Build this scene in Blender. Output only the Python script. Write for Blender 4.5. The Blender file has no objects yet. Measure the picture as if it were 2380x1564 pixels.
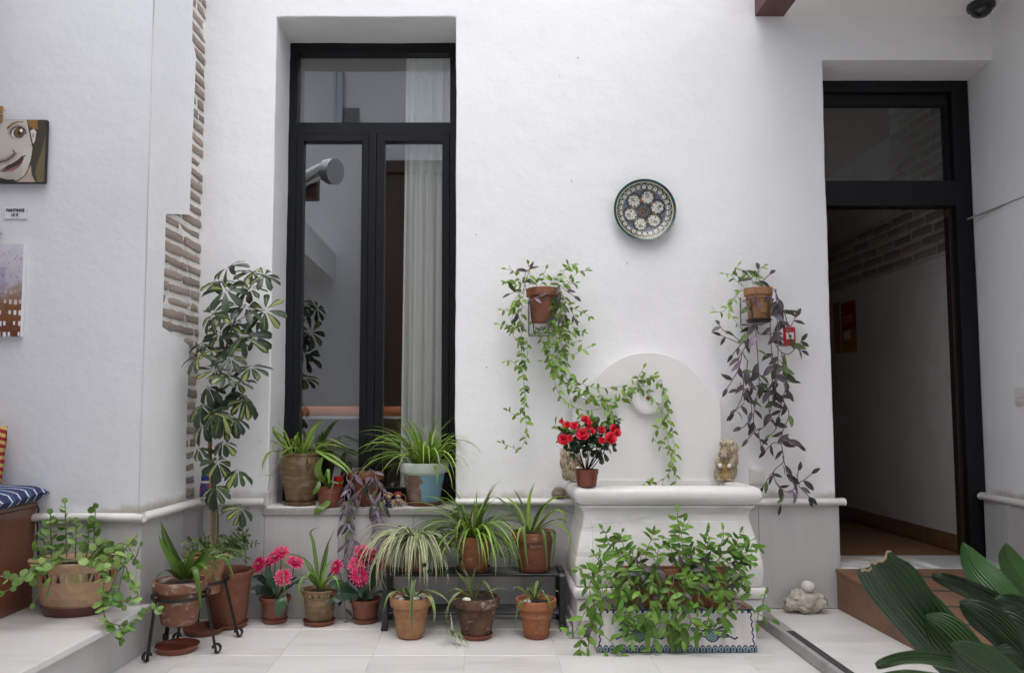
import bpy, math, random
from mathutils import Vector, Matrix, noise
V = Vector
R = math.radians
# ------------------------------------------------------------------ camera, sky, sun, exposure
SC = bpy.context.scene
COL = SC.collection
F, CX, CY = 1785.0, 1115.0, 836.0            # photograph measured at 2380 px wide
PITCH = math.atan(122 / F)
CAM = V((0, -4.0, 1.043))
cd = bpy.data.cameras.new('camera'); cam = bpy.data.objects.new('camera', cd); COL.objects.link(cam)
cam.location = CAM; cam.rotation_euler = (R(90) + PITCH, 0, 0)
cd.sensor_width = 24; cd.lens = F / 2380 * 24
cd.shift_x = (1190 - CX) / 2380; cd.shift_y = (CY - 782) / 2380
cd.clip_start = .05; cd.clip_end = 200
cd.dof.use_dof = True; cd.dof.focus_distance = 3.8; cd.dof.aperture_fstop = 5.0
SC.camera = cam
W = bpy.data.worlds.new('World'); SC.world = W; W.use_nodes = True
nt = W.node_tree; bg = nt.nodes['Background']
sky = nt.nodes.new('ShaderNodeTexSky'); sky.sky_type = 'NISHITA'; sky.sun_disc = False
SUN = V((-.03, -.36, .93)).normalized()
sky.sun_elevation = math.asin(SUN.z); sky.sun_rotation = math.atan2(SUN.x, SUN.y)
sky.air_density = 1.0; sky.dust_density = 3.0
hs = nt.nodes.new('ShaderNodeHueSaturation'); hs.inputs['Saturation'].default_value = .50
nt.links.new(sky.outputs[0], hs.inputs['Color']); nt.links.new(hs.outputs[0], bg.inputs[0])
bg.inputs[1].default_value = .15
sl = bpy.data.lights.new('sun', 'SUN'); so = bpy.data.objects.new('sun', sl); COL.objects.link(so)
sl.energy = 1.5; sl.angle = R(120); sl.color = (1, .98, .95)
so.rotation_euler = (-SUN).to_track_quat('-Z', 'Y').to_euler(); so.location = (0, -3, 8)
SC.view_settings.view_transform = 'Standard'; SC.view_settings.look = 'None'
SC.view_settings.exposure = .80; SC.view_settings.gamma = 1; SC.view_settings.use_curve_mapping = False
SC.cycles.max_bounces = 12; SC.cycles.diffuse_bounces = 9; SC.cycles.glossy_bounces = 3; SC.cycles.transmission_bounces = 3; SC.cycles.transparent_max_bounces = 16
SC.cycles.use_denoising = True
SC.cycles.caustics_reflective = False; SC.cycles.caustics_refractive = False

# ------------------------------------------------------------------ pixels to places
def ray(px, py):
    a = (px - CX) / F; b = -(py - CY) / F; c, s = math.cos(PITCH), math.sin(PITCH)
    return V((a, c - b * s, s + b * c))
def P(px, py, y):
    d = ray(px, py); return CAM + d * ((y - CAM.y) / d.y)
def G(px, py, z=0):
    d = ray(px, py); return CAM + d * ((z - CAM.z) / d.z)
def PX(px, py, x):
    d = ray(px, py); return CAM + d * ((x - CAM.x) / d.x)
def mpp(y): return (y - CAM.y) / F          # metres for one photo pixel at depth y

# ------------------------------------------------------------------ materials
def srgb(r, g, b):
    f = lambda c: (c / 255 / 12.92) if c / 255 <= .04045 else ((c / 255 + .055) / 1.055) ** 2.4
    return (f(r), f(g), f(b), 1)
def newmat(name):
    m = bpy.data.materials.new(name); m.use_nodes = True
    return m, m.node_tree, m.node_tree.nodes['Principled BSDF']
def N(t, kind, **kw):
    n = t.nodes.new('ShaderNode' + kind)
    for k, v in kw.items(): setattr(n, k, v)
    return n
def mixc(t, fac, a, b, blend='MIX'):
    n = N(t, 'Mix', data_type='RGBA', blend_type=blend)
    for i, v in ((0, fac), (6, a), (7, b)):
        if hasattr(v, 'links') or hasattr(v, 'is_linked'): t.links.new(v, n.inputs[i])
        else: n.inputs[i].default_value = v
    return n.outputs[2]
def ramp(t, src, lo, hi):
    n = N(t, 'MapRange', clamp=True); n.interpolation_type = 'SMOOTHSTEP'
    t.links.new(src, n.inputs[0]); n.inputs[1].default_value = lo; n.inputs[2].default_value = hi
    return n.outputs[0]
def noi(t, co, scale, detail=4, rough=.55, dist=0, stretch=None):
    if stretch:
        mp = N(t, 'Mapping'); mp.inputs['Scale'].default_value = stretch; t.links.new(co, mp.inputs[0]); co = mp.outputs[0]
    n = N(t, 'TexNoise'); t.links.new(co, n.inputs[0])
    n.inputs['Scale'].default_value = scale; n.inputs['Detail'].default_value = detail
    n.inputs['Roughness'].default_value = rough; n.inputs['Distortion'].default_value = dist
    return n.outputs[0]
def math_(t, op, a, b=0.0):
    n = N(t, 'Math', operation=op)
    for i, v in ((0, a), (1, b)):
        if hasattr(v, 'is_linked'): t.links.new(v, n.inputs[i])
        else: n.inputs[i].default_value = v
    return n.outputs[0]
def bump(t, bsdf, h, strength, dist=.01):
    n = N(t, 'Bump'); n.inputs['Strength'].default_value = strength; n.inputs['Distance'].default_value = dist
    t.links.new(h, n.inputs['Height'])
    old = bsdf.inputs['Normal'].links
    if old: t.links.new(old[0].from_socket, n.inputs['Normal'])
    t.links.new(n.outputs[0], bsdf.inputs['Normal'])
def coord(t, world=False):
    if world:
        return N(t, 'NewGeometry').outputs['Position']
    return N(t, 'TexCoord').outputs['Object']
def rnd(t): return N(t, 'ObjectInfo').outputs['Random']

def mat(name, col, rough=.6, layers=(), bumps=(), var=0, metal=0, spec=.5, coat=0, world=False, objshift=False):
    """layers: (colour, scale, lo, hi, amount[, stretch]); bumps: (scale, strength, dist[, stretch])"""
    m, t, b = newmat(name); co = coord(t, world)
    if objshift:
        ad = N(t, 'VectorMath', operation='ADD'); t.links.new(co, ad.inputs[0])
        sc_ = N(t, 'VectorMath', operation='SCALE'); sc_.inputs[0].default_value = (7.3, 3.1, 5.7)
        t.links.new(math_(t, 'MULTIPLY', rnd(t), 40.0), sc_.inputs['Scale']); t.links.new(sc_.outputs[0], ad.inputs[1]); co = ad.outputs[0]
    c = None
    rgb = N(t, 'RGB'); rgb.outputs[0].default_value = col; c = rgb.outputs[0]
    for L in layers:
        st = L[5] if len(L) > 5 else None
        f = ramp(t, noi(t, co, L[1], 5, .6, .2, st), L[2], L[3])
        f = math_(t, 'MULTIPLY', f, float(L[4]))
        c = mixc(t, f, c, L[0])
    if var:
        h = N(t, 'HueSaturation'); t.links.new(c, h.inputs['Color'])
        v = N(t, 'MapRange'); t.links.new(rnd(t), v.inputs[0]); v.inputs[3].default_value = 1 - var; v.inputs[4].default_value = 1 + var
        t.links.new(v.outputs[0], h.inputs['Value']); c = h.outputs[0]
    t.links.new(c, b.inputs['Base Color'])
    b.inputs['Roughness'].default_value = rough; b.inputs['Metallic'].default_value = metal
    b.inputs['Specular IOR Level'].default_value = spec; b.inputs['Coat Weight'].default_value = coat
    for B in bumps:
        bump(t, b, noi(t, co, B[0], 4, .6, 0, B[3] if len(B) > 3 else None), B[1], B[2])
    return m

M = {}
WHITE = (.80, .80, .808, 1)
M['plaster'] = mat('plaster', WHITE, .85, [((.70, .70, .71, 1), 1.6, .5, .8, .5), ((.73, .72, .70, 1), 7, .58, .8, .35), ((.5, .49, .47, 1), 26, .735, .78, .35)],
                   [(4, .42, .022), (55, .13, .004)], world=True)
def grime(m, z0):
    t = m.node_tree; b = t.nodes['Principled BSDF']; src = b.inputs['Base Color'].links[0].from_socket
    pos = N(t, 'NewGeometry').outputs['Position']; sp = N(t, 'SeparateXYZ'); t.links.new(pos, sp.inputs[0])
    n = noi(t, pos, 11, 4, .65)
    f = ramp(t, math_(t, 'SUBTRACT', sp.outputs[2], math_(t, 'MULTIPLY', n, .07)), z0 + .012, z0 - .030)
    f = math_(t, 'MULTIPLY', math_(t, 'MULTIPLY', f, ramp(t, noi(t, pos, 3.1, 3), .35, .6)), .75)
    t.links.new(mixc(t, f, src, (.36, .31, .24, 1)), b.inputs['Base Color'])
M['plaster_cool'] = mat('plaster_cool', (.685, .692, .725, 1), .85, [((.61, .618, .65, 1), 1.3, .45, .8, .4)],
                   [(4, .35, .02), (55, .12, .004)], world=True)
M['ceiling'] = mat('ceiling_plaster', (.80, .79, .77, 1), .9, [((.62, .56, .48, 1), 3, .55, .8, .35)], [(40, .2, .004)], world=True)
M['marble'] = mat('grey_marble', (.47, .468, .465, 1), .38, [((.35, .35, .355, 1), 2.2, .45, .75, .55, (3, 3, .35)), ((.55, .54, .53, 1), 5, .5, .8, .5, (2.5, 2.5, .4)), ((.36, .33, .30, 1), 11, .66, .8, .25)],
                  [(60, .05, .002)], var=.05, objshift=True)
M['floor'] = mat('floor_marble', (.67, .665, .65, 1), .30, [((.44, .435, .42, 1), 2.2, .45, .75, .6, (.6, 2.6, 1)), ((.52, .41, .28, 1), 2.6, .56, .78, .6, (.7, 2.4, 1)), ((.40, .39, .38, 1), 4, .6, .85, .25, (.4, 3, 1))],
                 [(30, .04, .002)], var=.05, objshift=True)
M['whitemarble'] = mat('white_marble', (.71, .705, .685, 1), .36, [((.50, .50, .48, 1), 3.0, .46, .72, .7, (.5, .5, 3)), ((.38, .38, .37, 1), 5, .57, .66, .45, (.35, .35, 3)), ((.45, .41, .34, 1), 9, .62, .80, .4), ((.80, .795, .78, 1), 14, .5, .7, .4)], [(50, .05, .002)])
M['cleanmarble'] = mat('clean_white_marble', (.76, .755, .74, 1), .36, [((.68, .675, .66, 1), 2.0, .48, .75, .5, (.6, .6, 2)), ((.62, .60, .56, 1), 12, .66, .8, .3)], [(50, .05, .002)])
M['sillstone'] = mat('sill_stone', (.29, .28, .27, 1), .5, [((.27, .26, .25, 1), 9, .45, .7, .7), ((.36, .35, .33, 1), 20, .5, .7, .5)], [(60, .1, .002)])
M['grout'] = mat('grout', (.52, .50, .47, 1), .9, [], [(80, .3, .003)])
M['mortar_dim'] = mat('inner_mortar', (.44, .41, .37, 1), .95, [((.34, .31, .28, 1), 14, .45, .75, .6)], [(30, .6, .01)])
M['mortar'] = mat('mortar', (.78, .765, .73, 1), .95, [((.46, .41, .34, 1), 14, .45, .75, .6), ((.76, .74, .70, 1), 6, .5, .75, .6)], [(30, .7, .012), (120, .5, .004)], world=True)
M['brick'] = mat('brick', (.45, .33, .26, 1), .92, [((.62, .57, .50, 1), 24, .42, .62, .9), ((.48, .20, .11, 1), 3.2, .58, .72, .85), ((.24, .18, .145, 1), 16, .58, .74, .6)],
                 [(28, .8, .012), (110, .6, .005)], var=.18, objshift=True)
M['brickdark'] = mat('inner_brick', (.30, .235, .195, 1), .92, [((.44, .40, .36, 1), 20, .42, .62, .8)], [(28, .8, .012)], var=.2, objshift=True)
M['frame'] = mat('black_painted_wood', (.005, .0055, .007, 1), .38, [((.009, .010, .013, 1), 6, .4, .7, 1, (1, 1, .1))], [(90, .12, .002, (1, 1, .05))], spec=.28)
M['blacksteel'] = mat('black_steel', (.012, .0125, .014, 1), .3, [], [(150, .05, .001)], spec=.6)
M['iron'] = mat('wrought_iron', (.016, .015, .015, 1), .45, [((.10, .055, .03, 1), 30, .66, .78, .6)], [(70, .25, .002)])
M['wood'] = mat('reddish_wood', (.19, .072, .040, 1), .35, [((.11, .040, .023, 1), 7, .4, .7, .8, (1, 1, .15)), ((.25, .11, .062, 1), 18, .5, .75, .5, (1, 1, .12))], [(60, .08, .002)], coat=.2)
M['ramp'] = mat('ramp_board', (.20, .105, .060, 1), .6, [((.135, .07, .042, 1), 5, .4, .75, .8), ((.27, .17, .11, 1), 28, .6, .75, .3)], [(60, .15, .002)])
M['beam'] = mat('brown_beam', (.115, .052, .043, 1), .6, [((.075, .033, .028, 1), 6, .4, .7, .7, (3, .3, 3))], [(40, .2, .003)])
M['woodfloor'] = mat('wood_floor', (.20, .105, .045, 1), .4, [((.12, .06, .026, 1), 9, .4, .7, .7, (.2, 3, 1))], [], var=.2, objshift=True)
M['ochre'] = mat('ochre_plaster', (.33, .24, .15, 1), .9, [((.26, .19, .12, 1), 2, .4, .7, .6)], [(30, .2, .004)], world=True)  # warm lamplight put into the upper wall colour as ochre
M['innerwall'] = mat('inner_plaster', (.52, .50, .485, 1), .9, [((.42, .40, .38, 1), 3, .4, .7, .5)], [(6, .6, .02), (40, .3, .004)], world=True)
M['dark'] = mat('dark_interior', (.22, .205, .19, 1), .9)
M['armoire'] = mat('armoire_wood', (.075, .036, .02, 1), .4, [((.045, .02, .011, 1), 7, .4, .7, .8, (1, 1, .15))])
M['darkwood'] = mat('dark_wood', (.022, .013, .009, 1), .4)
M['chrome'] = mat('brushed_metal', (.55, .56, .58, 1), .28, metal=1)
M['brass'] = mat('brass', (.35, .22, .07, 1), .4, metal=.9)
M['plastic'] = mat('white_plastic', (.66, .65, .60, 1), .3)
M['blackplastic'] = mat('black_plastic', (.015, .015, .017, 1), .3)
M['grey'] = mat('grey_metal', (.22, .22, .22, 1), .5, metal=.3)
M['grip'] = mat('grip_strip', (.05, .05, .052, 1), .95, [], [(300, .8, .004)])
M['nosing'] = mat('step_nosing', (.33, .32, .31, 1), .45, [((.22, .21, .2, 1), 9, .5, .7, .6)])
M['soil'] = mat('soil', (.030, .021, .015, 1), .95, [((.08, .055, .038, 1), 60, .55, .7, .8)], [(50, 1, .02)])
M['pebble'] = mat('pebble', (.42, .38, .34, 1), .6, [((.60, .57, .53, 1), 20, .5, .7, .6)], [(40, .2, .004)], var=.35, objshift=True)
M['rock'] = mat('rock', (.50, .45, .39, 1), .95, [((.36, .31, .26, 1), 20, .5, .72, .7), ((.66, .62, .56, 1), 9, .5, .75, .6)], [(40, .9, .015)])
M['brownrock'] = mat('brown_rock', (.25, .20, .155, 1), .9, [((.15, .12, .09, 1), 18, .45, .7, .8), ((.42, .37, .31, 1), 26, .55, .75, .7)], [(35, .8, .015)])
M['pebblewhite'] = mat('white_pebble', (.66, .63, .59, 1), .6, [((.55, .50, .46, 1), 30, .5, .7, .5)], [(90, .2, .002)])
M['red'] = mat('red_plastic', (.48, .012, .014, 1), .3)
M['white'] = mat('white_print', (.78, .78, .77, 1), .6)
M['paper'] = mat('paper', (.72, .72, .76, 1), .7)
M['ink'] = mat('ink', (.012, .012, .016, 1), .6)
M['stem'] = mat('green_stem', (.13, .15, .05, 1), .55, [((.16, .09, .05, 1), 20, .45, .7, .7)])
M['stem_light'] = mat('pale_stem', (.24, .27, .10, 1), .5)
M['stem_purple'] = mat('purple_stem', (.20, .12, .13, 1), .5, [((.34, .28, .24, 1), 30, .5, .7, .7)])
M['bark'] = mat('bark', (.12, .095, .06, 1), .8, [((.07, .055, .035, 1), 30, .4, .7, .8)], [(50, .5, .005)])
M['cane'] = mat('bamboo_cane', (.34, .21, .08, 1), .5, [((.25, .14, .05, 1), 12, .4, .7, .7)])
M['darktwig'] = mat('dark_twig', (.022, .018, .015, 1), .6)

def terracotta(name, col, lime=.3, moss=0.0, rough=.8, dark=.3):
    lay = [(tuple(c * .50 for c in col[:3]) + (1,), 16, .44, .70, dark + .2, (1, 1, 1.8)), (tuple(min(1, c * 1.3) for c in col[:3]) + (1,), 26, .5, .72, .5)]
    if moss: lay.append(((.022, .016, .011, 1), 13, .60 - moss * .30, .68, .9, (1, 1, .55)))
    if lime: lay.append(((.55, .49, .43, 1), 15, .64 - lime * .14, .76 - lime * .06, min(1, lime * 1.2), (1, 1, 2.2)))
    lay.append((tuple(c * .35 for c in col[:3]) + (1,), 70, .66, .72, .6))
    return mat(name, col, rough, lay, [(80, .35, .004), (16, .35, .010)], objshift=True)
M['terra'] = terracotta('terracotta', (.215, .080, .042, 1), .30)
M['terra_deep'] = terracotta('deep_terracotta', (.20, .075, .042, 1), .15)
M['terra_orange'] = terracotta('orange_terracotta', (.31, .118, .050, 1), .45)
M['terra_amber'] = terracotta('amber_terracotta', (.33, .165, .078, 1), .18)
M['terra_dark'] = terracotta('mossy_terracotta', (.13, .062, .036, 1), .5, .8)
M['terra_lime'] = terracotta('limey_terracotta', (.20, .088, .052, 1), .8)
M['terra_sand'] = terracotta('sand_terracotta', (.46, .30, .185, 1), .25, 0, .75, .2)
M['terra_brown'] = mat('brown_glaze', (.17, .105, .05, 1), .5, [((.30, .22, .13, 1), 9, .45, .7, .8, (1, 1, 5)), ((.075, .040, .018, 1), 8, .52, .68, .9, (1, 1, .5)), ((.06, .04, .02, 1), 60, .62, .7, .6)], [(12, .5, .01, (.3, .3, 9)), (80, .3, .004)])
M['terra_saucer'] = terracotta('saucer_clay', (.22, .072, .042, 1), .12)
M['saucer_gloss'] = mat('glazed_saucer', (.20, .048, .022, 1), .25)
M['plastic_terra'] = mat('terracotta_plastic', (.19, .06, .034, 1), .38, [((.19, .058, .032, 1), 8, .4, .7, .5)])
M['plastic_brown'] = mat('brown_plastic', (.17, .045, .026, 1), .3)

def leafmat(name, c1, c2, stripe=None, sc=None, rough=.42, trans=.22, var=.22, hue=.01, rib=.08):
    m, t, b = newmat(name)
    co = coord(t); r = math_(t, 'FRACT', math_(t, 'ADD', rnd(t), N(t, 'NewGeometry').outputs['Random Per Island']))
    nz = noi(t, co, 18, 3)
    c = mixc(t, ramp(t, math_(t, 'ADD', math_(t, 'MULTIPLY', r, .7), math_(t, 'MULTIPLY', nz, .5)), .2, 1.0), c1 + (1,), c2 + (1,))
    uv = N(t, 'UVMap'); sep = N(t, 'SeparateXYZ'); t.links.new(uv.outputs[0], sep.inputs[0])
    d = math_(t, 'ABSOLUTE', math_(t, 'SUBTRACT', sep.outputs[0], .5))          # 0 midrib .. .5 margin
    if stripe == 'multi':
        f = ramp(t, d, .27, .33); c = mixc(t, f, c, sc + (1,))
        f = ramp(t, d, .075, .04); c = mixc(t, math_(t, 'MULTIPLY', f, .8), c, sc + (1,))
    elif stripe == 'center':
        f = ramp(t, d, .14, .07); c = mixc(t, math_(t, 'MULTIPLY', f, .55), c, sc + (1,))
    elif stripe == 'edge':
        f = ramp(t, d, .36, .42); c = mixc(t, f, c, sc + (1,))
    elif stripe == 'patch':
        nn = noi(t, uv.outputs[0], 5, 3, .6, .4, (1.6, 1.0, 1))
        rr = math_(t, 'MULTIPLY', math_(t, 'SUBTRACT', math_(t, 'FRACT', math_(t, 'MULTIPLY', r, 7.31)), .27), .62)
        s = math_(t, 'ADD', math_(t, 'ADD', d, math_(t, 'MULTIPLY', math_(t, 'SUBTRACT', nn, .5), .42)), rr)
        f = ramp(t, s, .16, .13); c = mixc(t, math_(t, 'MULTIPLY', f, .95), c, sc + (1,))
    # fine parallel veins
    wv = math_(t, 'SINE', math_(t, 'MULTIPLY', sep.outputs[0], 70.0))
    mid = ramp(t, d, .035, .0); c = mixc(t, math_(t, 'MULTIPLY', mid, .35), c, (min(1, c2[0] * 1.8), min(1, c2[1] * 1.6), c2[2] * 1.6, 1))
    h = N(t, 'HueSaturation'); t.links.new(c, h.inputs['Color'])
    v = N(t, 'MapRange'); t.links.new(r, v.inputs[0]); v.inputs[3].default_value = 1 - var; v.inputs[4].default_value = 1 + var
    t.links.new(v.outputs[0], h.inputs['Value'])
    hv = N(t, 'MapRange'); t.links.new(math_(t, 'FRACT', math_(t, 'MULTIPLY', r, 13.7)), hv.inputs[0]); hv.inputs[3].default_value = .5 - hue; hv.inputs[4].default_value = .5 + hue
    t.links.new(hv.outputs[0], h.inputs['Hue'])
    t.links.new(h.outputs[0], b.inputs['Base Color']); b.inputs['Roughness'].default_value = rough
    b.inputs['Specular IOR Level'].default_value = .45
    bump(t, b, wv, rib, .001)
    tr = N(t, 'BsdfTranslucent'); g = N(t, 'HueSaturation'); g.inputs['Value'].default_value = 1.25; g.inputs['Saturation'].default_value = 1.1
    t.links.new(h.outputs[0], g.inputs['Color']); t.links.new(g.outputs[0], tr.inputs[0])
    mx = N(t, 'MixShader'); mx.inputs[0].default_value = trans
    t.links.new(b.outputs[0], mx.inputs[1]); t.links.new(tr.outputs[0], mx.inputs[2])
    t.links.new(mx.outputs[0], t.nodes['Material Output'].inputs[0])
    return m
M['l_spider'] = leafmat('spider_leaf', (.12, .225, .022), (.23, .38, .05), 'center', (.42, .52, .17))
M['l_spider_d'] = leafmat('deep_spider_leaf', (.055, .115, .022), (.115, .20, .045), 'center', (.22, .30, .11))
M['l_varieg'] = leafmat('variegated_leaf', (.045, .085, .03), (.09, .14, .05), 'multi', (.66, .66, .44), rough=.5)
M['l_spider_e'] = leafmat('edged_spider_leaf', (.075, .14, .03), (.14, .22, .055), 'edge', (.36, .42, .20))
M['l_schef'] = leafmat('schefflera_leaflet', (.018, .037, .019), (.042, .072, .036), 'patch', (.30, .33, .085), rough=.32, trans=.14, var=.3)
M['l_vine'] = leafmat('vine_leaf', (.105, .20, .024), (.24, .38, .07), None, None, .45, .3, .25, .015)
M['l_trad'] = leafmat('wandering_leaf', (.085, .185, .026), (.165, .31, .05), None, None, .38, .28, .25, .012)
M['l_purple'] = leafmat('purple_heart_leaf', (.030, .042, .022), (.070, .050, .062), None, None, .45, .12, .35, .03)
M['l_lilac'] = leafmat('lilac_leaf', (.085, .060, .085), (.22, .17, .23), None, None, .5, .12, .3, .02)
M['l_round'] = leafmat('round_leaf', (.13, .24, .06), (.25, .39, .12), None, None, .5, .28, .25, .015)
M['l_mint'] = leafmat('small_leaf', (.05, .09, .03), (.11, .165, .055), None, None, .5, .2, .3)
M['l_dark'] = leafmat('dark_glossy_leaf', (.012, .032, .014), (.028, .065, .022), None, None, .28, .12, .3)
M['l_gerb'] = leafmat('gerbera_leaf', (.018, .045, .026), (.04, .085, .048), None, None, .35, .12, .25)
M['l_pothos'] = leafmat('pothos_leaf', (.075, .155, .022), (.13, .235, .035), None, None, .3, .25, .15)
M['l_aspid'] = leafmat('aspidistra_leaf', (.013, .038, .010), (.028, .068, .017), None, None, .24, .22, .35, .01, .6)
M['l_dry'] = mat('dry_leaf_tip', (.42, .31, .20, 1), .8)
M['pink'] = leafmat('gerbera_petal', (.60, .008, .115), (.78, .05, .24), None, None, .5, .2, .12)
M['pinkc'] = mat('gerbera_centre', (.34, .10, .10, 1), .8, [((.5, .45, .2, 1), 120, .5, .7, .7)], [(200, .6, .004)])
M['redpetal'] = leafmat('azalea_petal', (.52, .003, .018), (.72, .025, .05), None, None, .45, .2, .15)

def glass(name, ior=.1, tint=(.93, .95, .95, 1)):
    m, t, b = newmat(name); t.nodes.remove(b)
    tr = N(t, 'BsdfTransparent'); tr.inputs[0].default_value = tint
    gl = N(t, 'BsdfGlossy'); gl.inputs['Roughness'].default_value = .004
    lw = N(t, 'LayerWeight'); lw.inputs[0].default_value = .5
    f = math_(t, 'ADD', math_(t, 'MULTIPLY', math_(t, 'POWER', lw.outputs['Facing'], 5.0), .6), ior)
    mx = N(t, 'MixShader'); f2 = N(t, 'Clamp'); t.links.new(f, f2.inputs[0])
    t.links.new(f2.outputs[0], mx.inputs[0]); t.links.new(tr.outputs[0], mx.inputs[1]); t.links.new(gl.outputs[0], mx.inputs[2])
    t.links.new(mx.outputs[0], t.nodes['Material Output'].inputs[0]); return m
M['glass'] = glass('window_glass', .21, (.98, .99, .99, 1))
M['glass_soft'] = glass('transom_glass', .07, (.90, .91, .89, 1))
def curtain_mat():
    m, t, b = newmat('sheer_curtain'); b.inputs['Base Color'].default_value = (.93, .95, .92, 1); b.inputs['Roughness'].default_value = .9
    uv = N(t, 'UVMap'); sep = N(t, 'SeparateXYZ'); t.links.new(uv.outputs[0], sep.inputs[0])
    fx = math_(t, 'ABSOLUTE', math_(t, 'SUBTRACT', math_(t, 'FRACT', math_(t, 'MULTIPLY', sep.outputs[0], 16.0)), .5))
    fy = math_(t, 'ABSOLUTE', math_(t, 'SUBTRACT', math_(t, 'FRACT', math_(t, 'MULTIPLY', sep.outputs[1], 46.0)), .5))
    line = math_(t, 'MULTIPLY', ramp(t, fx, .10, .05), ramp(t, fy, .38, .30))
    tl = N(t, 'BsdfTranslucent'); tl.inputs[0].default_value = (.78, .80, .77, 1)
    tp = N(t, 'BsdfTransparent')
    m1 = N(t, 'MixShader'); m1.inputs[0].default_value = .05; t.links.new(b.outputs[0], m1.inputs[1]); t.links.new(tl.outputs[0], m1.inputs[2])
    m2 = N(t, 'MixShader'); t.links.new(math_(t, 'SUBTRACT', .06, math_(t, 'MULTIPLY', line, .06)), m2.inputs[0]); t.links.new(m1.outputs[0], m2.inputs[1]); t.links.new(tp.outputs[0], m2.inputs[2])
    t.links.new(m2.outputs[0], t.nodes['Material Output'].inputs[0]); return m
M['curtain'] = curtain_mat()
def paint_mat(name, rough=.55, coat=0):
    m, t, b = newmat(name); a = N(t, 'VertexColor', layer_name='paint'); t.links.new(a.outputs[0], b.inputs['Base Color'])
    b.inputs['Roughness'].default_value = rough; b.inputs['Coat Weight'].default_value = coat; return m
M['paint'] = paint_mat('painted_canvas', .7)
M['ceramic'] = paint_mat('painted_ceramic', .25, .3)
M['fur'] = paint_mat('straw_fur', .95)

# ------------------------------------------------------------------ mesh helpers
def root_off(o):
    p = V((0, 0, 0))
    while o is not None:
        p += o.location; o = o.parent
    return p
def tag(o, label=None, cat=None, group=None, kind=None):
    if label: o['label'] = label
    if cat: o['category'] = cat
    if group: o['group'] = group
    if kind: o['kind'] = kind
    return o
def thing(name, label, cat, loc=(0, 0, 0), group=None):
    o = bpy.data.objects.new(name, None); COL.objects.link(o); o.location = loc; o.empty_display_size = .05
    return tag(o, label, cat, group)
def mk(name, verts, faces, m, parent=None, smooth=True, uv=None, sharp=None, col=None, bevel=0, loc=None):
    off = root_off(parent)
    if parent is None:
        xs = [v[0] for v in verts]; ys = [v[1] for v in verts]; zs = [v[2] for v in verts]
        loc = V(loc) if loc else V(((min(xs) + max(xs)) / 2, (min(ys) + max(ys)) / 2, min(zs)))
        off = loc
    me = bpy.data.meshes.new(name)
    me.from_pydata([(v[0] - off.x, v[1] - off.y, v[2] - off.z) for v in verts], [], faces)
    if uv:
        l = me.uv_layers.new(name='UVMap')
        for lp in me.loops: l.data[lp.index].uv = uv[lp.vertex_index]
    if col:
        a = me.color_attributes.new('paint', 'FLOAT_COLOR', 'POINT')
        for i, c in enumerate(col): a.data[i].color = c
    if m: me.materials.append(M[m] if isinstance(m, str) else m)
    if smooth:
        me.shade_smooth()
        if sharp: me.set_sharp_from_angle(angle=R(sharp))
    else: me.shade_flat()
    o = bpy.data.objects.new(name, me); COL.objects.link(o)
    if parent: o.parent = parent
    else: o.location = off
    if bevel:
        b = o.modifiers.new('bevel', 'BEVEL'); b.width = bevel; b.segments = 2; b.limit_method = 'ANGLE'; b.angle_limit = R(40)
    return o
def inst(name, me, Mx, parent):
    o = bpy.data.objects.new(name, me); COL.objects.link(o); o.parent = parent
    o.matrix_basis = Matrix.Translation(-root_off(parent)) @ Mx
    return o
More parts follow.
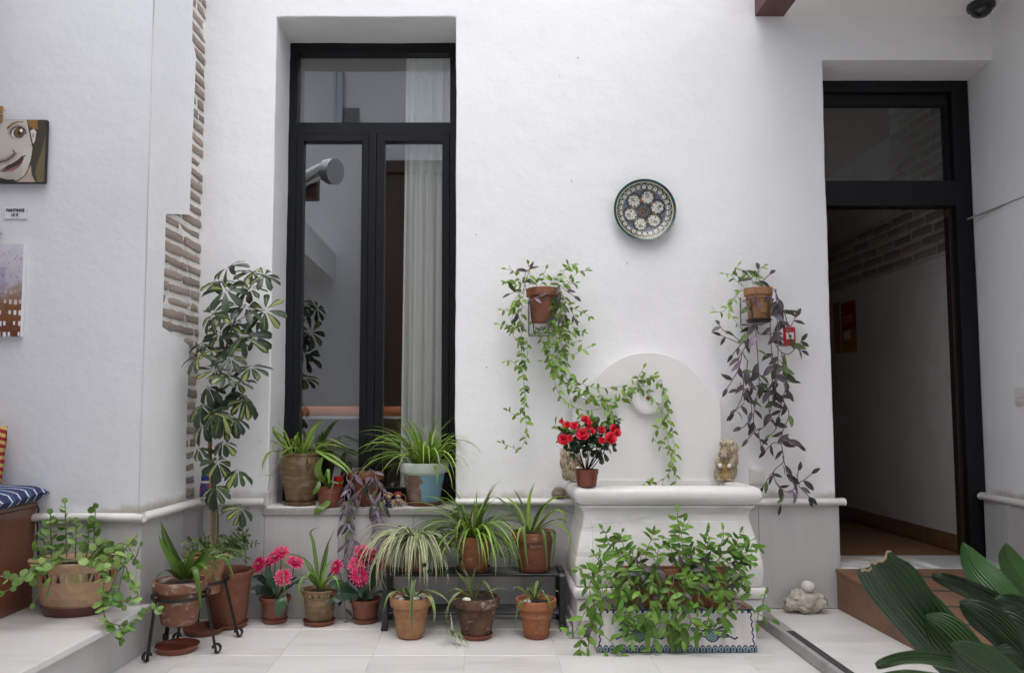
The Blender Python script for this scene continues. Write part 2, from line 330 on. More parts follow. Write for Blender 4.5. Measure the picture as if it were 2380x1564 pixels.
class MB:
    def __init__(s): s.v = []; s.f = []
    def add(s, v, f):
        n = len(s.v); s.v += [V(p) for p in v]; s.f += [tuple(i + n for i in q) for q in f]; return s
    def box(s, x0, x1, y0, y1, z0, z1):
        return s.add([(x0, y0, z0), (x1, y0, z0), (x1, y1, z0), (x0, y1, z0), (x0, y0, z1), (x1, y0, z1), (x1, y1, z1), (x0, y1, z1)],
                     [(0, 3, 2, 1), (4, 5, 6, 7), (0, 1, 5, 4), (1, 2, 6, 5), (2, 3, 7, 6), (3, 0, 4, 7)])
    def lathe(s, prof, c, n=32, sx=1, sy=1, closed=True):
        v = []; f = []
        for r, z in prof:
            for k in range(n):
                a = 2 * math.pi * k / n; v.append((c[0] + r * sx * math.cos(a), c[1] + r * sy * math.sin(a), c[2] + z))
        for i in range(len(prof) - 1):
            for k in range(n):
                a, b = i * n + k, i * n + (k + 1) % n; f.append((a, b, b + n, a + n))
        if closed:
            f.append(tuple(range(n - 1, -1, -1)))
            f.append(tuple(range((len(prof) - 1) * n, len(prof) * n)))
        return s.add(v, f)
    def tube(s, pts, r, n=6, cap=True):
        pts = [V(p) for p in pts]; m = len(pts)
        rr = r if isinstance(r, (list, tuple)) else [r] * m
        t0 = (pts[1] - pts[0]).normalized(); u = t0.orthogonal().normalized(); v = []; f = []
        for i, p in enumerate(pts):
            t = (pts[min(i + 1, m - 1)] - pts[max(i - 1, 0)]).normalized()
            u = (u - t * u.dot(t)); u = u.normalized() if u.length > 1e-6 else t.orthogonal().normalized(); w = t.cross(u)
            for k in range(n):
                a = 2 * math.pi * k / n; v.append(p + (u * math.cos(a) + w * math.sin(a)) * rr[i])
        for i in range(m - 1):
            for k in range(n):
                a, b = i * n + k, i * n + (k + 1) % n; f.append((a, b, b + n, a + n))
        if cap: f += [tuple(range(n - 1, -1, -1)), tuple(range((m - 1) * n, m * n))]
        return s.add(v, f)
    def strip(s, pts, wdir, w, th):       # flat bar of width w along wdir swept through pts
        pts = [V(p) for p in pts]; wd = V(wdir).normalized(); v = []; f = []; m = len(pts)
        for i, p in enumerate(pts):
            t = (pts[min(i + 1, m - 1)] - pts[max(i - 1, 0)]).normalized(); nn = t.cross(wd).normalized()
            for a, b in ((-1, -1), (1, -1), (1, 1), (-1, 1)): v.append(p + wd * (a * w / 2) + nn * (b * th / 2))
        for i in range(m - 1):
            for k in range(4):
                a, b = i * 4 + k, i * 4 + (k + 1) % 4; f.append((a, b, b + 4, a + 4))
        f += [(3, 2, 1, 0), tuple(range((m - 1) * 4, m * 4))]
        return s.add(v, f)
    def ell(s, c, r, nu=16, nv=10, rot=None):
        v = []; f = []; c = V(c)
        for i in range(nv + 1):
            th = math.pi * i / nv
            for k in range(nu):
                a = 2 * math.pi * k / nu; p = V((r[0] * math.sin(th) * math.cos(a), r[1] * math.sin(th) * math.sin(a), r[2] * math.cos(th)))
                if rot: p = rot @ p
                v.append(c + p)
        for i in range(nv):
            for k in range(nu):
                a, b = i * nu + k, i * nu + (k + 1) % nu; f.append((a + nu, b + nu, b, a))
        return s.add(v, f)
    def prism(s, poly, axis, a0, a1):     # polygon in the two other axes, extruded on axis
        n = len(poly); v = []
        for a in (a0, a1):
            for p in poly:
                v.append({'x': (a, p[0], p[1]), 'y': (p[0], a, p[1]), 'z': (p[0], p[1], a)}[axis])
        f = [tuple(range(n - 1, -1, -1)), tuple(range(n, 2 * n))] + [(i, (i + 1) % n, (i + 1) % n + n, i + n) for i in range(n)]
        return s.add(v, f)
    def build(s, name, m, parent=None, smooth=True, sharp=40, bevel=0, loc=None):
        return mk(name, s.v, s.f, m, parent, smooth, sharp=sharp, bevel=bevel, loc=loc)
def crom(pts, n=6):
    pts = [V(p) for p in pts]; q = [pts[0] * 2 - pts[1]] + pts + [pts[-1] * 2 - pts[-2]]; out = []
    for i in range(1, len(q) - 2):
        a, b, c, d = q[i - 1:i + 3]
        for k in range(n):
            t = k / n
            out.append(.5 * ((2 * b) + (c - a) * t + (2 * a - 5 * b + 4 * c - d) * t * t + (3 * b - a - 3 * c + d) * t ** 3))
    out.append(pts[-1]); return out
def box_thing_part(name, m, parent, *b, bevel=.003): return MB().box(*b).build(name, m, parent, smooth=False, bevel=bevel)

def grid_wall(xs, zs, hole, put, amp=.004):
    """grid of cells in plane (a, b); hole(a, b) -> True where open; put(a, b) -> world point; returns verts, faces"""
    v = []; f = []; idx = {}
    def vid(i, j):
        if (i, j) not in idx:
            p = V(put(xs[i], zs[j])); w = noise.noise_vector(p * 1.7) * amp + noise.noise_vector(p * 7) * amp * .35 + noise.noise_vector(p * 19) * amp * .32
            idx[(i, j)] = len(v); v.append(p + w)
        return idx[(i, j)]
    for i in range(len(xs) - 1):
        for j in range(len(zs) - 1):
            if hole and hole((xs[i] + xs[i + 1]) / 2, (zs[j] + zs[j + 1]) / 2): continue
            f.append((vid(i, j), vid(i + 1, j), vid(i + 1, j + 1), vid(i, j + 1)))
    return v, f
def steps(a, b, d, extra=()):
    n = max(1, int((b - a) / d)); s = [a + (b - a) * i / n for i in range(n + 1)]
    for e in extra:
        s = [q for q in s if abs(q - e) > d * .3 or q in (a, b)] + [e]
    return sorted(set(s))
def solid_wall(name, m, parent, xs, zs, hole, depth, put, amp=.004, bevel=.006):
    """front sheet with openings, pushed back by vector depth"""
    v, f = grid_wall(xs, zs, hole, put, amp); n = len(v); d = V(depth)
    v2 = v + [p + d for p in v]; f2 = list(f) + [tuple(i + n for i in reversed(q)) for q in f]
    cnt = {}
    for q in f:
        for i in range(4):
            e = (q[i], q[(i + 1) % 4]); cnt[e] = 1
    for (a, b) in cnt:
        if (b, a) not in cnt: f2.append((b, a, a + n, b + n))
    return mk(name, v2, f2, m, parent, True, sharp=50, bevel=bevel)
# ================================================================== THE SETTING
rng = random.Random(7)
# ---- floor of marble tiles
fl = MB().box(-1.75, 1.50, -7.2, .02, -.10, -.003).build('floor', 'grout', smooth=False); tag(fl, kind='structure')
fl['label'] = 'pale veined marble tile floor of the patio'
def tile_mesh(w, d, h, m, c=.0015):
    v = [(-w/2, -d/2, -h), (w/2, -d/2, -h), (w/2, d/2, -h), (-w/2, d/2, -h), (-w/2, -d/2, -c), (w/2, -d/2, -c), (w/2, d/2, -c), (-w/2, d/2, -c),
         (-w/2+c, -d/2+c, 0), (w/2-c, -d/2+c, 0), (w/2-c, d/2-c, 0), (-w/2+c, d/2-c, 0)]
    f = [(8, 9, 10, 11)] + [(a, (a+1) % 4, (a+1) % 4 + 4, a + 4) for a in range(4)] + [(a+4, (a+1) % 4 + 4, (a+1) % 4 + 8, a + 8) for a in range(4)]
    me = bpy.data.meshes.new('tile'); me.from_pydata(v, [], f); me.materials.append(M[m]); return me
TX = [-1.655 + .3975 * i for i in range(9)]
tm = tile_mesh(.3967, .3967, .012, 'floor')
for j in range(17):
    y1 = .18 - .3975 * j
    for i in range(len(TX) - 1):
        if j == 0:
            continue
        inst('tile', tm, Matrix.Translation((TX[i] + .19875 , y1 - .19875, .0005 * noise.noise(V((i * 3.1, j * 2.7, 0))))), fl)
tm0 = tile_mesh(.3962, .20, .012, 'floor')
for i in range(len(TX) - 1): inst('tile', tm0, Matrix.Translation((TX[i] + .19875, -.1165, 0)), fl)

# ---- raised pavement on the right, with its stone nosing
SLAB = .05
sx0 = 1.385
rp = MB().box(sx0 + .004, 6.0, -7.2, .30, -.10, SLAB - .003).build('raised_pavement', 'grout', smooth=False); tag(rp, kind='structure')
rp['label'] = 'low marble paved landing below the open doorway'
nz = MB().box(sx0 - .012, sx0 + .05, -1.6, -.02, .002, SLAB).box(sx0 - .012, sx0 + .05, -3.2, -1.602, .002, SLAB).build('nosing', 'nosing', rp, smooth=False, bevel=.004)
MB().box(sx0 + .012, sx0 + .044, -3.2, -.43, SLAB, SLAB + .003).build('grip_strip', 'grip', rp, smooth=False)
tmr = tile_mesh(.396, .596, .012, 'floor')
for j in range(6):
    for i in range(4):
        inst('tile', tmr, Matrix.Translation((sx0 + .05 + .20 + .3975 * i, -.325 - .5975 * j, SLAB)), rp)

# ---- raised pavement on the left (a marble-topped platform)
BZ = P(345, 1406, -.60).z
BXF, BXN = G(350, 1405, BZ).x, G(42, 1563, BZ).x
bp = MB().prism([(-4.6, -.57), (BXF - .03, -.57), (BXN - .03, -1.6), (BXN - .10, -7.2), (-4.6, -7.2)], 'z', .002, BZ - .03).build('raised_pavement', 'marble', smooth=False)
tag(bp, kind='structure'); bp['label'] = 'white marble topped platform under the left wall'
MB().prism([(-4.6, -.572), (BXF, -.572), (BXN, -1.6), (BXN - .07, -7.2), (-4.6, -7.2)], 'z', BZ - .028, BZ).build('slab', 'floor', bp, smooth=False, bevel=.004)

# ---- main wall
WX0, WX1 = P(633, 600, 0).x, P(1059, 600, 0).x
WZ1 = P(850, 40, 0).z; SILL = P(850, 1182, -.03).z
DX0 = P(1925, 600, 0).x; DZ1 = P(2100, 140, 0).z; THR = P(2000, 1320, 0).z; XR = 2.74
BC = P(474, 700, 0).x                                   # corner with the left return
FY, DY = .30, .26
mw = thing('courtyard_wall', 'tall white plastered wall holding the black window and fountain', 'wall', (.5, .15, 0))
xs = steps(BC - .1, XR + .1, .05, (WX0, WX1, DX0)); zs = steps(0, 5.4, .05, (SILL, WZ1, THR, DZ1))
hole = lambda a, b: (WX0 < a < WX1 and SILL - .02 < b < WZ1) or (a > DX0 and THR - .01 < b < DZ1)
solid_wall('plaster', 'plaster', mw, xs, zs, hole, (0, FY, 0), lambda a, b: (a, 0, b), .005)
DADO = P(1500, 1158, -.03).z                            # top of the stone dado moulding
DLOW = DADO - .032
grime(M['plaster'], DADO); grime(M['plaster_cool'], DADO)
def panels(parent, pts, z0, z1, put, m='marble'):
    for a, b in zip(pts[:-1], pts[1:]):
        w = noise.noise(V((a * 9, b * 7, 1))) * .0012
        v0 = put(a + .0008, z0, .0); v1 = put(b - .0008, z0, 0)
        q = [put(a + .0008, z0, .0), put(b - .0008, z0, 0), put(b - .0008, z1, 0), put(a + .0008, z1, 0)]
        q2 = [put(a + .0008, z0, .02 + w), put(b - .0008, z0, .02 + w), put(b - .0008, z1, .02 + w), put(a + .0008, z1, .02 + w)]
        MB().add(q + q2, [(4, 5, 6, 7), (0, 1, 5, 4), (1, 2, 6, 5), (2, 3, 7, 6), (3, 0, 4, 7), (3, 2, 1, 0)]).build('dado_panel', m, parent, smooth=False, bevel=.0015)
pm = lambda a, z, o: V((a, -o - .004, z))
panels(mw, [BC + .03, WX0 - .01], .001, DLOW - .001, pm)
panels(mw, [WX0 - .01, -.72, -.34, WX1 + .02], .001, SILL - .034, pm)
panels(mw, [WX1 + .02, .23, .62], .001, DLOW - .001, pm)
panels(mw, [1.30, P(1765, 1300, -.02).x, P(1953, 1300, -.02).x], SLAB + .001, DLOW - .001, pm)
def moulding(parent, a, b, put, h=.034, dep=.05, endcap=0.0, name='moulding'):
    prof = [(.0, 0), (dep * .72, 0), (dep * .92, h * .16), (dep, h * .42), (dep * .97, h * .68), (dep * .82, h * .92), (dep * .62, h), (0, h)]
    v = []; k = len(prof); n = 7
    ends = [a + (b - a) * i / n for i in range(n + 1)]
    for s_ in ends:
        for o, z in prof: v.append(put(s_, DADO - .034 + z, o))
    f = [(i * k + j, i * k + (j + 1) % k, (i + 1) * k + (j + 1) % k, (i + 1) * k + j) for i in range(n) for j in range(k)]
    f += [tuple(range(k)), tuple(range(n * k + k - 1, n * k - 1, -1))]
    return MB().add(v, f).build(name, 'whitemarble', parent, sharp=60, bevel=.003)
moulding(mw, BC + .02, WX0 - .006, pm); moulding(mw, WX1 + .004, .60, pm); moulding(mw, 1.24, P(1962, 1160, -.03).x, pm)
MB().box(WX0 - .02, WX1 + .012, -.035, FY - .005, SILL - .033, SILL).build('window_sill', 'sillstone', mw, smooth=False, bevel=.004)

# ---- left pillar: plain front face and a return with exposed brick
LY = -.585
LX = P(340, 600, LY).x
pw = thing('pillar_wall', 'white wall with paintings and a strip of bare brick down its side', 'wall', (LX - .5, LY, 0))
xs = steps(-4.6, LX, .14); zs = steps(0, 5.0, .12)
solid_wall('plaster', 'plaster_cool', pw, xs, zs, None, (0, .10, 0), lambda a, b: (a, LY, b), .005)
A_, B_ = V((LX + .004, LY + .003, 0)), V((BC - .012, 0, 0)); TD = (B_ - A_).normalized(); RN = V((TD.y, -TD.x, 0)); RL = (B_ - A_).length
def RW(s, z, o=0.0): return A_ + TD * s + RN * o + V((0, 0, z))
s_at = lambda px, py: max(0, min(RL, (PX(px, py, (LX + BC) / 2).y - A_.y) / TD.y))
MB().add([RW(0, 0, -.10), RW(RL + .05, 0, -.10), RW(RL + .05, 5.4, -.10), RW(0, 5.4, -.10), RW(0, 0, -.016), RW(RL + .05, 0, -.016), RW(RL + .05, 5.4, -.016), RW(0, 5.4, -.016)],
         [(4, 5, 6, 7), (0, 1, 5, 4), (2, 3, 7, 6), (1, 2, 6, 5), (3, 0, 4, 7)]).build('mortar', 'mortar', pw, smooth=False)
zz = lambda py, px=430: PX(px, py, (LX + BC) / 2).z
z_n0, z_n1 = zz(770, 400), zz(485, 410); z_t = zz(105, 455)
sA, sN, sT = s_at(436, 600), s_at(388, 620), s_at(446, 120)
sLow = s_at(434, 900)
def edge_s(z):          # how far the plaster reaches along the return
    w = .006 * noise.noise(V((0, 0, z * 6))) + .003 * noise.noise(V((3, 0, z * 21)))
    if z < z_n0: return sLow + w
    if z < z_n1: return sN + w
    if z < z_t: return sA + w + .03 * (z - z_n1) / (z_t - z_n1)
    return sA - .02 + w
zl = steps(0, 5.4, .06, (z_n0, z_n0 + .012, z_n1, z_n1 + .012, z_t, z_t + .02)); v = []; f = []
for z in zl:
    e = edge_s(z)
    row = [-.008, e * .33, e * .66, e]
    for s_ in row: v.append(RW(s_, z, .004 * noise.noise(V((s_ * 5, 9, z * 2.5))) ))
    v.append(RW(e, z, -.03))
for i in range(len(zl) - 1):
    for k in range(4): f.append((i*5+k, i*5+k+1, (i+1)*5+k+1, (i+1)*5+k))
mk('return_plaster', v, f, 'plaster', pw, True, sharp=50)
# bricks, one by one
def brick_meshes(m, nvar=8):
    out = []
    for q in range(nvar):
        r = random.Random(q + 50); b = MB(); nx, ny = 5, 3; v = []; f = []
        for j in range(ny + 1):
            for i in range(nx + 1):
                x, y = i / nx - .5, j / ny - .5; edge = i in (0, nx) or j in (0, ny)
                p = V((x, y, 0.0)) + V((r.uniform(-.02, .02), r.uniform(-.07, .07), 0)) * (1 if edge else .4)
                p.z = (-.35 if edge else 0) + r.uniform(-.22, .22); v.append(p)
        for j in range(ny):
            for i in range(nx): f.append((j*(nx+1)+i, j*(nx+1)+i+1, (j+1)*(nx+1)+i+1, (j+1)*(nx+1)+i))
        ring = [i for i in range(nx+1)] + [(j)*(nx+1)+nx for j in range(1, ny+1)] + [ny*(nx+1)+i for i in range(nx-1, -1, -1)] + [j*(nx+1) for j in range(ny-1, 0, -1)]
        base = len(v); v += [V((v[i].x * 1.02, v[i].y * 1.02, -2.2)) for i in ring]; n = len(ring)
        f += [(ring[(k+1) % n], ring[k], base + k, base + (k+1) % n) for k in range(n)]
        me = bpy.data.meshes.new('brick'); me.from_pydata(v, [], f); me.materials.append(M[m]); me.shade_smooth(); out.append(me)
    return out
BR = brick_meshes('brick')
rb = random.Random(11)
course = .0635; zc = DADO + .03; ci = 0
while zc < 3.45:
    s0 = edge_s(zc) - .02; s1 = RL - .004; pos = -.25 + rb.uniform(-.06, .06) + (ci % 2) * .13
    while pos < s1:
        L = .235 + rb.uniform(-.02, .015)
        if rb.random() < .12: L *= .5
        a, b = max(pos, s0), min(pos + L, s1)
        if b - a > .028:
            c = RW((a + b) / 2, zc, -.010 + rb.uniform(-.003, .005)); hgt = .041 * rb.uniform(.80, 1.12)
            rot = Matrix((TD, V((0, 0, 1)), RN)).transposed()
            rot = rot @ Matrix.Rotation(rb.uniform(-.035, .035), 3, 'Z')
            inst('brick', rb.choice(BR), Matrix.Translation(c) @ rot.to_4x4() @ Matrix.Diagonal((b - a, hgt, .012, 1)), pw)
        pos += L + .016
    zc += course * rb.uniform(.97, 1.03); ci += 1
# dado on the pillar
pf = lambda a, z, o: V((a, LY - o - .004, z))
pr = lambda s, z, o: RW(s, z, o + .004)
panels(pw, [-3.2, -2.55, LX + .022], BZ + .001, DLOW - .001, pf)
panels(pw, [-.03, RL * .33, RL * .66, RL - .03], .001, DLOW - .001, pr)
moulding(pw, -3.2, LX + .040, pf); moulding(pw, -.045, RL - .03, pr)

# ---- right wall, ceilings, the courtyard behind the camera
rw = thing('side_wall', 'grey shaded white wall beside the doorway with light switch', 'wall', (XR, -3, 0))
xr0 = XR
def put_r(a, b): return (XR + .05 * (a / .3 if a > 0 else 0), a, b)
xs = steps(-7.2, .34, .22); zs = steps(0, 3.30, .18)
solid_wall('plaster', 'plaster', rw, xs, zs, None, (.10, 0, 0), put_r, .004)
prr = lambda a, z, o: V((put_r(a, 0)[0] - o - .004, a, z))
for a, b in ((-3.0, -2.4), (-2.4, -1.8), (-1.8, -1.2), (-1.2, -.6), (-.6, .0), (.0, .245)): panels(rw, [a, b], SLAB + .001, DLOW - .001, prr)
moulding(rw, -3.0, .248, prr)
zc0 = PX(2262, 502, XR).z
MB().box(XR - .004, XR + .01, -3, .25, zc0 - .009, zc0 - .003).build('trim_line', 'nosing', rw, smooth=False)  # grey strip drawn in place of a thin shadow gap
CZ = P(2000, 37, 0).z; BX0, BX1 = P(1755, 39, 0).x, P(1822, 39, 0).x
cl = thing('gallery_ceiling', 'white ceiling of the covered gallery above the doorway', 'ceiling', (2.2, -3, CZ))
MB().box(BX1 - .02, XR + .12, -2.2, .02, CZ, CZ + .12).build('plaster', 'ceiling', cl, smooth=False)
bm_ = MB(); xa, xb = BX0, BX1
bmv = []
for i in range(25):
    y = .02 - 2.25 * i / 24
    bmv.append([(xa, y, CZ - .004), (xb + .012 * noise.noise(V((0, y * 4, 0))), y, CZ - .004)])
v = []; f = []
for (a, b) in bmv: v += [a, b, (b[0], b[1], CZ + .2), (a[0], a[1], CZ + .2)]
for i in range(24):
    for k in range(4): f.append((i*4+k, i*4+(k+1) % 4, (i+1)*4+(k+1) % 4, (i+1)*4+k))
f += [(0, 1, 2, 3), (99, 98, 97, 96)]
mk('timber_beam', v, f, 'beam', None, False)
tag(bpy.data.objects['timber_beam'], 'reddish brown timber beam along the gallery ceiling edge', 'beam')
uw = thing('upper_wall', 'white upper storey wall above the right gallery', 'wall', (BX0, -3.5, CZ + .2))
MB().box(BX0 + .03, BX0 + .25, -2.2, .0, CZ + .2, 3.55).build('plaster', 'plaster', uw, smooth=False)
lc = thing('gallery_ceiling', 'white ceiling over the left platform', 'ceiling', (-3, -3, 3.3))
MB().box(-4.6, -2.25, -7.2, LY - .006, 3.08, 3.20).build('plaster', 'ceiling', lc, smooth=False)
uw2 = thing('upper_wall', 'white upper storey wall above the left platform', 'wall', (LX, -3.5, 3.42))
MB().box(-2.47, -2.25, -7.2, LY - .01, 3.201, 3.5).build('plaster', 'plaster', uw2, smooth=False)
ow = thing('opposite_wall', 'white wall across the patio with a drain pipe', 'wall', (0, -7.2, 0))
MB().box(-4.7, XR + .2, -7.5, -7.2, 0, 7.0).build('plaster', 'plaster', ow, smooth=False)
MB().box(-4.7, XR + .2, -7.2, -6.95, 6.9, 7.0).build('eave', 'beam', ow, smooth=False)
VO = 2 * (FY + .03) + 7.15
dpx = P(790, 200, VO); MB().tube([(dpx.x, -7.14, P(790, 310, VO).z), (dpx.x, -7.14, 6.8)], .06, 12).build('drain_pipe', 'chrome', ow)
MB().box(P(800, 200, VO).x, P(835, 200, VO).x, -7.2, -7.17, P(800, 283, VO).z, P(800, 250, VO).z).build('vent_grille', 'grey', ow, smooth=False)
wd = thing('tall_wardrobe', 'tall dark wooden wardrobe against the wall across the patio', 'wardrobe', (P(955, 500, VO).x, -7.0, 0))
wa, wb, wz = P(872, 500, VO).x, P(1045, 500, VO).x, P(900, 388, VO).z
MB().box(wa, wb, -7.18, -6.9, .02, wz - .2).box(wa + .1, (wa + wb) / 2 - .03, -6.9, -6.88, .3, wz - .5).box((wa + wb) / 2 + .03, wb - .1, -6.9, -6.88, .3, wz - .5).build('body', 'armoire', wd, smooth=False, bevel=.01)
MB().box(wa - .06, wb + .06, -7.19, -6.82, wz - .2, wz).build('cornice', 'armoire', wd, smooth=False, bevel=.02)
lb = thing('gallery_back_wall', 'white wall at the back of the left platform', 'wall', (-4.6, -3.5, 0))
MB().box(-4.72, -4.6, -7.2, LY, 0, 3.4).build('plaster', 'plaster_cool', lb, smooth=False)

# ---- window
wn = thing('window', 'tall narrow black framed window with a transom and two sashes', 'window', ((WX0 + WX1) / 2, FY, SILL))
xp = lambda px, py=650: P(px, py, FY).x
zp = lambda py: P(860, py, FY).z
fx0, fx1 = WX0 - .03, WX1 + .02
zT = zp(105) + .03
pl, pr_ = P(692, 200, FY).x, P(1046, 200, FY).x
MB().box(fx0, pl, FY, FY + .07, SILL, zT).box(pr_, fx1, FY, FY + .07, SILL, zT).box(pl, pr_, FY, FY + .07, zp(124), zT)\
    .box(pl, pr_, FY, FY + .07, zp(313), zp(285)).box(pl, pr_, FY, FY + .07, SILL, zp(1170)).build('frame', 'frame', wn, smooth=False, bevel=.002)
MB().box(pl - .01, pr_ + .01, FY + .035, FY + .041, zp(286), zp(123)).build('pane', 'glass', wn, smooth=False)
mid = (xp(850) + xp(877)) / 2
for nm, a, b, ga, gb in (('sash', pl + .002, mid - .022, xp(702, 650), xp(838, 650)), ('sash', mid + .022, pr_ - .002, xp(892, 650), xp(1027, 650))):
    s_ = MB().box(a, ga, FY - .006, FY + .05, zp(1169), zp(314)).box(gb, b, FY - .006, FY + .05, zp(1169), zp(314)).box(ga, gb, FY - .006, FY + .05, zp(329), zp(314))\
        .box(ga, gb, FY - .006, FY + .05, zp(1169), zp(1133)).build('sash', 'frame', wn, smooth=False, bevel=.002)
    MB().box(ga - .008, gb + .008, FY + .022, FY + .028, zp(1134), zp(328)).build('pane', 'glass', s_, smooth=False)
MB().box(mid - .021, mid + .021, FY - .012, FY + .06, zp(1169), zp(312)).build('mullion', 'frame', wn, smooth=False, bevel=.003)
# room behind the window
rm = thing('room', 'dim room seen through the black framed window', 'room', (-.6, 1.6, .3))
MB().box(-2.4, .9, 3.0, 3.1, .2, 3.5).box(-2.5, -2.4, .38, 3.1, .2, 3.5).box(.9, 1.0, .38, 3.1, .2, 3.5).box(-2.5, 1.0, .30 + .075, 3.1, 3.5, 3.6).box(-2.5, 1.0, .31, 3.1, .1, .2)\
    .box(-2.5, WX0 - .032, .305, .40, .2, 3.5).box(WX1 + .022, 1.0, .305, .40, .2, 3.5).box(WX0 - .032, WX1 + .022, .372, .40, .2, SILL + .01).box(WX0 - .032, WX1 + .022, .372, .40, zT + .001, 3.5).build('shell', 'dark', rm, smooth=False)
# sheer curtain
cx0, cx1 = P(941, 650, .385).x, WX1 + .10; zt, zb = zT + .02, SILL - .03
v = []; f = []; uv = []; nx, nz_ = 90, 24
for j in range(nz_ + 1):
    t = j / nz_
    for i in range(nx + 1):
        s_ = i / nx; amp = .015 + .009 * t
        v.append((cx0 + (cx1 - cx0) * s_ - .022 * t * (1 - s_), .392 + amp * math.sin(s_ * 44 + .5 * math.sin(t * 3 + s_ * 5)) + .006 * math.sin(s_ * 81 + t * 2), zt + (zb - zt) * t)); uv.append((s_, t))
for j in range(nz_):
    for i in range(nx): f.append((j*(nx+1)+i, j*(nx+1)+i+1, (j+1)*(nx+1)+i+1, (j+1)*(nx+1)+i))
cu = mk('curtain', v, f, 'curtain', None, True, uv); tag(cu, 'white sheer pleated curtain hanging inside the tall window', 'curtain')
# orange roll added inside, standing for a reflection in the panes
by = .47; b0 = P(690, 955, by); 
MB().tube([(-1.25, by, b0.z), (-1.2, by, b0.z), (-.4, by, b0.z), (-.30, by, b0.z)], [.02, .028, .028, .024], 14).build('bolster', mat('orange_cloth', (.72, .24, .085, 1), .8, [((.6, .18, .06, 1), 6, .4, .7, .6)]), None)
tag(bpy.data.objects['bolster'], 'long orange roll added inside the window for a reflected band', 'cushion')
lg = MB().box(-1.3, -.25, by - .05, by + .2, b0.z - .045, b0.z - .029).box(-1.28, -1.2, by, by + .15, .2, b0.z - .046).box(-.4, -.32, by, by + .15, .2, b0.z - .046).build('ledge', 'innerwall', None, smooth=False)
tag(lg, 'narrow pale ledge inside the window under the added orange roll', 'shelf')

# ---- doorway and the passage behind
dr = thing('door_frame', 'black framed doorway with glazed transom above a dark passage', 'doorway', (2.3, DY, THR))
dz = lambda py: P(2100, py, DY).z
dx = lambda px, py=700: P(px, py, DY).x
dl = DX0 - .02; dxr = put_r(DY, 0)[0] - .004
dTop = dz(190) + .01
rj = dx(2232, 700)
MB().box(dl, dl + .05, DY, DY + .09, THR + .01, dTop).box(rj, dxr, DY, DY + .09, THR + .01, dTop).box(dl + .05, rj, DY, DY + .09, dz(214), dTop).box(dl + .05, rj, DY, DY + .09, dz(478), dz(420)).build('frame', 'frame', dr, smooth=False, bevel=.002)
MB().box(dx(2207, 320), rj, DY + .03, DY + .08, dz(421), dz(214)).box(dl + .05, dx(2207, 320), DY + .03, DY + .08, dz(240), dz(214)).build('transom_sash', 'frame', dr, smooth=False, bevel=.002)
MB().box(dl + .04, dx(2212, 320), DY + .05, DY + .056, dz(423), dz(236)).build('pane', 'glass_soft', dr, smooth=False)
MB().box(rj - .022, rj, DY + .04, DY + .085, THR + .012, dz(478)).build('door_stop', 'darkwood', dr, smooth=False, bevel=.002)
MB().box(rj - .026, rj - .020, DY + .05, DY + .07, dz(500), dz(482)).build('latch', 'brass', dr, smooth=False)
th = MB().box(DX0 - .0, dxr, .0, DY + .10, THR - .03, THR).build('threshold', 'marble', dr, smooth=False, bevel=.003)
ps = thing('passage', 'dark passage with bare brick band seen through the doorway', 'passage', (2.4, 2, THR))
px1 = XR + .03
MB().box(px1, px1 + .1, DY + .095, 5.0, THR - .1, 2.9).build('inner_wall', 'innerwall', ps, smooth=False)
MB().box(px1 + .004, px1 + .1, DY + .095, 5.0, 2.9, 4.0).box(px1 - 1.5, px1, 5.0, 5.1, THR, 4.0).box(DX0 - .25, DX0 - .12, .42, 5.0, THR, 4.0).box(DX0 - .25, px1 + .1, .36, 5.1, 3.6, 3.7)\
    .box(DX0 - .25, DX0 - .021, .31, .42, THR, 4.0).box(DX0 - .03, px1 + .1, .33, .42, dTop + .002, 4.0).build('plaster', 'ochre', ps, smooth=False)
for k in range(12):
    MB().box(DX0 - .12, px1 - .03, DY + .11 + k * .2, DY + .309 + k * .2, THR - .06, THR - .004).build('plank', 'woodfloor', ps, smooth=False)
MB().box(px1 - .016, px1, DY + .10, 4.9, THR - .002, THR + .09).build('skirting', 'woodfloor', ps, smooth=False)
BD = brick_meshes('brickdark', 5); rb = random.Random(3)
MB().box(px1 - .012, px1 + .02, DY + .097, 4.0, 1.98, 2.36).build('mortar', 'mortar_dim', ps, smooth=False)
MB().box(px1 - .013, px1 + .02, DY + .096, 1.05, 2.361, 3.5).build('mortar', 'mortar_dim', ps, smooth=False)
zc = 2.02; ci = 0
while zc < 3.4:
    y = DY + .11 + (ci % 2) * .12; yend = 3.6 if zc < 2.33 else 1.03
    while y < yend:
        L = .22 * rb.uniform(.85, 1.08); c = V((px1 - .020, y + L / 2, zc + rb.uniform(-.006, .006)))
        rot = Matrix((V((0, -1, 0)), V((0, 0, 1)), V((-1, 0, 0)))).transposed().to_4x4()
        if y + L < yend + .08: inst('brick', rb.choice(BD), Matrix.Translation(c) @ rot @ Matrix.Diagonal((L, .045, .016, 1)), ps)
        y += L + .022
    zc += .070; ci += 1
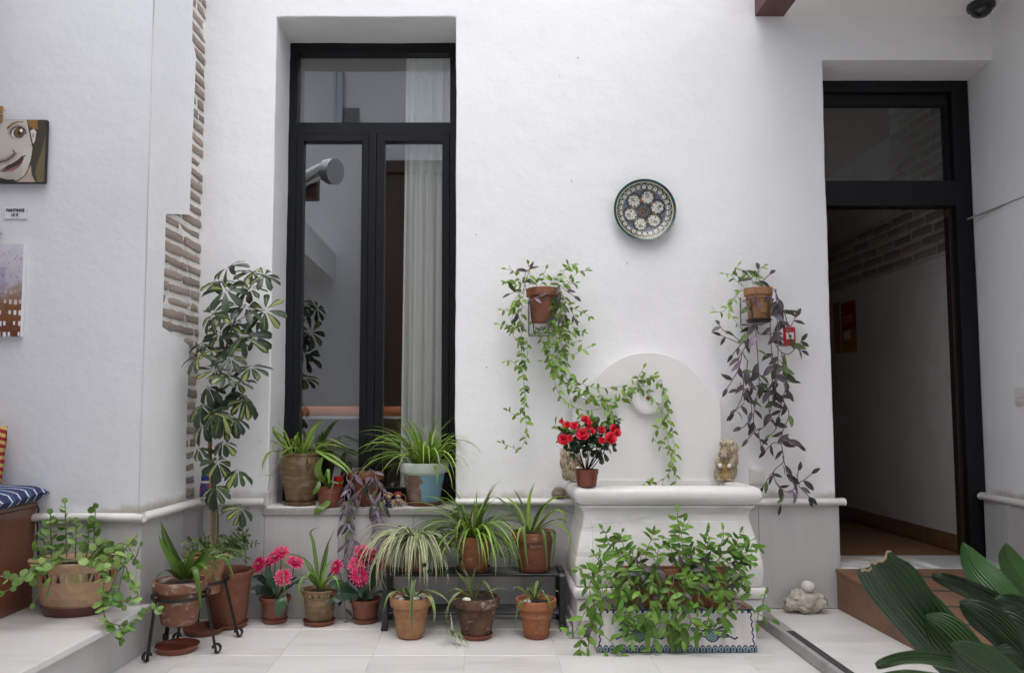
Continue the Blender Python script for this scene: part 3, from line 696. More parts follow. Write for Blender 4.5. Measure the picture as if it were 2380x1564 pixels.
for a, b, c1, lab in ((1956, 1990, (150, 25, 20), 'red and yellow poster on the dark passage wall'), (1938, 1952, (150, 95, 25), 'amber poster beside the red one in the passage')):
    p0, p1 = PX(a, 760, px1 - .004), PX(b, 760, px1 - .004)
    z0, z1 = PX(a, 822, px1 - .004).z, PX(a, 706, px1 - .004).z
    pv = []; pc = []; pf_ = []; nn = 24
    for j in range(nn + 1):
        for i in range(nn + 1):
            s_, t = i / nn, j / nn
            pv.append((px1 - .004, p0.y + (p1.y - p0.y) * s_, z0 + (z1 - z0) * t))
            c = srgb(*c1) if t > .45 else srgb(165, 105, 25)
            if c1[0] == 150 and c1[1] == 25:
                if .28 < t < .45 and .15 < s_ < .6: c = srgb(210, 200, 190)
                if .55 < t < .75 and (int(t * 24) % 2) and .1 < s_ < .8: c = srgb(205, 120, 100)
            pc.append(c)
    for j in range(nn):
        for i in range(nn): pf_.append((j*(nn+1)+i, j*(nn+1)+i+1, (j+1)*(nn+1)+i+1, (j+1)*(nn+1)+i))
    o = mk('poster', pv, pf_, 'paint', None, False, col=pc); tag(o, lab, 'poster')
# ramp
rx0, rx1 = P(1946, 1370, -.03).x, XR - .05
ra = thing('access_ramp', 'reddish brown board ramp sloping down from the doorway', 'ramp', (2.3, -.9, SLAB))
rz = lambda y: THR - .012 + (SLAB + .01 - THR) * (-y / 2.9)
MB().add([(rx0, -.03, SLAB + .001), (rx0, -.03, rz(0)), (rx0 + .03, -2.9, rz(-2.9)), (rx0 + .03, -2.9, SLAB + .001), (rx0 + .02, -.03, SLAB + .001), (rx0 + .02, -.03, rz(0)), (rx0 + .05, -2.9, rz(-2.9)), (rx0 + .05, -2.9, SLAB + .001)],
         [(0, 1, 2, 3), (7, 6, 5, 4), (1, 5, 6, 2), (0, 4, 5, 1), (3, 2, 6, 7)]).build('side_board', 'ramp', ra, smooth=False)
MB().add([(rx0 - .006, -.03, rz(0) + .014), (rx1, -.03, rz(0) + .014), (rx1, -2.95, rz(-2.9) + .012), (rx0 + .024, -2.95, rz(-2.9) + .012), (rx0 - .006, -.03, rz(0) + .001), (rx1, -.03, rz(0) + .001), (rx1, -2.95, rz(-2.9)), (rx0 + .024, -2.95, rz(-2.9))],
         [(0, 1, 2, 3), (7, 6, 5, 4), (0, 3, 7, 4), (3, 2, 6, 7), (0, 4, 5, 1)]).build('deck', 'ramp', ra, smooth=False)
for k in range(6):
    y = -.12 - k * .24
    MB().add([(rx0 + .08, y, rz(y) + .0165), (rx1 - .1, y - .1, rz(y - .1) + .0165), (rx1 - .1, y - .125, rz(y - .125) + .0165), (rx0 + .08, y - .025, rz(y - .025) + .0165)], [(0, 1, 2, 3)]).build('grip_strip', 'grip', ra, smooth=False)
# ================================================================== THINGS: fountain, pots, small objects
# ---- wall fountain
BY = -.42
bz = lambda py: P(1555, py, BY).z
bxl, bxr = P(1335, 1150, BY).x, P(1774, 1150, BY).x
ft = thing('wall_fountain', 'white marble wall fountain with arched back and baluster basin', 'fountain', ((bxl + bxr) / 2, -.2, 0))
prof = [(-.030, 0.0, 1), (-.030, bz(1443), 1), (-.009, bz(1442), 1), (-.009, bz(1395), 1), (-.02, bz(1394.5), 1), (-.02, bz(1392.8), 1), (-.003, bz(1392), 1), (.005, bz(1388), 1), (.009, bz(1380), 1), (.007, bz(1371), 1), (0, bz(1366), 1), (-.018, bz(1365.5), 1), (-.018, bz(1363.5), 1), (-.008, bz(1363), 1),
        (-.003, bz(1345), 1), (.0, bz(1325), 1), (-.003, bz(1308), 1), (-.013, bz(1280), 1), (-.028, bz(1248), 1), (-.042, bz(1220), 1), (-.047, bz(1204), 1), (-.044, bz(1192), 1), (-.036, bz(1184), 1), (-.026, bz(1180), 1), (-.026, bz(1176.5), 1), (-.036, bz(1176), 1), (-.036, bz(1174.5), 1), (-.0255, bz(1174), 1), (-.0255, bz(1171), 1), (-.024, bz(1170), 1),
        (-.012, bz(1169), 1), (-.003, bz(1163), 1), (.002, bz(1154), 1), (0, bz(1145), 1), (-.008, bz(1137), 1), (-.022, bz(1133), 1), (-.040, bz(1131.5), 1), (-.072, bz(1131.5), 1), (-.082, bz(1134), 1), (-.088, bz(1142), 1), (-.092, bz(1200), 1)]
v = []; f = []; ring = 0
for o, z, _ in prof:
    x0, x1, y0 = bxl - o, bxr + o, BY - o
    rc = max(.006, .030 + o) if o < -.06 else .016
    pts = [(x0, -.002)]
    for (cx_, cy_, a0_) in ((x0 + rc, y0 + rc, 180), (x1 - rc, y0 + rc, 270)):
        for k in range(5):
            a = R(a0_ + 22.5 * k); pts.append((cx_ + rc * math.cos(a), cy_ + rc * math.sin(a)))
    pts.append((x1, -.002))
    if o <= -.07:
        back = -.07
        pts[0] = (x0, back); pts[-1] = (x1, back)
    ring = len(pts); v += [(a, b, z) for a, b in pts]
# note: offsets grow outward on the sides and forward
for i in range(len(prof) - 1):
    for k in range(ring): f.append((i * ring + k, i * ring + (k + 1) % ring, (i + 1) * ring + (k + 1) % ring, (i + 1) * ring + k))
f.append(tuple(range((len(prof) - 1) * ring, len(prof) * ring)))
mk('basin', v, f, 'whitemarble', ft, True, sharp=50)
# raised field on the basin front, following its swell
fz = [z for o, z, _ in prof if bz(1368) < z < bz(1216)]; fo = [o for o, z, _ in prof if bz(1368) < z < bz(1216)]
pxa, pxb = P(1378, 1280, BY).x, P(1727, 1280, BY).x; v = []; f = []
fz = [bz(1362)] + fz[1:] + [bz(1214)]; fo = [-.007] + fo[1:] + [-.044]
for o, z in zip(fo, fz):
    yy = BY - o
    v += [(pxa, yy + .004, z), (pxa + .003, yy - .009, z), (pxb - .003, yy - .009, z), (pxb, yy + .004, z)]
n = len(fz)
for i in range(n - 1):
    for k in range(3): f.append((i*4+k, i*4+k+1, (i+1)*4+k+1, (i+1)*4+k))
f.append(((n-1)*4, (n-1)*4+1, (n-1)*4+2, (n-1)*4+3))
mk('front_field', v, f, 'whitemarble', ft, True, sharp=40)
# arched back
by0, by1 = -.058, -.003
q = lambda px, py: (P(px, py, by0).x, P(px, py, by0).z)
xl, zs_ = q(1330, 925); xr_, _z = q(1674, 923); zb_ = bz(1150)
al, zsp = q(1362, 924); ar, _ = q(1652, 924); _, zap = q(1508, 819)
hw = (ar - al) / 2; rise = zap - zsp; rad = (hw * hw + rise * rise) / (2 * rise); cxa = (al + ar) / 2; cza = zap - rad
poly = [(xl, zb_), (xr_, zb_), (xr_, zs_)]; poly.append((ar, zs_))
a1_ = math.atan2(zsp - cza, ar - cxa); a2_ = math.pi - a1_
for k in range(33):
    a = a1_ + (a2_ - a1_) * k / 32; poly.append((cxa + rad * math.cos(a), cza + rad * math.sin(a)))
poly += [(al, zs_), (xl, zs_)]
MB().prism([p for p in poly], 'y', by0, by1).build('back_slab', 'cleanmarble', ft, smooth=True, sharp=70, bevel=.015)
sc_ = P(1504, 926, -.06); rs = 39 * mpp(-.06)
d = MB(); pr_s = [(rs * .11, 0), (rs * .115, .026), (rs * .15, .034), (rs * .6, .036), (rs * .90, .035), (rs * .975, .028), (rs, .010), (rs, 0)]
v = []; f = []; n = 40
for r_, h in pr_s:
    for k in range(n):
        a = 2 * math.pi * k / n; v.append((sc_.x + r_ * math.cos(a), by0 - .0005 - h, sc_.z + r_ * math.sin(a)))
for i in range(len(pr_s) - 1):
    for k in range(n): f.append((i*n+k, i*n+(k+1) % n, (i+1)*n+(k+1) % n, (i+1)*n+k))
ro = mk('spout_boss', v, f, 'cleanmarble', ft, True, sharp=60)
MB().tube([(sc_.x, by0 - .001, sc_.z), (sc_.x, by0 - .028, sc_.z)], [.0095, .0095], 14).tube([(sc_.x, by0 - .028, sc_.z), (sc_.x, by0 - .034, sc_.z)], [.007, .005], 12).build('spout', 'brass', ro)
# broken blocks at the plinth
for a, b, c_ in ((1322, 1330, .05), (1332, 1356, .09)):
    p0, p1 = P(a, 1450, -.36).x, P(b, 1450, -.36).x
    MB().box(p0, p1, -.37, -.10, .001, c_).build('plinth_block', 'marble', ft, smooth=False, bevel=.004)

# ---- generic pot makers
def pot_prof(kind, rt, rb_, h):
    if kind == 'classic':       # band rim
        rh = h * .24
        return [(rb_ * .96, 0), (rb_, .004), (rb_ + (rt * .90 - rb_) * (1 - rh / h), h - rh), (rt * .97, h - rh + .002), (rt * .985, h - rh + .008), (rt, h - .006), (rt * .985, h), (rt * .90, h), (rt * .88, h - .012), (rt * .80, h * .55)]
    if kind == 'roll':          # rolled lip
        return [(rb_ * .95, 0), (rb_, .005), (rt * .86, h * .78), (rt * .88, h * .82), (rt * .97, h - .018), (rt, h - .009), (rt * .985, h - .002), (rt * .93, h), (rt * .87, h - .006), (rt * .84, h - .03), (rt * .76, h * .5)]
    if kind == 'plain':
        return [(rb_ * .96, 0), (rb_, .004), (rb_ + (rt - rb_) * .93, h * .93), (rt, h - .004), (rt * .985, h), (rt * .94, h), (rt * .92, h - .012), (rt * .82, h * .5)]
    if kind == 'plastic':
        return [(rb_ * .97, 0), (rb_, .003), (rt * .90, h * .74), (rt * .945, h * .745), (rt * .965, h * .97), (rt, h * .975), (rt, h), (rt * .96, h), (rt * .93, h * .9), (rt * .84, h * .4)]
    if kind == 'urn':
        return [(rb_ * .95, 0), (rb_, .006), (rb_ * 1.06, h * .12), (rb_ * 1.28, h * .40), (rb_ * 1.44, h * .62), (rb_ * 1.49, h * .76), (rb_ * 1.42, h * .87), (rb_ * 1.29, h * .93), (rb_ * 1.33, h * .955), (rb_ * 1.37, h * .98), (rb_ * 1.34, h), (rb_ * 1.22, h), (rb_ * 1.18, h * .95), (rb_ * 1.2, h * .7)]
def saucer(parent, c, r, m='terra_saucer', h=.022, name='saucer', sx=1, sy=1):
    return MB().lathe([(r * .80, 0), (r * .86, .002), (r * .97, h * .85), (r, h), (r * .96, h * 1.02), (r * .92, h * .8), (r * .82, h * .35), (.001, h * .3)], c, 36, sx, sy).build(name, m, parent, sharp=60)
def wob(o, amp, sc=9):
    for v_ in o.data.vertices: v_.co += noise.noise_vector(v_.co * sc + V((sum(map(ord, o.name)) % 17, 0, 0))) * amp
class Pot: pass
def potted(name, label, cat, cx, rim_py, rim_hw, y, zbase, base_hw, m, kind='classic', sauc=None, soil=.90, group=None, saucm='terra_saucer', sx=1, sy=1, potname='pot'):
    """rim centre at photo pixel (cx, rim_py), half widths in photo pixels, at depth y, standing on zbase"""
    top = P(cx, rim_py, y); k = mpp(y) * 1.0
    o = Pot(); o.root = thing(name, label, cat, (top.x, y, zbase), group)
    o.rt, rb_ = rim_hw * k, base_hw * k; zb0 = zbase
    if sauc: zb0 = zbase + .009
    o.h = top.z - zb0; o.c = V((top.x, y, zb0)); o.top = top
    o.pot = MB().lathe(pot_prof(kind, o.rt, rb_, o.h), o.c, 40, sx, sy).build(potname, m, o.root, sharp=50); wob(o.pot, .0018)
    ri = min(o.rt * .865, (rb_ + (o.rt * .86 - rb_) * soil) * .97) if kind != 'urn' else rb_ * 1.2
    so_ = MB().lathe([(ri, o.h * soil - .004), (ri * .7, o.h * soil + .002), (ri * .3, o.h * soil + .005), (.001, o.h * soil + .004)], o.c, 20, sx, sy, False).build('soil', 'soil', o.root)
    wob(so_, .004, 40)
    o.soil = V((top.x, y, zb0 + o.h * soil))
    if sauc: saucer(o.root, V((top.x, y, zbase)), sauc * k, saucm)
    return o

# ---- leaves
LM = {}
def leafmesh(kind, m, var=0):
    key = (kind, m, var)
    if key in LM: return LM[key]
    r = random.Random(sum(map(ord, kind)) % 97 + var * 13); n = {'trad': 6, 'ovate': 5, 'lance': 6, 'obov': 6, 'round': 6, 'small': 4}[kind]
    wr = {'trad': .50, 'ovate': .56, 'lance': .26, 'obov': .40, 'round': .92, 'small': .5}[kind] * (1 + .12 * (var - 1))
    curl = {'trad': .9, 'ovate': .5, 'lance': .7, 'obov': .6, 'round': .25, 'small': .6}[kind] * r.uniform(.5, 1.4); fold = .22 * r.uniform(.4, 1.2) if kind != 'round' else -.10
    v = []; uv = []; f = []; y = z = 0; a = curl * .4
    for i in range(n + 1):
        t = i / n
        if kind == 'obov': w = (t ** .75) * (1 - t ** 4) ** .5 * 1.08
        elif kind == 'ovate': w = (t ** .42) * (1 - t) ** .72 * 1.55
        elif kind == 'round': w = math.sqrt(max(0, 1 - (2 * t - 1) ** 2))
        elif kind == 'trad': w = (t ** .55) * (1 - t) ** .7 * 1.6
        else: w = math.sin(math.pi * t ** .85) ** .9
        w = max(w, .0) * wr / 2
        if i == 0: w = .012
        for k, u in ((-1, 0), (0, .5), (1, 1)):
            v.append((k * w, y, z + (abs(k) * fold * w * 2) + .02 * r.uniform(-1, 1) * abs(k) * w * 4)); uv.append((u, t))
        a2 = a - curl * t; y += math.cos(a2) / n; z += math.sin(a2) / n
    for i in range(n):
        for k in range(2): f.append((i*3+k, i*3+k+1, (i+1)*3+k+1, (i+1)*3+k))
    me = bpy.data.meshes.new('leaf'); me.from_pydata(v, [], f)
    l = me.uv_layers.new(name='UVMap')
    for lp in me.loops: l.data[lp.index].uv = uv[lp.vertex_index]
    me.materials.append(M[m]); me.shade_smooth(); LM[key] = me; return me
def orient(pos, d, nrm, L, wmul=1.0):
    d = V(d).normalized(); nrm = V(nrm); s_ = d.cross(nrm)
    if s_.length < 1e-4: s_ = d.orthogonal()
    s_.normalize(); nn = s_.cross(d)
    m = Matrix((s_ * L * wmul, d * L, nn * L)).transposed().to_4x4(); m.translation = pos; return m
def put_leaf(parent, kind, m, pos, d, nrm, L, r, name='leaf', wmul=1.0):
    return inst(name, leafmesh(kind, m, r.randrange(4)), orient(pos, d, nrm, L, wmul), parent)
def rv(r): return V((r.gauss(0, 1), r.gauss(0, 1), r.gauss(0, 1)))
def ribbon(parent, path, wfun, m, name='leaf', fold=.25, side=None, roll=0.0, ymax=None, zmin=None, rip=0):
    n = len(path) - 1; v = []; uv = []; f = []; prev = None
    for i, p in enumerate(path):
        p = V(p)
        if ymax is not None and p.y > ymax: p.y = ymax - .002 * (i % 2)
        if zmin is not None and p.z < zmin: p.z = zmin
        t = (V(path[min(i + 1, n)]) - V(path[max(i - 1, 0)])).normalized()
        s_ = side.copy() if side else t.cross(V((0, 0, 1)))
        s_ = s_ - t * s_.dot(t)
        if s_.length < 1e-4: s_ = prev or t.orthogonal()
        s_.normalize()
        if prev and s_.dot(prev) < 0: s_ = -s_
        prev = s_; nn = s_.cross(t)
        if roll: s_ = s_ * math.cos(roll * i / n) + nn * math.sin(roll * i / n); nn = s_.cross(t)
        w = wfun(i / n) / 2
        v += [p - s_ * w, p - nn * (fold * w), p + s_ * w]; uv += [(0, i / n), (.5, i / n), (1, i / n)]
    for i in range(n):
        for k in range(2): f.append((i*3+k, i*3+k+1, (i+1)*3+k+1, (i+1)*3+k))
    return mk(name, v, f, m, parent, True, uv)
def strapw(W_, base=.45, tip=2.2): return lambda t: W_ * min(1, base + 2.2 * t) * max(.04, (1 - t ** tip))
def strap(parent, base, az, el, L, W_, droop, m, r=None, n=9, ymax=None, zmin=None, pw=1.3, sway=0, floor_slide=False):
    p = V(base); path = [p.copy()]
    for i in range(n):
        t = (i + .5) / n; e = el - droop * t ** pw; a = az + sway * t
        p = p + V((math.cos(a) * math.cos(e), math.sin(a) * math.cos(e), math.sin(e))) * (L / n); path.append(p.copy())
    a = az; sd = V((-math.sin(a), math.cos(a), 0))
    return ribbon(parent, path, strapw(W_), m, 'leaf', .30, sd, 0 if r is None else r.uniform(-.5, .5), ymax, zmin)
def spider(o, n, Lr, Wr, m, seed, el=(35, 85), droop=(1.0, 2.4), spread=.3, ymax=-.035, zmin=None, az=(0, 360), m2=None):
    r = random.Random(seed)
    for i in range(n):
        a = R(r.uniform(*az)); rr = o.rt * spread * math.sqrt(r.random()); b = o.soil + V((math.cos(a) * rr, math.sin(a) * rr, -.002))
        t = (i + r.random()) / n; e = R(el[0] + (el[1] - el[0]) * t); dd = droop[1] + (droop[0] - droop[1]) * t
        L = r.uniform(*Lr) * (.8 + .25 * math.sin(math.pi * t)); ai = a + r.gauss(0, .5)
        strap(o.root, b, ai, e, L, r.uniform(*Wr), dd * r.uniform(.75, 1.2), m2 if (m2 and r.random() < .3) else m, r, 9, ymax, zmin, 1.25, r.gauss(0, .25))
def pxpath(pts, y, n=5):
    """photo pixel list (px, py[, y]) -> smooth 3-D path"""
    return crom([P(p[0], p[1], p[2] if len(p) > 2 else y) for p in pts], n)
def vine(parent, pts, y, kind, m, size, spacing, r, stem='stem', rad=.0012, face=V((0, -1, .45)), both=False, droop=.35, start=0.0, mats=None, wmul=1.0, z_jit=.3):
    path = pxpath(pts, y, 5) if not isinstance(pts[0], Vector) else pts
    MB().tube(path, rad, 5).build('stem', stem, parent)
    acc = 0; sidef = 1; L = sum((path[i+1] - path[i]).length for i in range(len(path) - 1)); tot = 0
    for i in range(len(path) - 1):
        seg = path[i+1] - path[i]; sl_ = seg.length
        if sl_ < 1e-5: continue
        acc += sl_; tot += sl_
        while acc > spacing:
            acc -= spacing
            if tot / L < start: continue
            t = seg / sl_; fn = (face + rv(r) * .35).normalized()
            sd = t.cross(fn).normalized()
            for s_ in ((1, -1) if both else (sidef,)):
                dd = sd * s_ * r.uniform(.6, 1) + t * r.uniform(.1, .6) + V((0, 0, -droop)) + rv(r) * .2
                if dd.y > 0: dd.y *= -.3
                sz = r.uniform(*size) * (1 if tot / L < .85 else .75)
                put_leaf(parent, kind, r.choice(mats) if mats else m, path[i] + seg * r.random(), dd, fn + rv(r) * z_jit, sz, r, 'leaf', wmul)
            sidef = -sidef
    dd = (path[-1] - path[-2]).normalized()
    put_leaf(parent, kind, m, path[-1], dd + V((0, -.1, -.1)), face, size[0], r, 'leaf', wmul)

# ================================================================== pots on the window sill
SY = .13
o = potted('potted_spider_plant', 'spider plant in a tall brown glazed urn on the window sill', 'potted plant', 700, 1052, 45, SY, SILL, 31.5, 'terra_brown', 'urn', 38, .93, saucm='terra_brown', potname='urn')
for s_ in (-1, 1):
    a = R(-58) if s_ > 0 else R(140); c = V((math.cos(a), math.sin(a), 0)); zt_ = o.c.z + o.h * .86; r0 = o.rt * 1.0
    MB().tube(crom([o.c * 1 + c * r0 * .98 + V((0, 0, o.h * .88)), o.c + c * (r0 + .022) + V((0, 0, o.h * .86)), o.c + c * (r0 + .02) + V((0, 0, o.h * .78)), o.c + c * r0 * 1.0 + V((0, 0, o.h * .70))], 4), .009, 8).build('handle', 'terra_brown', o.root)
spider(o, 26, (.14, .30), (.012, .019), 'l_spider', 21, (20, 85), (.8, 2.2), .7, ymax=.27)
rr_ = random.Random(2)
for pts, w in (([(668, 1046, .10), (640, 1010, .07), (630, 985, .06), (634, 962, .06)], .016), ([(672, 1046, .10), (655, 1015, .06), (636, 1000, .02), (640, 985, .0)], .015),
               ([(705, 1046, .1), (722, 1005, .08), (738, 985, .08), (757, 975, .07)], .026), ([(735, 1046, .08), (775, 1060, .02), (806, 1085, -.02), (826, 1110, -.02)], .018),
               ([(735, 1048, .05), (772, 1070, .0), (795, 1085, -.03), (808, 1100, -.04)], .020), ([(668, 1050, .05), (628, 1050, .0), (612, 1075, -.03), (611, 1095, -.04)], .014),
               ([(700, 1046, .06), (690, 1010, .0), (675, 1040, -.03), (640, 1030, -.03), (632, 1050, -.04)], .012), ([(725, 1046, .1), (760, 1020, .1), (790, 1030, .08), (813, 1042, .08)], .013)):
    ribbon(o.root, pxpath(pts, .1, 4), strapw(w), 'l_spider', 'leaf', .3, V((1, .3, .2)))
MB().tube(pxpath([(660, 1055, .02), (640, 1085, -.02), (628, 1105, -.03), (622, 1140, -.03)], 0, 5), .0015, 5).build('runner', 'stem_light', o.root)
for az_ in range(7):
    strap(o.root, P(628, 1105, -.03), R(az_ * 52), R(20), .06, .005, 1.2, 'l_spider', rr_, 6, -.02)

o = potted('potted_pothos', 'small brown plastic pot with pothos leaves between urn and hanging purple plant', 'potted plant', 766, 1133, 31, .055, SILL, 23, 'plastic_terra', 'plastic', None, .88)
rp_ = random.Random(5)
for pts, w in (([(764, 1125, .05), (752, 1105, .03), (742, 1088, .0), (752, 1062, -.01)], .0), ):
    pass
def broad(parent, pts, w, m, y=0, side=V((1, .2, .1)), stem=None, tipw=1.0, fold=.25, name='leaf'):
    path = pxpath(pts, y, 5)
    return ribbon(parent, path, lambda t: w * (max(0, t) ** .5) * max(.02, (1 - t)) ** .62 * 1.62 + .0008, m, name, fold, side)
broad(o.root, [(757, 1119, .02), (742, 1105, -.02), (739, 1085, -.03), (750, 1062, -.03)], .048, 'l_pothos')
broad(o.root, [(766, 1155, .02), (757, 1172, -.02), (742, 1182, -.045), (731, 1196, -.05)], .052, 'l_pothos')
broad(o.root, [(742, 1115, .0), (740, 1130, -.02), (733, 1140, -.03), (727, 1150, -.03)], .03, 'l_pothos')
broad(o.root, [(752, 1120, .03), (762, 1090, .0), (764, 1110, -.02), (765, 1125, -.02)], .02, 'l_pothos')
broad(o.root, [(766, 1132, .03), (775, 1120, .02), (790, 1124, .0), (799, 1116, .0)], .022, 'l_pothos')
broad(o.root, [(764, 1130, .03), (760, 1122, .02), (768, 1118, .0), (780, 1122, -.01)], .02, 'l_pothos')
for pts in ([(766, 1134, .055), (771, 1130, .01), (769, 1145, -.005), (766, 1156, .0)], [(766, 1134, .055), (762, 1128, .03), (757, 1119, .02)], [(766, 1134, .055), (750, 1120, .02), (742, 1115, 0)]):
    MB().tube(pxpath(pts, 0, 5), .0022, 6).build('stem', 'stem_light', o.root)

rt_ = P(787, 1107, .20); rb0 = SILL
rc = MB(); k = mpp(.2); rc.lathe([(9.5 * k, 0), (10 * k, .003), (10.3 * k, (rt_.z - rb0) * .8), (10.8 * k, (rt_.z - rb0) * .82), (11 * k, rt_.z - rb0), (9.8 * k, rt_.z - rb0), (9 * k, (rt_.z - rb0) * .6)], (rt_.x, .2, rb0), 24)
rc = rc.build('plastic_tumbler', 'red', None, sharp=50); tag(rc, 'tall red plastic tumbler behind the small brown pot on the sill', 'tumbler')

o = potted('potted_purple_plant', 'terracotta pot on the sill trailing mauve purple heart stems to the floor', 'potted plant', 851, 1096, 40, .115, SILL, 25, 'terra', 'classic', 30, .92)
r = random.Random(31)
TR = [[(845, 1092, .1), (830, 1088, .04), (812, 1096, -.02), (806, 1112, -.04), (815, 1140, -.05), (805, 1172, -.06), (798, 1190, -.06)],
      [(858, 1090, .1), (870, 1096, .0), (874, 1115, -.04), (885, 1140, -.05), (882, 1165, -.06), (872, 1190, -.06)],
      [(860, 1092, .1), (862, 1120, -.04), (840, 1135, -.05), (825, 1160, -.06), (815, 1190, -.06), (800, 1215, -.06), (815, 1240, -.06), (808, 1268, -.06)],
      [(864, 1092, .1), (880, 1118, -.02), (892, 1150, -.05), (884, 1190, -.06), (868, 1210, -.06), (866, 1245, -.06)],
      [(838, 1150, -.05), (830, 1190, -.06), (806, 1215, -.06), (815, 1240, -.06), (805, 1275, -.06), (798, 1310, -.06), (812, 1340, -.07), (800, 1390, -.08), (808, 1440, -.09)],
      [(850, 1110, -.02), (858, 1150, -.05), (868, 1190, -.06), (878, 1218, -.06), (888, 1245, -.06), (886, 1290, -.06)],
      [(848, 1095, .05), (826, 1100, -.03), (810, 1130, -.05), (800, 1160, -.06), (812, 1185, -.06), (820, 1215, -.06)],
      [(806, 1215, -.06), (818, 1240, -.06), (822, 1270, -.06), (812, 1300, -.06)],
      [(858, 1100, .05), (876, 1130, -.03), (870, 1160, -.05), (876, 1185, -.06)]]
for pts in TR: vine(o.root, pts, 0, 'lance', 'l_lilac', (.05, .085), .046, r, 'stem_purple', .0022, droop=.9, mats=['l_lilac', 'l_lilac', 'l_purple', 'l_purple', 'l_mint'], start=.12)

o = potted('potted_spider_plant', 'spider plant in a peeling pale blue painted pot on the sill', 'potted plant', 986, 1074, 57, SY, SILL, 36, 'bluepot_m' if False else 'terra', 'classic', 42, .93)
def bluepot():
    m, t, b = newmat('peeling_blue_paint'); co = coord(t)
    sep = N(t, 'SeparateXYZ'); t.links.new(co, sep.inputs[0])
    n1 = noi(t, co, 9, 6, .65, .3)
    base = mixc(t, ramp(t, n1, .4, .6), (.22, .13, .09, 1), (.38, .33, .27, 1))
    f = math_(t, 'ADD', math_(t, 'MULTIPLY', sep.outputs[0], 5.0), math_(t, 'MULTIPLY', math_(t, 'SUBTRACT', n1, .5), 2.0))
    c = mixc(t, ramp(t, f, -.10, -.06), base, (.20, .37, .47, 1))
    chips = ramp(t, noi(t, co, 34, 3), .66, .69); c = mixc(t, chips, c, (.34, .30, .25, 1))
    zrim = ramp(t, sep.outputs[2], .163, .165)
    rimc = mixc(t, ramp(t, noi(t, co, 14, 4), .5, .62), (.52, .60, .54, 1), (.66, .66, .58, 1))
    c = mixc(t, zrim, c, rimc)
    t.links.new(c, b.inputs['Base Color']); b.inputs['Roughness'].default_value = .75; bump(t, b, n1, .3, .006); return m
o.pot.data.materials[0] = bluepot()
spider(o, 70, (.26, .40), (.011, .019), 'l_spider', 8, (18, 88), (.9, 1.9), .5, ymax=.27)
r = random.Random(77)
for k in range(26):   # leaves fanning to the sides and front
    a = R(r.choice([r.uniform(150, 235), r.uniform(300, 385), r.uniform(200, 340)]))
    strap(o.root, o.soil + V((.03 * math.cos(a), .03 * math.sin(a), 0)), a, R(r.uniform(40, 70)), r.uniform(.34, .46), r.uniform(.012, .019), r.uniform(1.3, 2.3), 'l_spider', r, 10, .26)

# two little clay figures on the sill
def figurine(px, py, y, label, body, hat, seedq, hoops):
    b = P(px, py, y); t = thing('clay_figurine', label, 'figurine', (b.x, y, SILL)); c = V((b.x, y, SILL))
    MB().ell(c + V((0, 0, .026)), (.022, .02, .024), 14, 8).ell(c + V((-.012, -.012, .006)), (.010, .014, .007), 10, 6).ell(c + V((.012, -.012, .006)), (.010, .014, .007), 10, 6).build('body', body, t)
    MB().ell(c + V((0, -.002, .055)), (.015, .014, .014), 12, 8).ell(c + V((0, -.015, .053)), (.004, .004, .004), 6, 4).build('head', 'skin', t)
    hh = MB()
    for k in range(7):
        a = R(200 - k * 35); hh.ell(c + V((.018 * math.cos(a), -.004, .062 + .012 * abs(math.sin(a)))), (.006, .006, .006), 8, 5)
    hh.build('headdress', hat, t)
    if hoops:
        for s_ in (-1, 1):
            MB().tube([c + V((s_ * (.026 + .015 * math.cos(a)), .004, .045 + .018 * math.sin(a))) for a in [R(q) for q in range(0, 361, 30)]], .003, 6).build('hoop', 'terra_brown', t)
    for s_ in (-1, 1): MB().tube([c + V((s_ * .018, -.004, .038)), c + V((s_ * .025, -.014, .026)), c + V((s_ * .012, -.022, .024))], [.006, .006, .005], 7).build('arm', 'skin', t)
M['skin'] = mat('painted_clay', (.36, .20, .12, 1), .5, [((.5, .4, .32, 1), 60, .5, .6, .8)])
M['navy'] = mat('navy_glaze', (.012, .016, .045, 1), .3, [((.5, .45, .4, 1), 90, .62, .66, .9)])
M['patter'] = mat('patterned_clay', (.30, .25, .17, 1), .5, [((.10, .03, .03, 1), 70, .5, .56, .9)])
M['redclay'] = mat('red_clay', (.30, .035, .02, 1), .4, [((.6, .45, .4, 1), 110, .6, .66, .9)])
figurine(903, 1178, .02, 'tiny clay figurine with a dark blue body on the sill', 'navy', 'skin', 1, False)
figurine(925, 1178, .05, 'tiny clay figurine with red headdress and hoops on the sill', 'patter', 'redclay', 2, True)
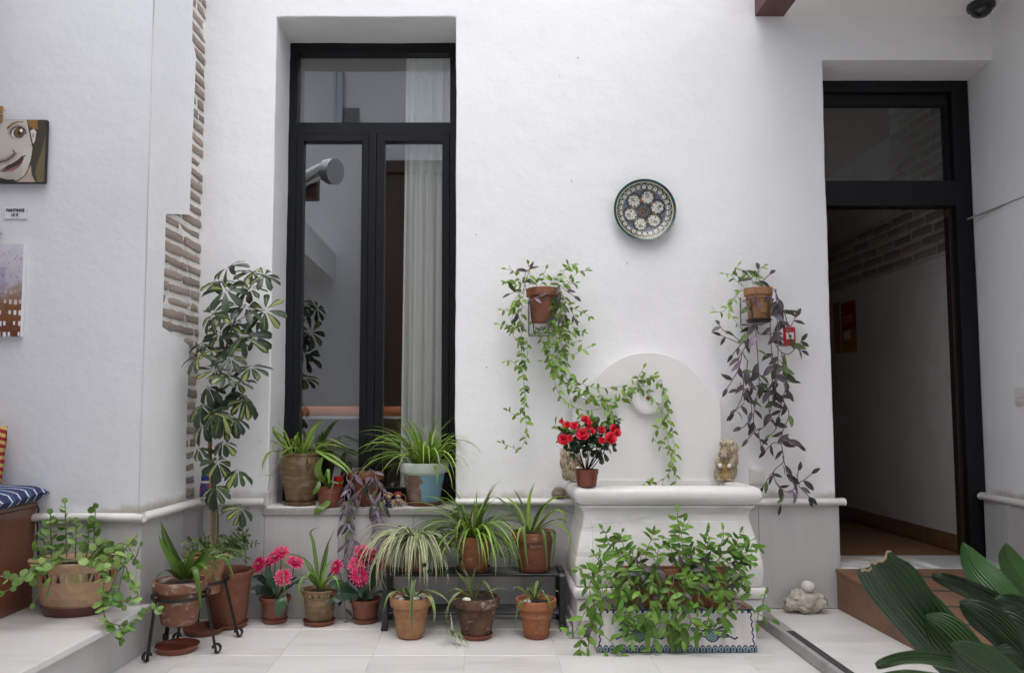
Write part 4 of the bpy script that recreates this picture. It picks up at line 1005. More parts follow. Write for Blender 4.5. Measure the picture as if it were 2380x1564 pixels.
# ================================================================== black steel rack and its pots
RY0, RY1 = -.222, -.040
rk = thing('plant_rack', 'low black metal two tier shoe rack used as a plant bench', 'rack', (P(1100, 1400, -.15).x, -.15, 0))
rxl, rxr = P(895, 1400, RY0).x, P(1307, 1400, RY0).x
zt1 = P(1100, 1331, RY0).z; zt0 = P(1100, 1426, RY0).z
def rsw(pts, wx, th): return MB().strip(pts, (1, 0, 0), wx, th)
for x in (rxl, rxr):
    c_ = .035
    arc = lambda cy, cz, a0, a1, r_=c_: [V((x, cy + r_ * math.cos(R(a0 + (a1 - a0) * k / 6)), cz + r_ * math.sin(R(a0 + (a1 - a0) * k / 6)))) for k in range(7)]
    pts = [V((x, RY0 - .018, .012)), V((x, RY0, .02)), V((x, RY0, .06))] + arc(RY0 + c_, zt1 - c_, 180, 90) + arc(RY1 - c_, zt1 - c_, 90, 0) + [V((x, RY1, .06)), V((x, RY1, .001))]
    rsw(pts, .030, .016).build('end_frame', 'blacksteel', rk, smooth=True, sharp=35, bevel=.003)
    MB().box(x - .015, x + .015, RY0 + .009, RY1 - .009, zt0 - .018, zt0 - .004).build('cross_bar', 'blacksteel', rk, smooth=False, bevel=.002)
    MB().box(x - .016, x + .016, RY0 - .030, RY0 + .006, .0, .020).build('foot', 'blacksteel', rk, smooth=False, bevel=.004)
for z in (zt1 - .012, zt0):
    for k in range(5):
        y = RY0 + .016 + (RY1 - RY0 - .03) * k / 4
        MB().tube([(rxl + .005, y, z), (rxr - .005, y, z)], .0075, 10).build('rail', 'blacksteel', rk)
ZS = zt1 - .0035
o = potted('potted_spider_plant', 'white striped spider plant spilling like a fountain over the rack end', 'potted plant', 962, 1262, 34, -.145, ZS, 25, 'terra', 'classic', 30, .95)
r = random.Random(4)
for i in range(105):
    a = R(r.uniform(0, 360)); t = r.random()
    if math.sin(a) > .2 and r.random() < .55: a = -a
    L = r.uniform(.20, .36) * (1.12 if math.sin(a) < 0 else .8)
    b = o.soil + V((math.cos(a), math.sin(a), 0)) * .025 * math.sqrt(r.random()) + V((0, 0, .012))
    strap(o.root, b, a + r.gauss(0, .25), R(38 + 38 * t), L * 1.08, r.uniform(.016, .023), r.uniform(2.2, 3.0) + .2 * t, 'l_varieg', r, 11, -.03, .03, .85, r.gauss(0, .2))
o = potted('potted_spider_plant', 'bushy green spider plant in the middle of the black rack', 'potted plant', 1101, 1242, 44, -.145, ZS, 33, 'terra_orange', 'plain', 39, .90)
spider(o, 64, (.26, .42), (.011, .018), 'l_spider_d', 14, (30, 90), (.9, 2.6), .45, ymax=-.03, zmin=.02, m2='l_spider')
r = random.Random(6)
for i in range(46):
    a = R(r.uniform(170, 372)); strap(o.root, o.soil + V((.03 * math.cos(a), .03 * math.sin(a), 0)), a, R(r.uniform(38, 66)), r.uniform(.30, .44), r.uniform(.011, .018), r.uniform(2.0, 2.9), r.choice(['l_spider_d', 'l_spider_d', 'l_spider']), r, 11, -.03, .02, 1.0, r.gauss(0, .2))
for px_, py_, yy in ((1040, 1270, -.27), (1165, 1295, -.27), (1150, 1265, -.30)):    # plantlets on runners
    MB().tube(crom([o.soil, (o.soil + P(px_, py_, yy)) / 2 + V((0, -.03, .09)), P(px_, py_, yy)], 8), .0015, 5).build('runner', 'stem_light', o.root)
    for k in range(16): strap(o.root, P(px_, py_, yy), R(r.uniform(0, 360)), R(r.uniform(10, 60)), r.uniform(.09, .17), .009, r.uniform(1.2, 2.2), 'l_spider_d', r, 7, -.03, .02)
o = potted('potted_spider_plant', 'sparse wide leaved spider plant on the rack end beside the fountain', 'potted plant', 1241, 1233, 50, -.145, ZS, 35, 'terra', 'classic', 37, .90)
for pts, w in (([(1232, 1232), (1228, 1190, -.16), (1232, 1150, -.17), (1243, 1121, -.17)], .030), ([(1225, 1232), (1210, 1190, -.12), (1185, 1160, -.1), (1160, 1150, -.08)], .022), ([(1225, 1234), (1190, 1185, -.14), (1160, 1158, -.12), (1140, 1153, -.1)], .018),
               ([(1240, 1232), (1262, 1180, -.14), (1290, 1155, -.12), (1315, 1153, -.1)], .018), ([(1245, 1234), (1285, 1185, -.2), (1310, 1195, -.24), (1308, 1225, -.26)], .024), ([(1245, 1236), (1290, 1215, -.25), (1325, 1245, -.30), (1322, 1285, -.32)], .022),
               ([(1230, 1236), (1218, 1222, -.28), (1222, 1280, -.31), (1228, 1318, -.31)], .026), ([(1245, 1236), (1262, 1232, -.28), (1270, 1280, -.31), (1272, 1335, -.31)], .026), ([(1250, 1236), (1282, 1235, -.26), (1288, 1275, -.30), (1282, 1310, -.31)], .024),
               ([(1235, 1234), (1250, 1195, -.16), (1268, 1170, -.2), (1275, 1180, -.22)], .026), ([(1240, 1236), (1280, 1210, -.2), (1310, 1208, -.2), (1318, 1225, -.22)], .018), ([(1228, 1236), (1212, 1225, -.24), (1203, 1252, -.28), (1206, 1280, -.29)], .018),
               ([(1235, 1234), (1218, 1180, -.1), (1200, 1145, -.08), (1195, 1138, -.07)], .014), ([(1240, 1234), (1275, 1195, -.1), (1300, 1180, -.08), (1330, 1195, -.08)], .014)):
    ribbon(o.root, pxpath(pts, -.15, 5), strapw(w * .8), r.choice(['l_spider_d', 'l_spider', 'l_spider_d']), 'leaf', .3, V((1, .35, .1)))

# ---- row of pots on the floor before the rack
FYY = -.345
def pebbles(o, n, seed):
    r = random.Random(seed)
    for k in range(n):
        a = r.uniform(0, 6.28); d = o.rt * r.uniform(.3, .68); rad = r.uniform(.012, .020)
        p = MB().ell(o.soil + V((math.cos(a) * d, math.sin(a) * d, rad * .4)), (rad * 1.2, rad, rad * .7), 12, 8).build('pebble', 'pebble', o.root); wob(p, .002, 60)
def drop_leaves(o, lst, m, side=V((1, .3, .1))):
    for pts, w in lst: ribbon(o.root, pxpath(pts, FYY, 5), strapw(w), m, 'leaf', .3, side)
o = potted('potted_spider_plant', 'amber clay pot of pebbles with four long arching leaves on the floor', 'potted plant', 955, 1384, 48, FYY, 0, 30, 'terra_amber', 'classic', 31, .93)
pebbles(o, 9, 3)
drop_leaves(o, [([(960, 1386), (964, 1352, -.36), (961, 1350, -.42), (957, 1400, -.47), (957, 1440, -.47), (958, 1478, -.46)], .022), ([(957, 1386), (930, 1372, -.38), (902, 1385, -.42), (890, 1425, -.43)], .016), ([(965, 1386), (990, 1370, -.36), (1025, 1382, -.4), (1050, 1408, -.42)], .015),
               ([(968, 1388), (998, 1385, -.42), (1010, 1420, -.45), (1008, 1450, -.45)], .018), ([(960, 1386), (945, 1365, -.3), (935, 1362, -.28), (920, 1358, -.24)], .010), ([(962, 1386), (985, 1378, -.4), (975, 1382, -.43), (968, 1392, -.44)], .012), ([(955, 1386), (940, 1365, -.36), (938, 1372, -.39), (942, 1378, -.40)], .012)], 'l_spider_e')
o = potted('potted_spider_plant', 'dark moss stained pot with white pebble and thin leaves on the floor', 'potted plant', 1107, 1384, 54, FYY, 0, 33, 'terra_dark', 'classic', 38, .90)
p = MB().ell(o.soil + V((-.045, -.055, .012)), (.021, .017, .012), 14, 9).build('pebble', 'pebblewhite', o.root); wob(p, .002, 50)
drop_leaves(o, [([(1098, 1388), (1082, 1350, -.36), (1068, 1335, -.36), (1058, 1322, -.36)], .012), ([(1100, 1388), (1088, 1340, -.36), (1078, 1325, -.36), (1070, 1310, -.36)], .010), ([(1105, 1388), (1120, 1350, -.36), (1135, 1362, -.4), (1150, 1395, -.43)], .014),
               ([(1100, 1388), (1070, 1375, -.4), (1045, 1400, -.44), (1038, 1440, -.44)], .012), ([(1098, 1388), (1100, 1340, -.36), (1108, 1318, -.36), (1135, 1305, -.36)], .010), ([(1110, 1388), (1130, 1375, -.36), (1160, 1366, -.34), (1185, 1372, -.33)], .008),
               ([(1095, 1388), (1065, 1368, -.36), (1040, 1375, -.36), (1025, 1395, -.36)], .010), ([(1100, 1388), (1092, 1365, -.3), (1080, 1345, -.28), (1062, 1340, -.26)], .010)], 'l_spider_e')
r = random.Random(15)
MB().tube(pxpath([(1085, 1388, -.35), (1050, 1395, -.44), (1035, 1430, -.43), (1050, 1455, -.40)], 0, 6), .0014, 5).build('runner', 'stem_light', o.root)
for k in range(16): strap(o.root, G(1052, 1476, .035), R(r.uniform(90, 330)), R(r.uniform(10, 80)), r.uniform(.07, .14), .007, r.uniform(1.2, 2.6), r.choice(['l_spider_e', 'l_varieg']), r, 7, -.03, .006)
o = potted('potted_spider_plant', 'orange clay pot with lime bloom and a small pale plant on the floor', 'potted plant', 1246, 1390, 47, FYY, 0, 28, 'terra_orange', 'classic', 30, .90)
p = MB().ell(o.soil + V((-.045, -.04, .012)), (.020, .015, .012), 14, 9).build('pebble', 'pebblewhite', o.root); wob(p, .003, 50)
drop_leaves(o, [([(1240, 1392), (1238, 1370, -.35), (1236, 1358, -.36), (1238, 1352, -.37)], .016), ([(1243, 1392), (1252, 1368, -.35), (1262, 1352, -.36), (1270, 1352, -.37)], .016), ([(1238, 1392), (1215, 1370, -.37), (1200, 1362, -.38), (1192, 1372, -.39)], .012),
               ([(1236, 1394), (1215, 1395, -.44), (1200, 1430, -.45), (1196, 1468, -.44)], .014), ([(1246, 1394), (1265, 1380, -.42), (1278, 1400, -.45), (1276, 1422, -.45)], .014), ([(1248, 1394), (1275, 1378, -.38), (1292, 1372, -.38), (1300, 1376, -.38)], .010),
               ([(1242, 1392), (1232, 1375, -.4), (1228, 1365, -.4), (1222, 1380, -.42)], .012), ([(1246, 1392), (1250, 1376, -.38), (1262, 1372, -.4), (1266, 1390, -.42)], .012), ([(1240, 1392), (1245, 1362, -.32), (1250, 1350, -.3), (1256, 1346, -.3)], .014)], 'l_spider_e')

# ---- gerberas and the mosaic pot against the dado
def petal_ring(mb, uvs, c, ax, n, r0, L, w, lift, r, phase=0):
    u = ax.orthogonal().normalized(); w_ = ax.cross(u)
    for k in range(n):
        a = 2 * math.pi * (k + phase) / n + r.gauss(0, .06); d = u * math.cos(a) + w_ * math.sin(a); s_ = ax.cross(d)
        le = L * r.uniform(.88, 1.1); li = lift + r.gauss(0, .10); v = []; base = len(mb.v); q = []
        for i in range(5):
            t = i / 4; p = c + d * (r0 + le * t * math.cos(li)) + ax * (le * t * math.sin(li) - .25 * le * t * t * .4)
            ww = w * (.45 + 1.1 * t - 1.15 * t ** 3.0) / 2
            v += [p - s_ * ww, p + s_ * ww]; uvs += [(.3, t), (.7, t)]
        q = [(i * 2, i * 2 + 1, i * 2 + 3, i * 2 + 2) for i in range(4)]
        mb.add(v, q)
def petal_mat():
    m, t, b = newmat('gerbera_petal'); uv = N(t, 'UVMap'); sep = N(t, 'SeparateXYZ'); t.links.new(uv.outputs[0], sep.inputs[0])
    c = mixc(t, ramp(t, sep.outputs[1], .80, 1.05), (.62, .005, .115, 1), (.85, .30, .45, 1))
    c2 = mixc(t, ramp(t, sep.outputs[1], 0, .5), (.40, .004, .07, 1), c)
    t.links.new(c2, b.inputs['Base Color']); b.inputs['Roughness'].default_value = .5
    tr = N(t, 'BsdfTranslucent'); t.links.new(c2, tr.inputs[0]); mx = N(t, 'MixShader'); mx.inputs[0].default_value = .2
    t.links.new(b.outputs[0], mx.inputs[1]); t.links.new(tr.outputs[0], mx.inputs[2]); t.links.new(mx.outputs[0], t.nodes['Material Output'].inputs[0]); return m
M['petal'] = petal_mat()
def gerbera(o, heads, leaves, seed):
    r = random.Random(seed)
    for px_, py_, yy, ax, rad in heads:
        c = P(px_, py_, yy); ax = V(ax).normalized()
        mid = (o.soil + c) / 2 + V((c.x - o.soil.x, 0, 0)) * .25
        MB().tube(crom([o.soil, mid, c - ax * .012], 8), .0032, 7).build('stem', 'stem', o.root)
        mb = MB(); uvs = []
        petal_ring(mb, uvs, c, ax, 17, .006, rad * 1.1, rad * .36, .14, r); petal_ring(mb, uvs, c + ax * .004, ax, 14, .005, rad * .85, rad * .30, .45, r, .5); petal_ring(mb, uvs, c + ax * .007, ax, 10, .004, rad * .40, rad * .18, .85, r, .2)
        fo_ = mk('flower', mb.v, mb.f, 'petal', o.root, True, uvs)
        MB().ell(c + ax * .010, (.010, .010, .007), 12, 6, ax.to_track_quat('Z', 'Y').to_matrix()).build('flower_centre', 'pinkc', fo_)
        MB().lathe([(.003, 0), (.009, .008), (.012, .014)], (0, 0, 0), 10, closed=False).build('sepal', 'l_gerb', fo_).matrix_basis = Matrix.Translation(c - root_off(o.root) - ax * .014) @ ax.to_track_quat('Z', 'Y').to_matrix().to_4x4()
    for pts, w in leaves:
        path = pxpath(pts, -.1, 6); n = len(path) - 1
        rip = [r.uniform(.8, 1.12) for _ in range(n + 2)]
        ribbon(o.root, path, lambda t: w * (max(.001, t - .12) / .88) ** .55 * max(.01, 1 - t) ** .5 * 1.5 * rip[int(t * n)] + .003, 'l_gerb', 'leaf', .35, V((.8, .4, .5)))
o = potted('potted_gerbera', 'pink gerberas in a plastic pot beside the big empty clay pot', 'potted plant', 640, 1384, 36, -.085, 0, 25, 'plastic_terra', 'roll', 29, .85, saucm='plastic_terra')
gerbera(o, [(603, 1311, -.14, (-.5, -.75, .5), .036), (638, 1296, -.10, (-.1, -.65, .75), .033), (655, 1284, -.09, (.25, -.6, .8), .036), (686, 1306, -.10, (.3, -.45, .85), .038), (659, 1340, -.17, (.2, -.85, .5), .036), (625, 1306, -.09, (-.3, -.5, .8), .03)],
        [([(640, 1385), (635, 1365), (625, 1340, -.12), (620, 1315, -.12)], .055), ([(638, 1388), (620, 1372, -.14), (600, 1370, -.17), (581, 1372, -.18)], .07), ([(645, 1390, -.12), (652, 1390, -.18), (652, 1412, -.20), (645, 1432, -.20)], .085), ([(645, 1385), (665, 1370, -.12), (690, 1352, -.12), (715, 1348, -.12)], .05),
         ([(640, 1385), (615, 1350, -.12), (602, 1342, -.14), (585, 1345, -.15)], .05), ([(645, 1385), (660, 1365, -.1), (672, 1350, -.08), (690, 1340, -.07)], .045)], 5)
o = potted('potted_gerbera', 'pink gerberas in a plastic pot beside the black rack leg', 'potted plant', 849, 1389, 36, -.085, 0, 25, 'plastic_terra', 'roll', 29, .85, saucm='plastic_terra')
gerbera(o, [(842, 1279, -.10, (.1, -.5, .85), .035), (782, 1317, -.13, (-.6, -.7, .45), .034), (827, 1314, -.14, (-.1, -.85, .5), .035), (836, 1337, -.18, (.1, -.97, .2), .040), (866, 1290, -.09, (.5, -.5, .6), .034), (828, 1300, -.09, (-.3, -.5, .8), .03), (890, 1312, -.12, (.6, -.6, .4), .030), (850, 1302, -.08, (.2, -.6, .6), .028)],
        [([(840, 1390), (815, 1375, -.13), (790, 1360, -.16), (765, 1355, -.17)], .075), ([(842, 1392, -.12), (815, 1385, -.16), (785, 1390, -.19), (758, 1402, -.20)], .055), ([(852, 1388), (865, 1360), (868, 1335, -.1), (872, 1310, -.1)], .06), ([(858, 1390), (880, 1375, -.12), (900, 1372, -.13), (925, 1375, -.14)], .05),
         ([(845, 1392, -.13), (850, 1378, -.18), (832, 1380, -.2), (822, 1395, -.2)], .065), ([(845, 1388), (835, 1360, -.1), (820, 1345, -.1), (808, 1340, -.1)], .05)], 9)
def mosaic_band(o, z0, z1, r0, r1, n, seed, c, sx=1, sy=1, a0=0, a1=360):
    r = random.Random(seed); cols = ['mo_a', 'mo_b', 'mo_c', 'mo_d']
    for k in range(n):
        aa = R(a0 + (a1 - a0) * k / n); ab = R(a0 + (a1 - a0) * (k + .92) / n); up = k % 2
        q = [(aa, z0 if not up else z1), (ab, z0 if not up else z1), ((aa + ab) / 2 + r.uniform(-.04, .04), z1 if not up else z0)]
        v = []
        for off in (.0, .003):
            for a, z in q:
                rr = r0 + (r1 - r0) * (z - z0) / (z1 - z0) + off; v.append((c.x + rr * sx * math.cos(a), c.y + rr * sy * math.sin(a), c.z + z))
        MB().add(v, [(0, 1, 2), (5, 4, 3), (0, 3, 4, 1), (1, 4, 5, 2), (2, 5, 3, 0)]).build('mosaic_chip', cols[r.randrange(4)], o.root, smooth=False)
for n_, c_ in (('mo_a', (.42, .36, .24, 1)), ('mo_b', (.20, .26, .07, 1)), ('mo_c', (.40, .13, .07, 1)), ('mo_d', (.05, .028, .022, 1))): M[n_] = mat(n_, c_, .4)
o = potted('potted_spider_plant', 'spider plant in a clay pot with mosaic band between the gerberas', 'potted plant', 743, 1366, 42, -.115, 0, 30, 'terra_brown', 'roll', 37, .88)
mosaic_band(o, o.h * .805, o.h * .915, o.rt * .895, o.rt * .945, 34, 4, o.c)
for pts, w in (([(742, 1366), (735, 1310, -.13), (728, 1260, -.14), (722, 1235, -.14), (745, 1222, -.14)], .020), ([(744, 1366), (748, 1320, -.12), (758, 1275, -.12), (778, 1228, -.12)], .016), ([(741, 1366), (728, 1335, -.12), (712, 1310, -.11), (706, 1292, -.1)], .020), ([(745, 1366), (752, 1330, -.13), (765, 1308, -.13), (775, 1300, -.14)], .015),
               ([(742, 1368), (715, 1335, -.18), (698, 1355, -.22), (695, 1385, -.24), (700, 1425, -.24)], .024), ([(745, 1368), (720, 1310, -.15), (680, 1288, -.18), (660, 1302, -.2), (664, 1390, -.22), (690, 1436, -.22)], .009), ([(746, 1368), (760, 1345, -.16), (778, 1340, -.2), (790, 1370, -.22)], .014), ([(740, 1368), (720, 1345, -.12), (700, 1335, -.11), (680, 1338, -.1)], .010),
               ([(748, 1368), (770, 1330, -.1), (800, 1300, -.09), (822, 1315, -.1)], .012), ([(746, 1366), (755, 1310, -.11), (762, 1270, -.11), (758, 1262, -.11)], .014), ([(743, 1368), (738, 1340, -.16), (720, 1330, -.2), (712, 1350, -.22)], .014), ([(747, 1368), (765, 1345, -.13), (785, 1330, -.12), (800, 1340, -.12)], .010)):
    ribbon(o.root, pxpath(pts, -.115, 5), strapw(w), r.choice(['l_spider', 'l_spider_d']), 'leaf', .3, V((1, .3, .1)))

# ================================================================== left corner: stands, saucers, tall plant
o = potted('empty_pot', 'big plain terracotta pot standing empty in the wall corner', 'pot', 532, 1322, 57, -.158, 0, 40, 'terra_deep', 'roll', 46, .55)
def curl(p, d, rad, turns=.8, n=10):
    up = V((0, 0, 1)); out = []
    for k in range(1, n + 1):
        a = 2 * math.pi * turns * k / n; rr = rad * (1 - .35 * k / n); out.append(p + d * (rr * math.sin(a)) + up * (rad - rr * math.cos(a)))
    return out
def stand(label, c, zr, rr, feet):
    t = thing('pot_stand', label, 'plant stand', (c[0], c[1], 0), 'iron pot stands')
    ring = [V((c[0] + rr * math.cos(R(a)), c[1] + rr * math.sin(R(a)), zr)) for a in range(0, 361, 12)]
    MB().strip(ring, (0, 0, 1), .014, .004).build('ring', 'iron', t, sharp=40)
    for fx, fy in feet:
        d = V((fx - c[0], fy - c[1], 0)); dl_ = d.normalized(); top = V((c[0], c[1], zr)) + dl_ * (rr + .004); ft_ = V((fx, fy, .003))
        lst = [p for p in reversed(curl(top + V((0, 0, .0)), dl_, .018, .70, 10))] + [top] + [top.lerp(ft_, k / 6) for k in range(1, 6)] + [ft_ - dl_ * 0 + V((0, 0, .004))] + curl(ft_, dl_, .022, .78, 14)
        MB().strip(lst, dl_.cross(V((0, 0, 1))), .017, .006).build('leg', 'iron', t, sharp=40)
g = lambda px_, py_: (G(px_, py_).x, G(px_, py_).y)
f1, f2, f3 = g(342, 1538), g(502, 1518), g(385, 1494)
c1 = P(419, 1345, -.585)
stand('black iron three legged stand holding the lime streaked pot', (c1.x, -.585), P(419, 1383, -.585).z, .112, (f1, f2, f3))
f1, f2, f3 = g(412, 1492), g(553, 1480), g(457, 1453)
c2 = P(478, 1284, -.33)
stand('black iron three legged stand holding the amber pot', (c2.x, -.33), P(478, 1349, -.33).z, .094, (f1, f2, f3))
s1 = G(400, 1511) + V((.022, 0, 0)); so1 = saucer(None, s1, 49 * mpp(s1.y), 'saucer_gloss', .028, 'plant_saucer'); tag(so1, 'glossy red brown saucer on the floor under the lime streaked pot', 'saucer')
s2 = G(468, 1469) + V((.012, 0, 0)); so2 = saucer(None, s2, 47 * mpp(s2.y), 'terra_saucer', .028, 'plant_saucer'); tag(so2, 'dull brown saucer on the floor under the amber pot', 'saucer')
o = potted('potted_bromeliad', 'lime streaked clay pot with stiff pointed leaves held in an iron stand', 'potted plant', 419, 1345, 60, -.585, P(419, 1446, -.585).z, 40, 'terra_lime', 'classic', None, .90)
for pts, w in (([(428, 1345), (405, 1300, -.60), (385, 1250, -.62), (374, 1212, -.62)], .052), ([(425, 1345), (400, 1300, -.63), (380, 1270, -.66), (369, 1243, -.68)], .036), ([(432, 1345), (440, 1310, -.6), (448, 1285, -.6), (455, 1275, -.6)], .034), ([(428, 1345), (425, 1318, -.62), (415, 1305, -.64), (408, 1300, -.66)], .030),
               ([(438, 1345), (480, 1290, -.56), (530, 1275, -.52), (572, 1290, -.5)], .024), ([(440, 1346), (490, 1295, -.62), (525, 1300, -.62), (545, 1345, -.62)], .030), ([(436, 1345), (470, 1290, -.6), (500, 1268, -.58), (525, 1262, -.57)], .022), ([(436, 1345), (475, 1305, -.64), (520, 1288, -.62), (560, 1302, -.62)], .018),
               ([(420, 1346), (395, 1325, -.66), (375, 1330, -.70), (362, 1345, -.71)], .020), ([(445, 1330, -.62), (452, 1320, -.72), (462, 1365, -.75), (468, 1425, -.75)], .030), ([(430, 1345), (437, 1320, -.58), (436, 1300, -.56), (434, 1290, -.56)], .026), ([(434, 1345), (462, 1310, -.66), (478, 1320, -.7), (484, 1335, -.7)], .022)):
    ribbon(o.root, pxpath(pts, -.585, 5), strapw(w, .7, 2.0), r.choice(['l_spider_d', 'l_pothos']), 'leaf', .4, V((1, .4, .2)))
o = potted('potted_schefflera', 'tall variegated umbrella tree with cane in an amber pot by the bricks', 'potted plant', 478, 1284, 50, -.33, P(478, 1376, -.33).z, 34, 'terra_amber', 'roll', None, .92)
TK = [(500, 1284, -.33), (499, 1225, -.31), (496, 1165, -.27), (491, 1090, -.24), (490, 1026, -.23), (503, 915, -.22), (520, 830, -.22), (537, 770, -.23), (556, 716, -.23), (571, 680, -.23)]
tk = pxpath(TK, 0, 6)
MB().tube(tk, [.0095 - .006 * i / len(tk) for i in range(len(tk))], 8).build('trunk', 'bark', o.root)
MB().tube(pxpath([(492, 1284, -.32), (490, 1150, -.27), (485, 1020, -.235), (487, 985, -.23)], 0, 3), .0055, 7).build('cane', 'cane', o.root)
MB().tube([tk[0] + V((.012, .01, 0)), tk[8] + V((.013, .012, 0)), tk[20] + V((.008, .01, 0))], .005, 6).build('trunk', 'bark', o.root)
CL = [(1335, 155, 100, -.25), (1480, 185, 100, -.22), (1550, 205, 90, -.28), (1280, 240, 105, -.2), (1320, 290, 110, -.3), (1440, 390, 105, -.25), (1555, 410, 105, -.2), (1465, 285, 80, -.15), (1240, 430, 115, -.3), (1430, 560, 125, -.33), (1180, 605, 75, -.15), (1320, 630, 100, -.25),
      (1165, 670, 105, -.3), (1350, 690, 90, -.32), (1470, 740, 100, -.25), (1325, 790, 85, -.33), (1215, 855, 100, -.25), (1425, 900, 100, -.22), (1175, 965, 105, -.3), (1300, 1000, 120, -.36), (1440, 940, 100, -.3), (1190, 1070, 100, -.28), (1320, 1050, 105, -.3), (1270, 930, 90, -.2), (1240, 640, 80, -.2),
      (1310, 1180, 80, -.3), (1165, 1220, 70, -.28), (1275, 1295, 95, -.34), (1395, 1345, 90, -.3), (1258, 1440, 105, -.36), (1415, 1565, 95, -.34), (1290, 540, 90, -.15), (1360, 480, 95, -.2), (1260, 760, 90, -.22), (1390, 830, 85, -.2), (1240, 1010, 90, -.36), (1380, 1040, 90, -.34), (1500, 560, 85, -.2), (1300, 420, 90, -.28)]
r = random.Random(12)
for cx_, cy_, rad, yy in CL:
    c = P(cx_ * .3964, 557.8 + cy_ * .3964, yy); L = rad * .3964 * mpp(yy) * 1.19
    # where it leaves the trunk: a little below
    best = min(tk, key=lambda p: abs(p.z - (c.z - .07)) + .2 * (p - c).length)
    md = (best + c) / 2 + V((0, 0, .012)); lf = MB().tube(crom([best, md, c], 6), [.0022] * 12 + [.0018], 5).build('leaf', 'stem', o.root)
    ax = (V((0, -.55, .75)) + V((c.x - best.x, c.y - best.y, 0)) * 1.6 + rv(r) * .22).normalized()
    u = ax.orthogonal().normalized(); w_ = ax.cross(u); n = r.choice([7, 8, 8, 9]); ph = r.random() * 6.28; low = cy_ > 850
    for k in range(n):
        a = ph + 2 * math.pi * k / n + r.gauss(0, .08); d = u * math.cos(a) + w_ * math.sin(a)
        dr_ = r.uniform(.15, .45) + (.35 if low else 0)
        dd = (d * math.cos(dr_) - ax * math.sin(dr_) + V((0, 0, -.12 - (.25 if low else 0)))).normalized()
        put_leaf(lf, 'obov', 'l_schef', c + dd * L * .16, dd, ax + d * .3 + rv(r) * .15, L * r.uniform(.82, 1.06), r, 'leaflet', 1.2)
        MB  # petiolule
r = random.Random(44)
for pts in ([(480, 1284), (470, 1265, -.38), (440, 1258, -.40), (428, 1262, -.42)], [(490, 1282), (510, 1262, -.3), (540, 1262, -.25), (565, 1245, -.22)], [(500, 1282), (530, 1270, -.26), (570, 1262, -.2), (595, 1262, -.18)], [(505, 1282), (545, 1285, -.28), (568, 1275, -.24), (572, 1300, -.22)],
            [(488, 1282), (490, 1262, -.36), (478, 1252, -.36), (475, 1245, -.36)], [(495, 1282), (520, 1255, -.3), (530, 1246, -.28), (548, 1240, -.26)], [(475, 1284), (452, 1275, -.4), (436, 1282, -.42), (430, 1300, -.43)], [(490, 1284), (510, 1275, -.42), (490, 1330, -.47), (500, 1340, -.47)], [(500, 1282), (560, 1260, -.2), (575, 1240, -.18), (555, 1232, -.17)]):
    vine(o.root, pts, -.33, 'small', 'l_mint', (.022, .042), .018, r, 'stem', .0014, both=True, droop=.1)

# bottle of plant food in the corner
bt = P(478, 1150, -.06); bb = thing('plant_food_bottle', 'blue plant food bottle with flower label in the corner on the ledge', 'bottle', (bt.x, -.06, DADO))
bc_ = V((bt.x, -.055, DADO + .001)); M['bluecap'] = mat('blue_plastic', (.012, .03, .26, 1), .3)
MB().lathe([(.029, 0), (.032, .004), (.031, .05), (.028, .085), (.026, .092)], bc_, 20, 1, .75).build('body', 'plastic', bb, sharp=50)
MB().lathe([(.0325, .012), (.0322, .05), (.0295, .08)], bc_, 20, 1, .76, False).build('label', mat('flower_label', (.02, .03, .20, 1), .4, [((.45, .04, .14, 1), 38, .5, .56, 1), ((.05, .16, .03, 1), 50, .6, .64, 1)]), bb)
MB().lathe([(.0265, .0925), (.027, .10), (.026, .115), (.024, .118), (.010, .119), (.009, .135), (.006, .138)], bc_, 20, 1, .8).build('cap', 'bluecap', bb, sharp=50)
MB().lathe([(.020, .1195), (.019, .138), (.013, .147)], bc_, 18, 1, .8).build('measuring_cup', 'plastic', bb, sharp=50)
# ================================================================== oval planter on the platform
OY = -.725
tp = P(176, 1297, OY); ok_ = mpp(OY)
ov = thing('oval_planter', 'wide sandy clay planter with mosaic band and trailing round leaves', 'potted plant', (tp.x, OY, BZ))
oc = V((tp.x, OY, BZ + .010)); oh = tp.z - oc.z; ra_ = 104 * ok_; e_ = .68
zq = lambda py: P(176, py, OY - ra_ * e_).z - oc.z
pro = [(ra_ * .62, 0), (ra_ * .64, .006), (ra_ * .80, oh * .50), (ra_ * .84, oh * .60), (ra_ * .86, oh * .615), (ra_ * .86, oh * .80), (ra_ * .89, oh * .82), (ra_ * .93, oh * .90), (ra_, oh * .96), (ra_ * .995, oh), (ra_ * .86, oh * .985), (ra_ * .78, oh * .93), (ra_ * .76, oh * .6)]
op = MB().lathe(pro, oc, 56, 1, e_).build('pot', 'terra_sand', ov, sharp=50); wob(op, .002)
MB().lathe([(ra_ * .77, oh * .86), (ra_ * .4, oh * .88), (.001, oh * .88)], oc, 30, 1, e_, False).build('soil', 'soil', ov)
saucer(ov, V((tp.x, OY, BZ)), ra_ * .70, mat('dark_red_saucer', (.11, .032, .028, 1), .45), .038, sx=1, sy=.74)
class _O: pass
_o = _O(); _o.root = ov
mosaic_band(_o, oh * .63, oh * .79, ra_ * .862, ra_ * .862, 30, 8, oc, 1, e_, 180, 360)
r = random.Random(19)
osoil = V((tp.x, OY, oc.z + oh * .88))
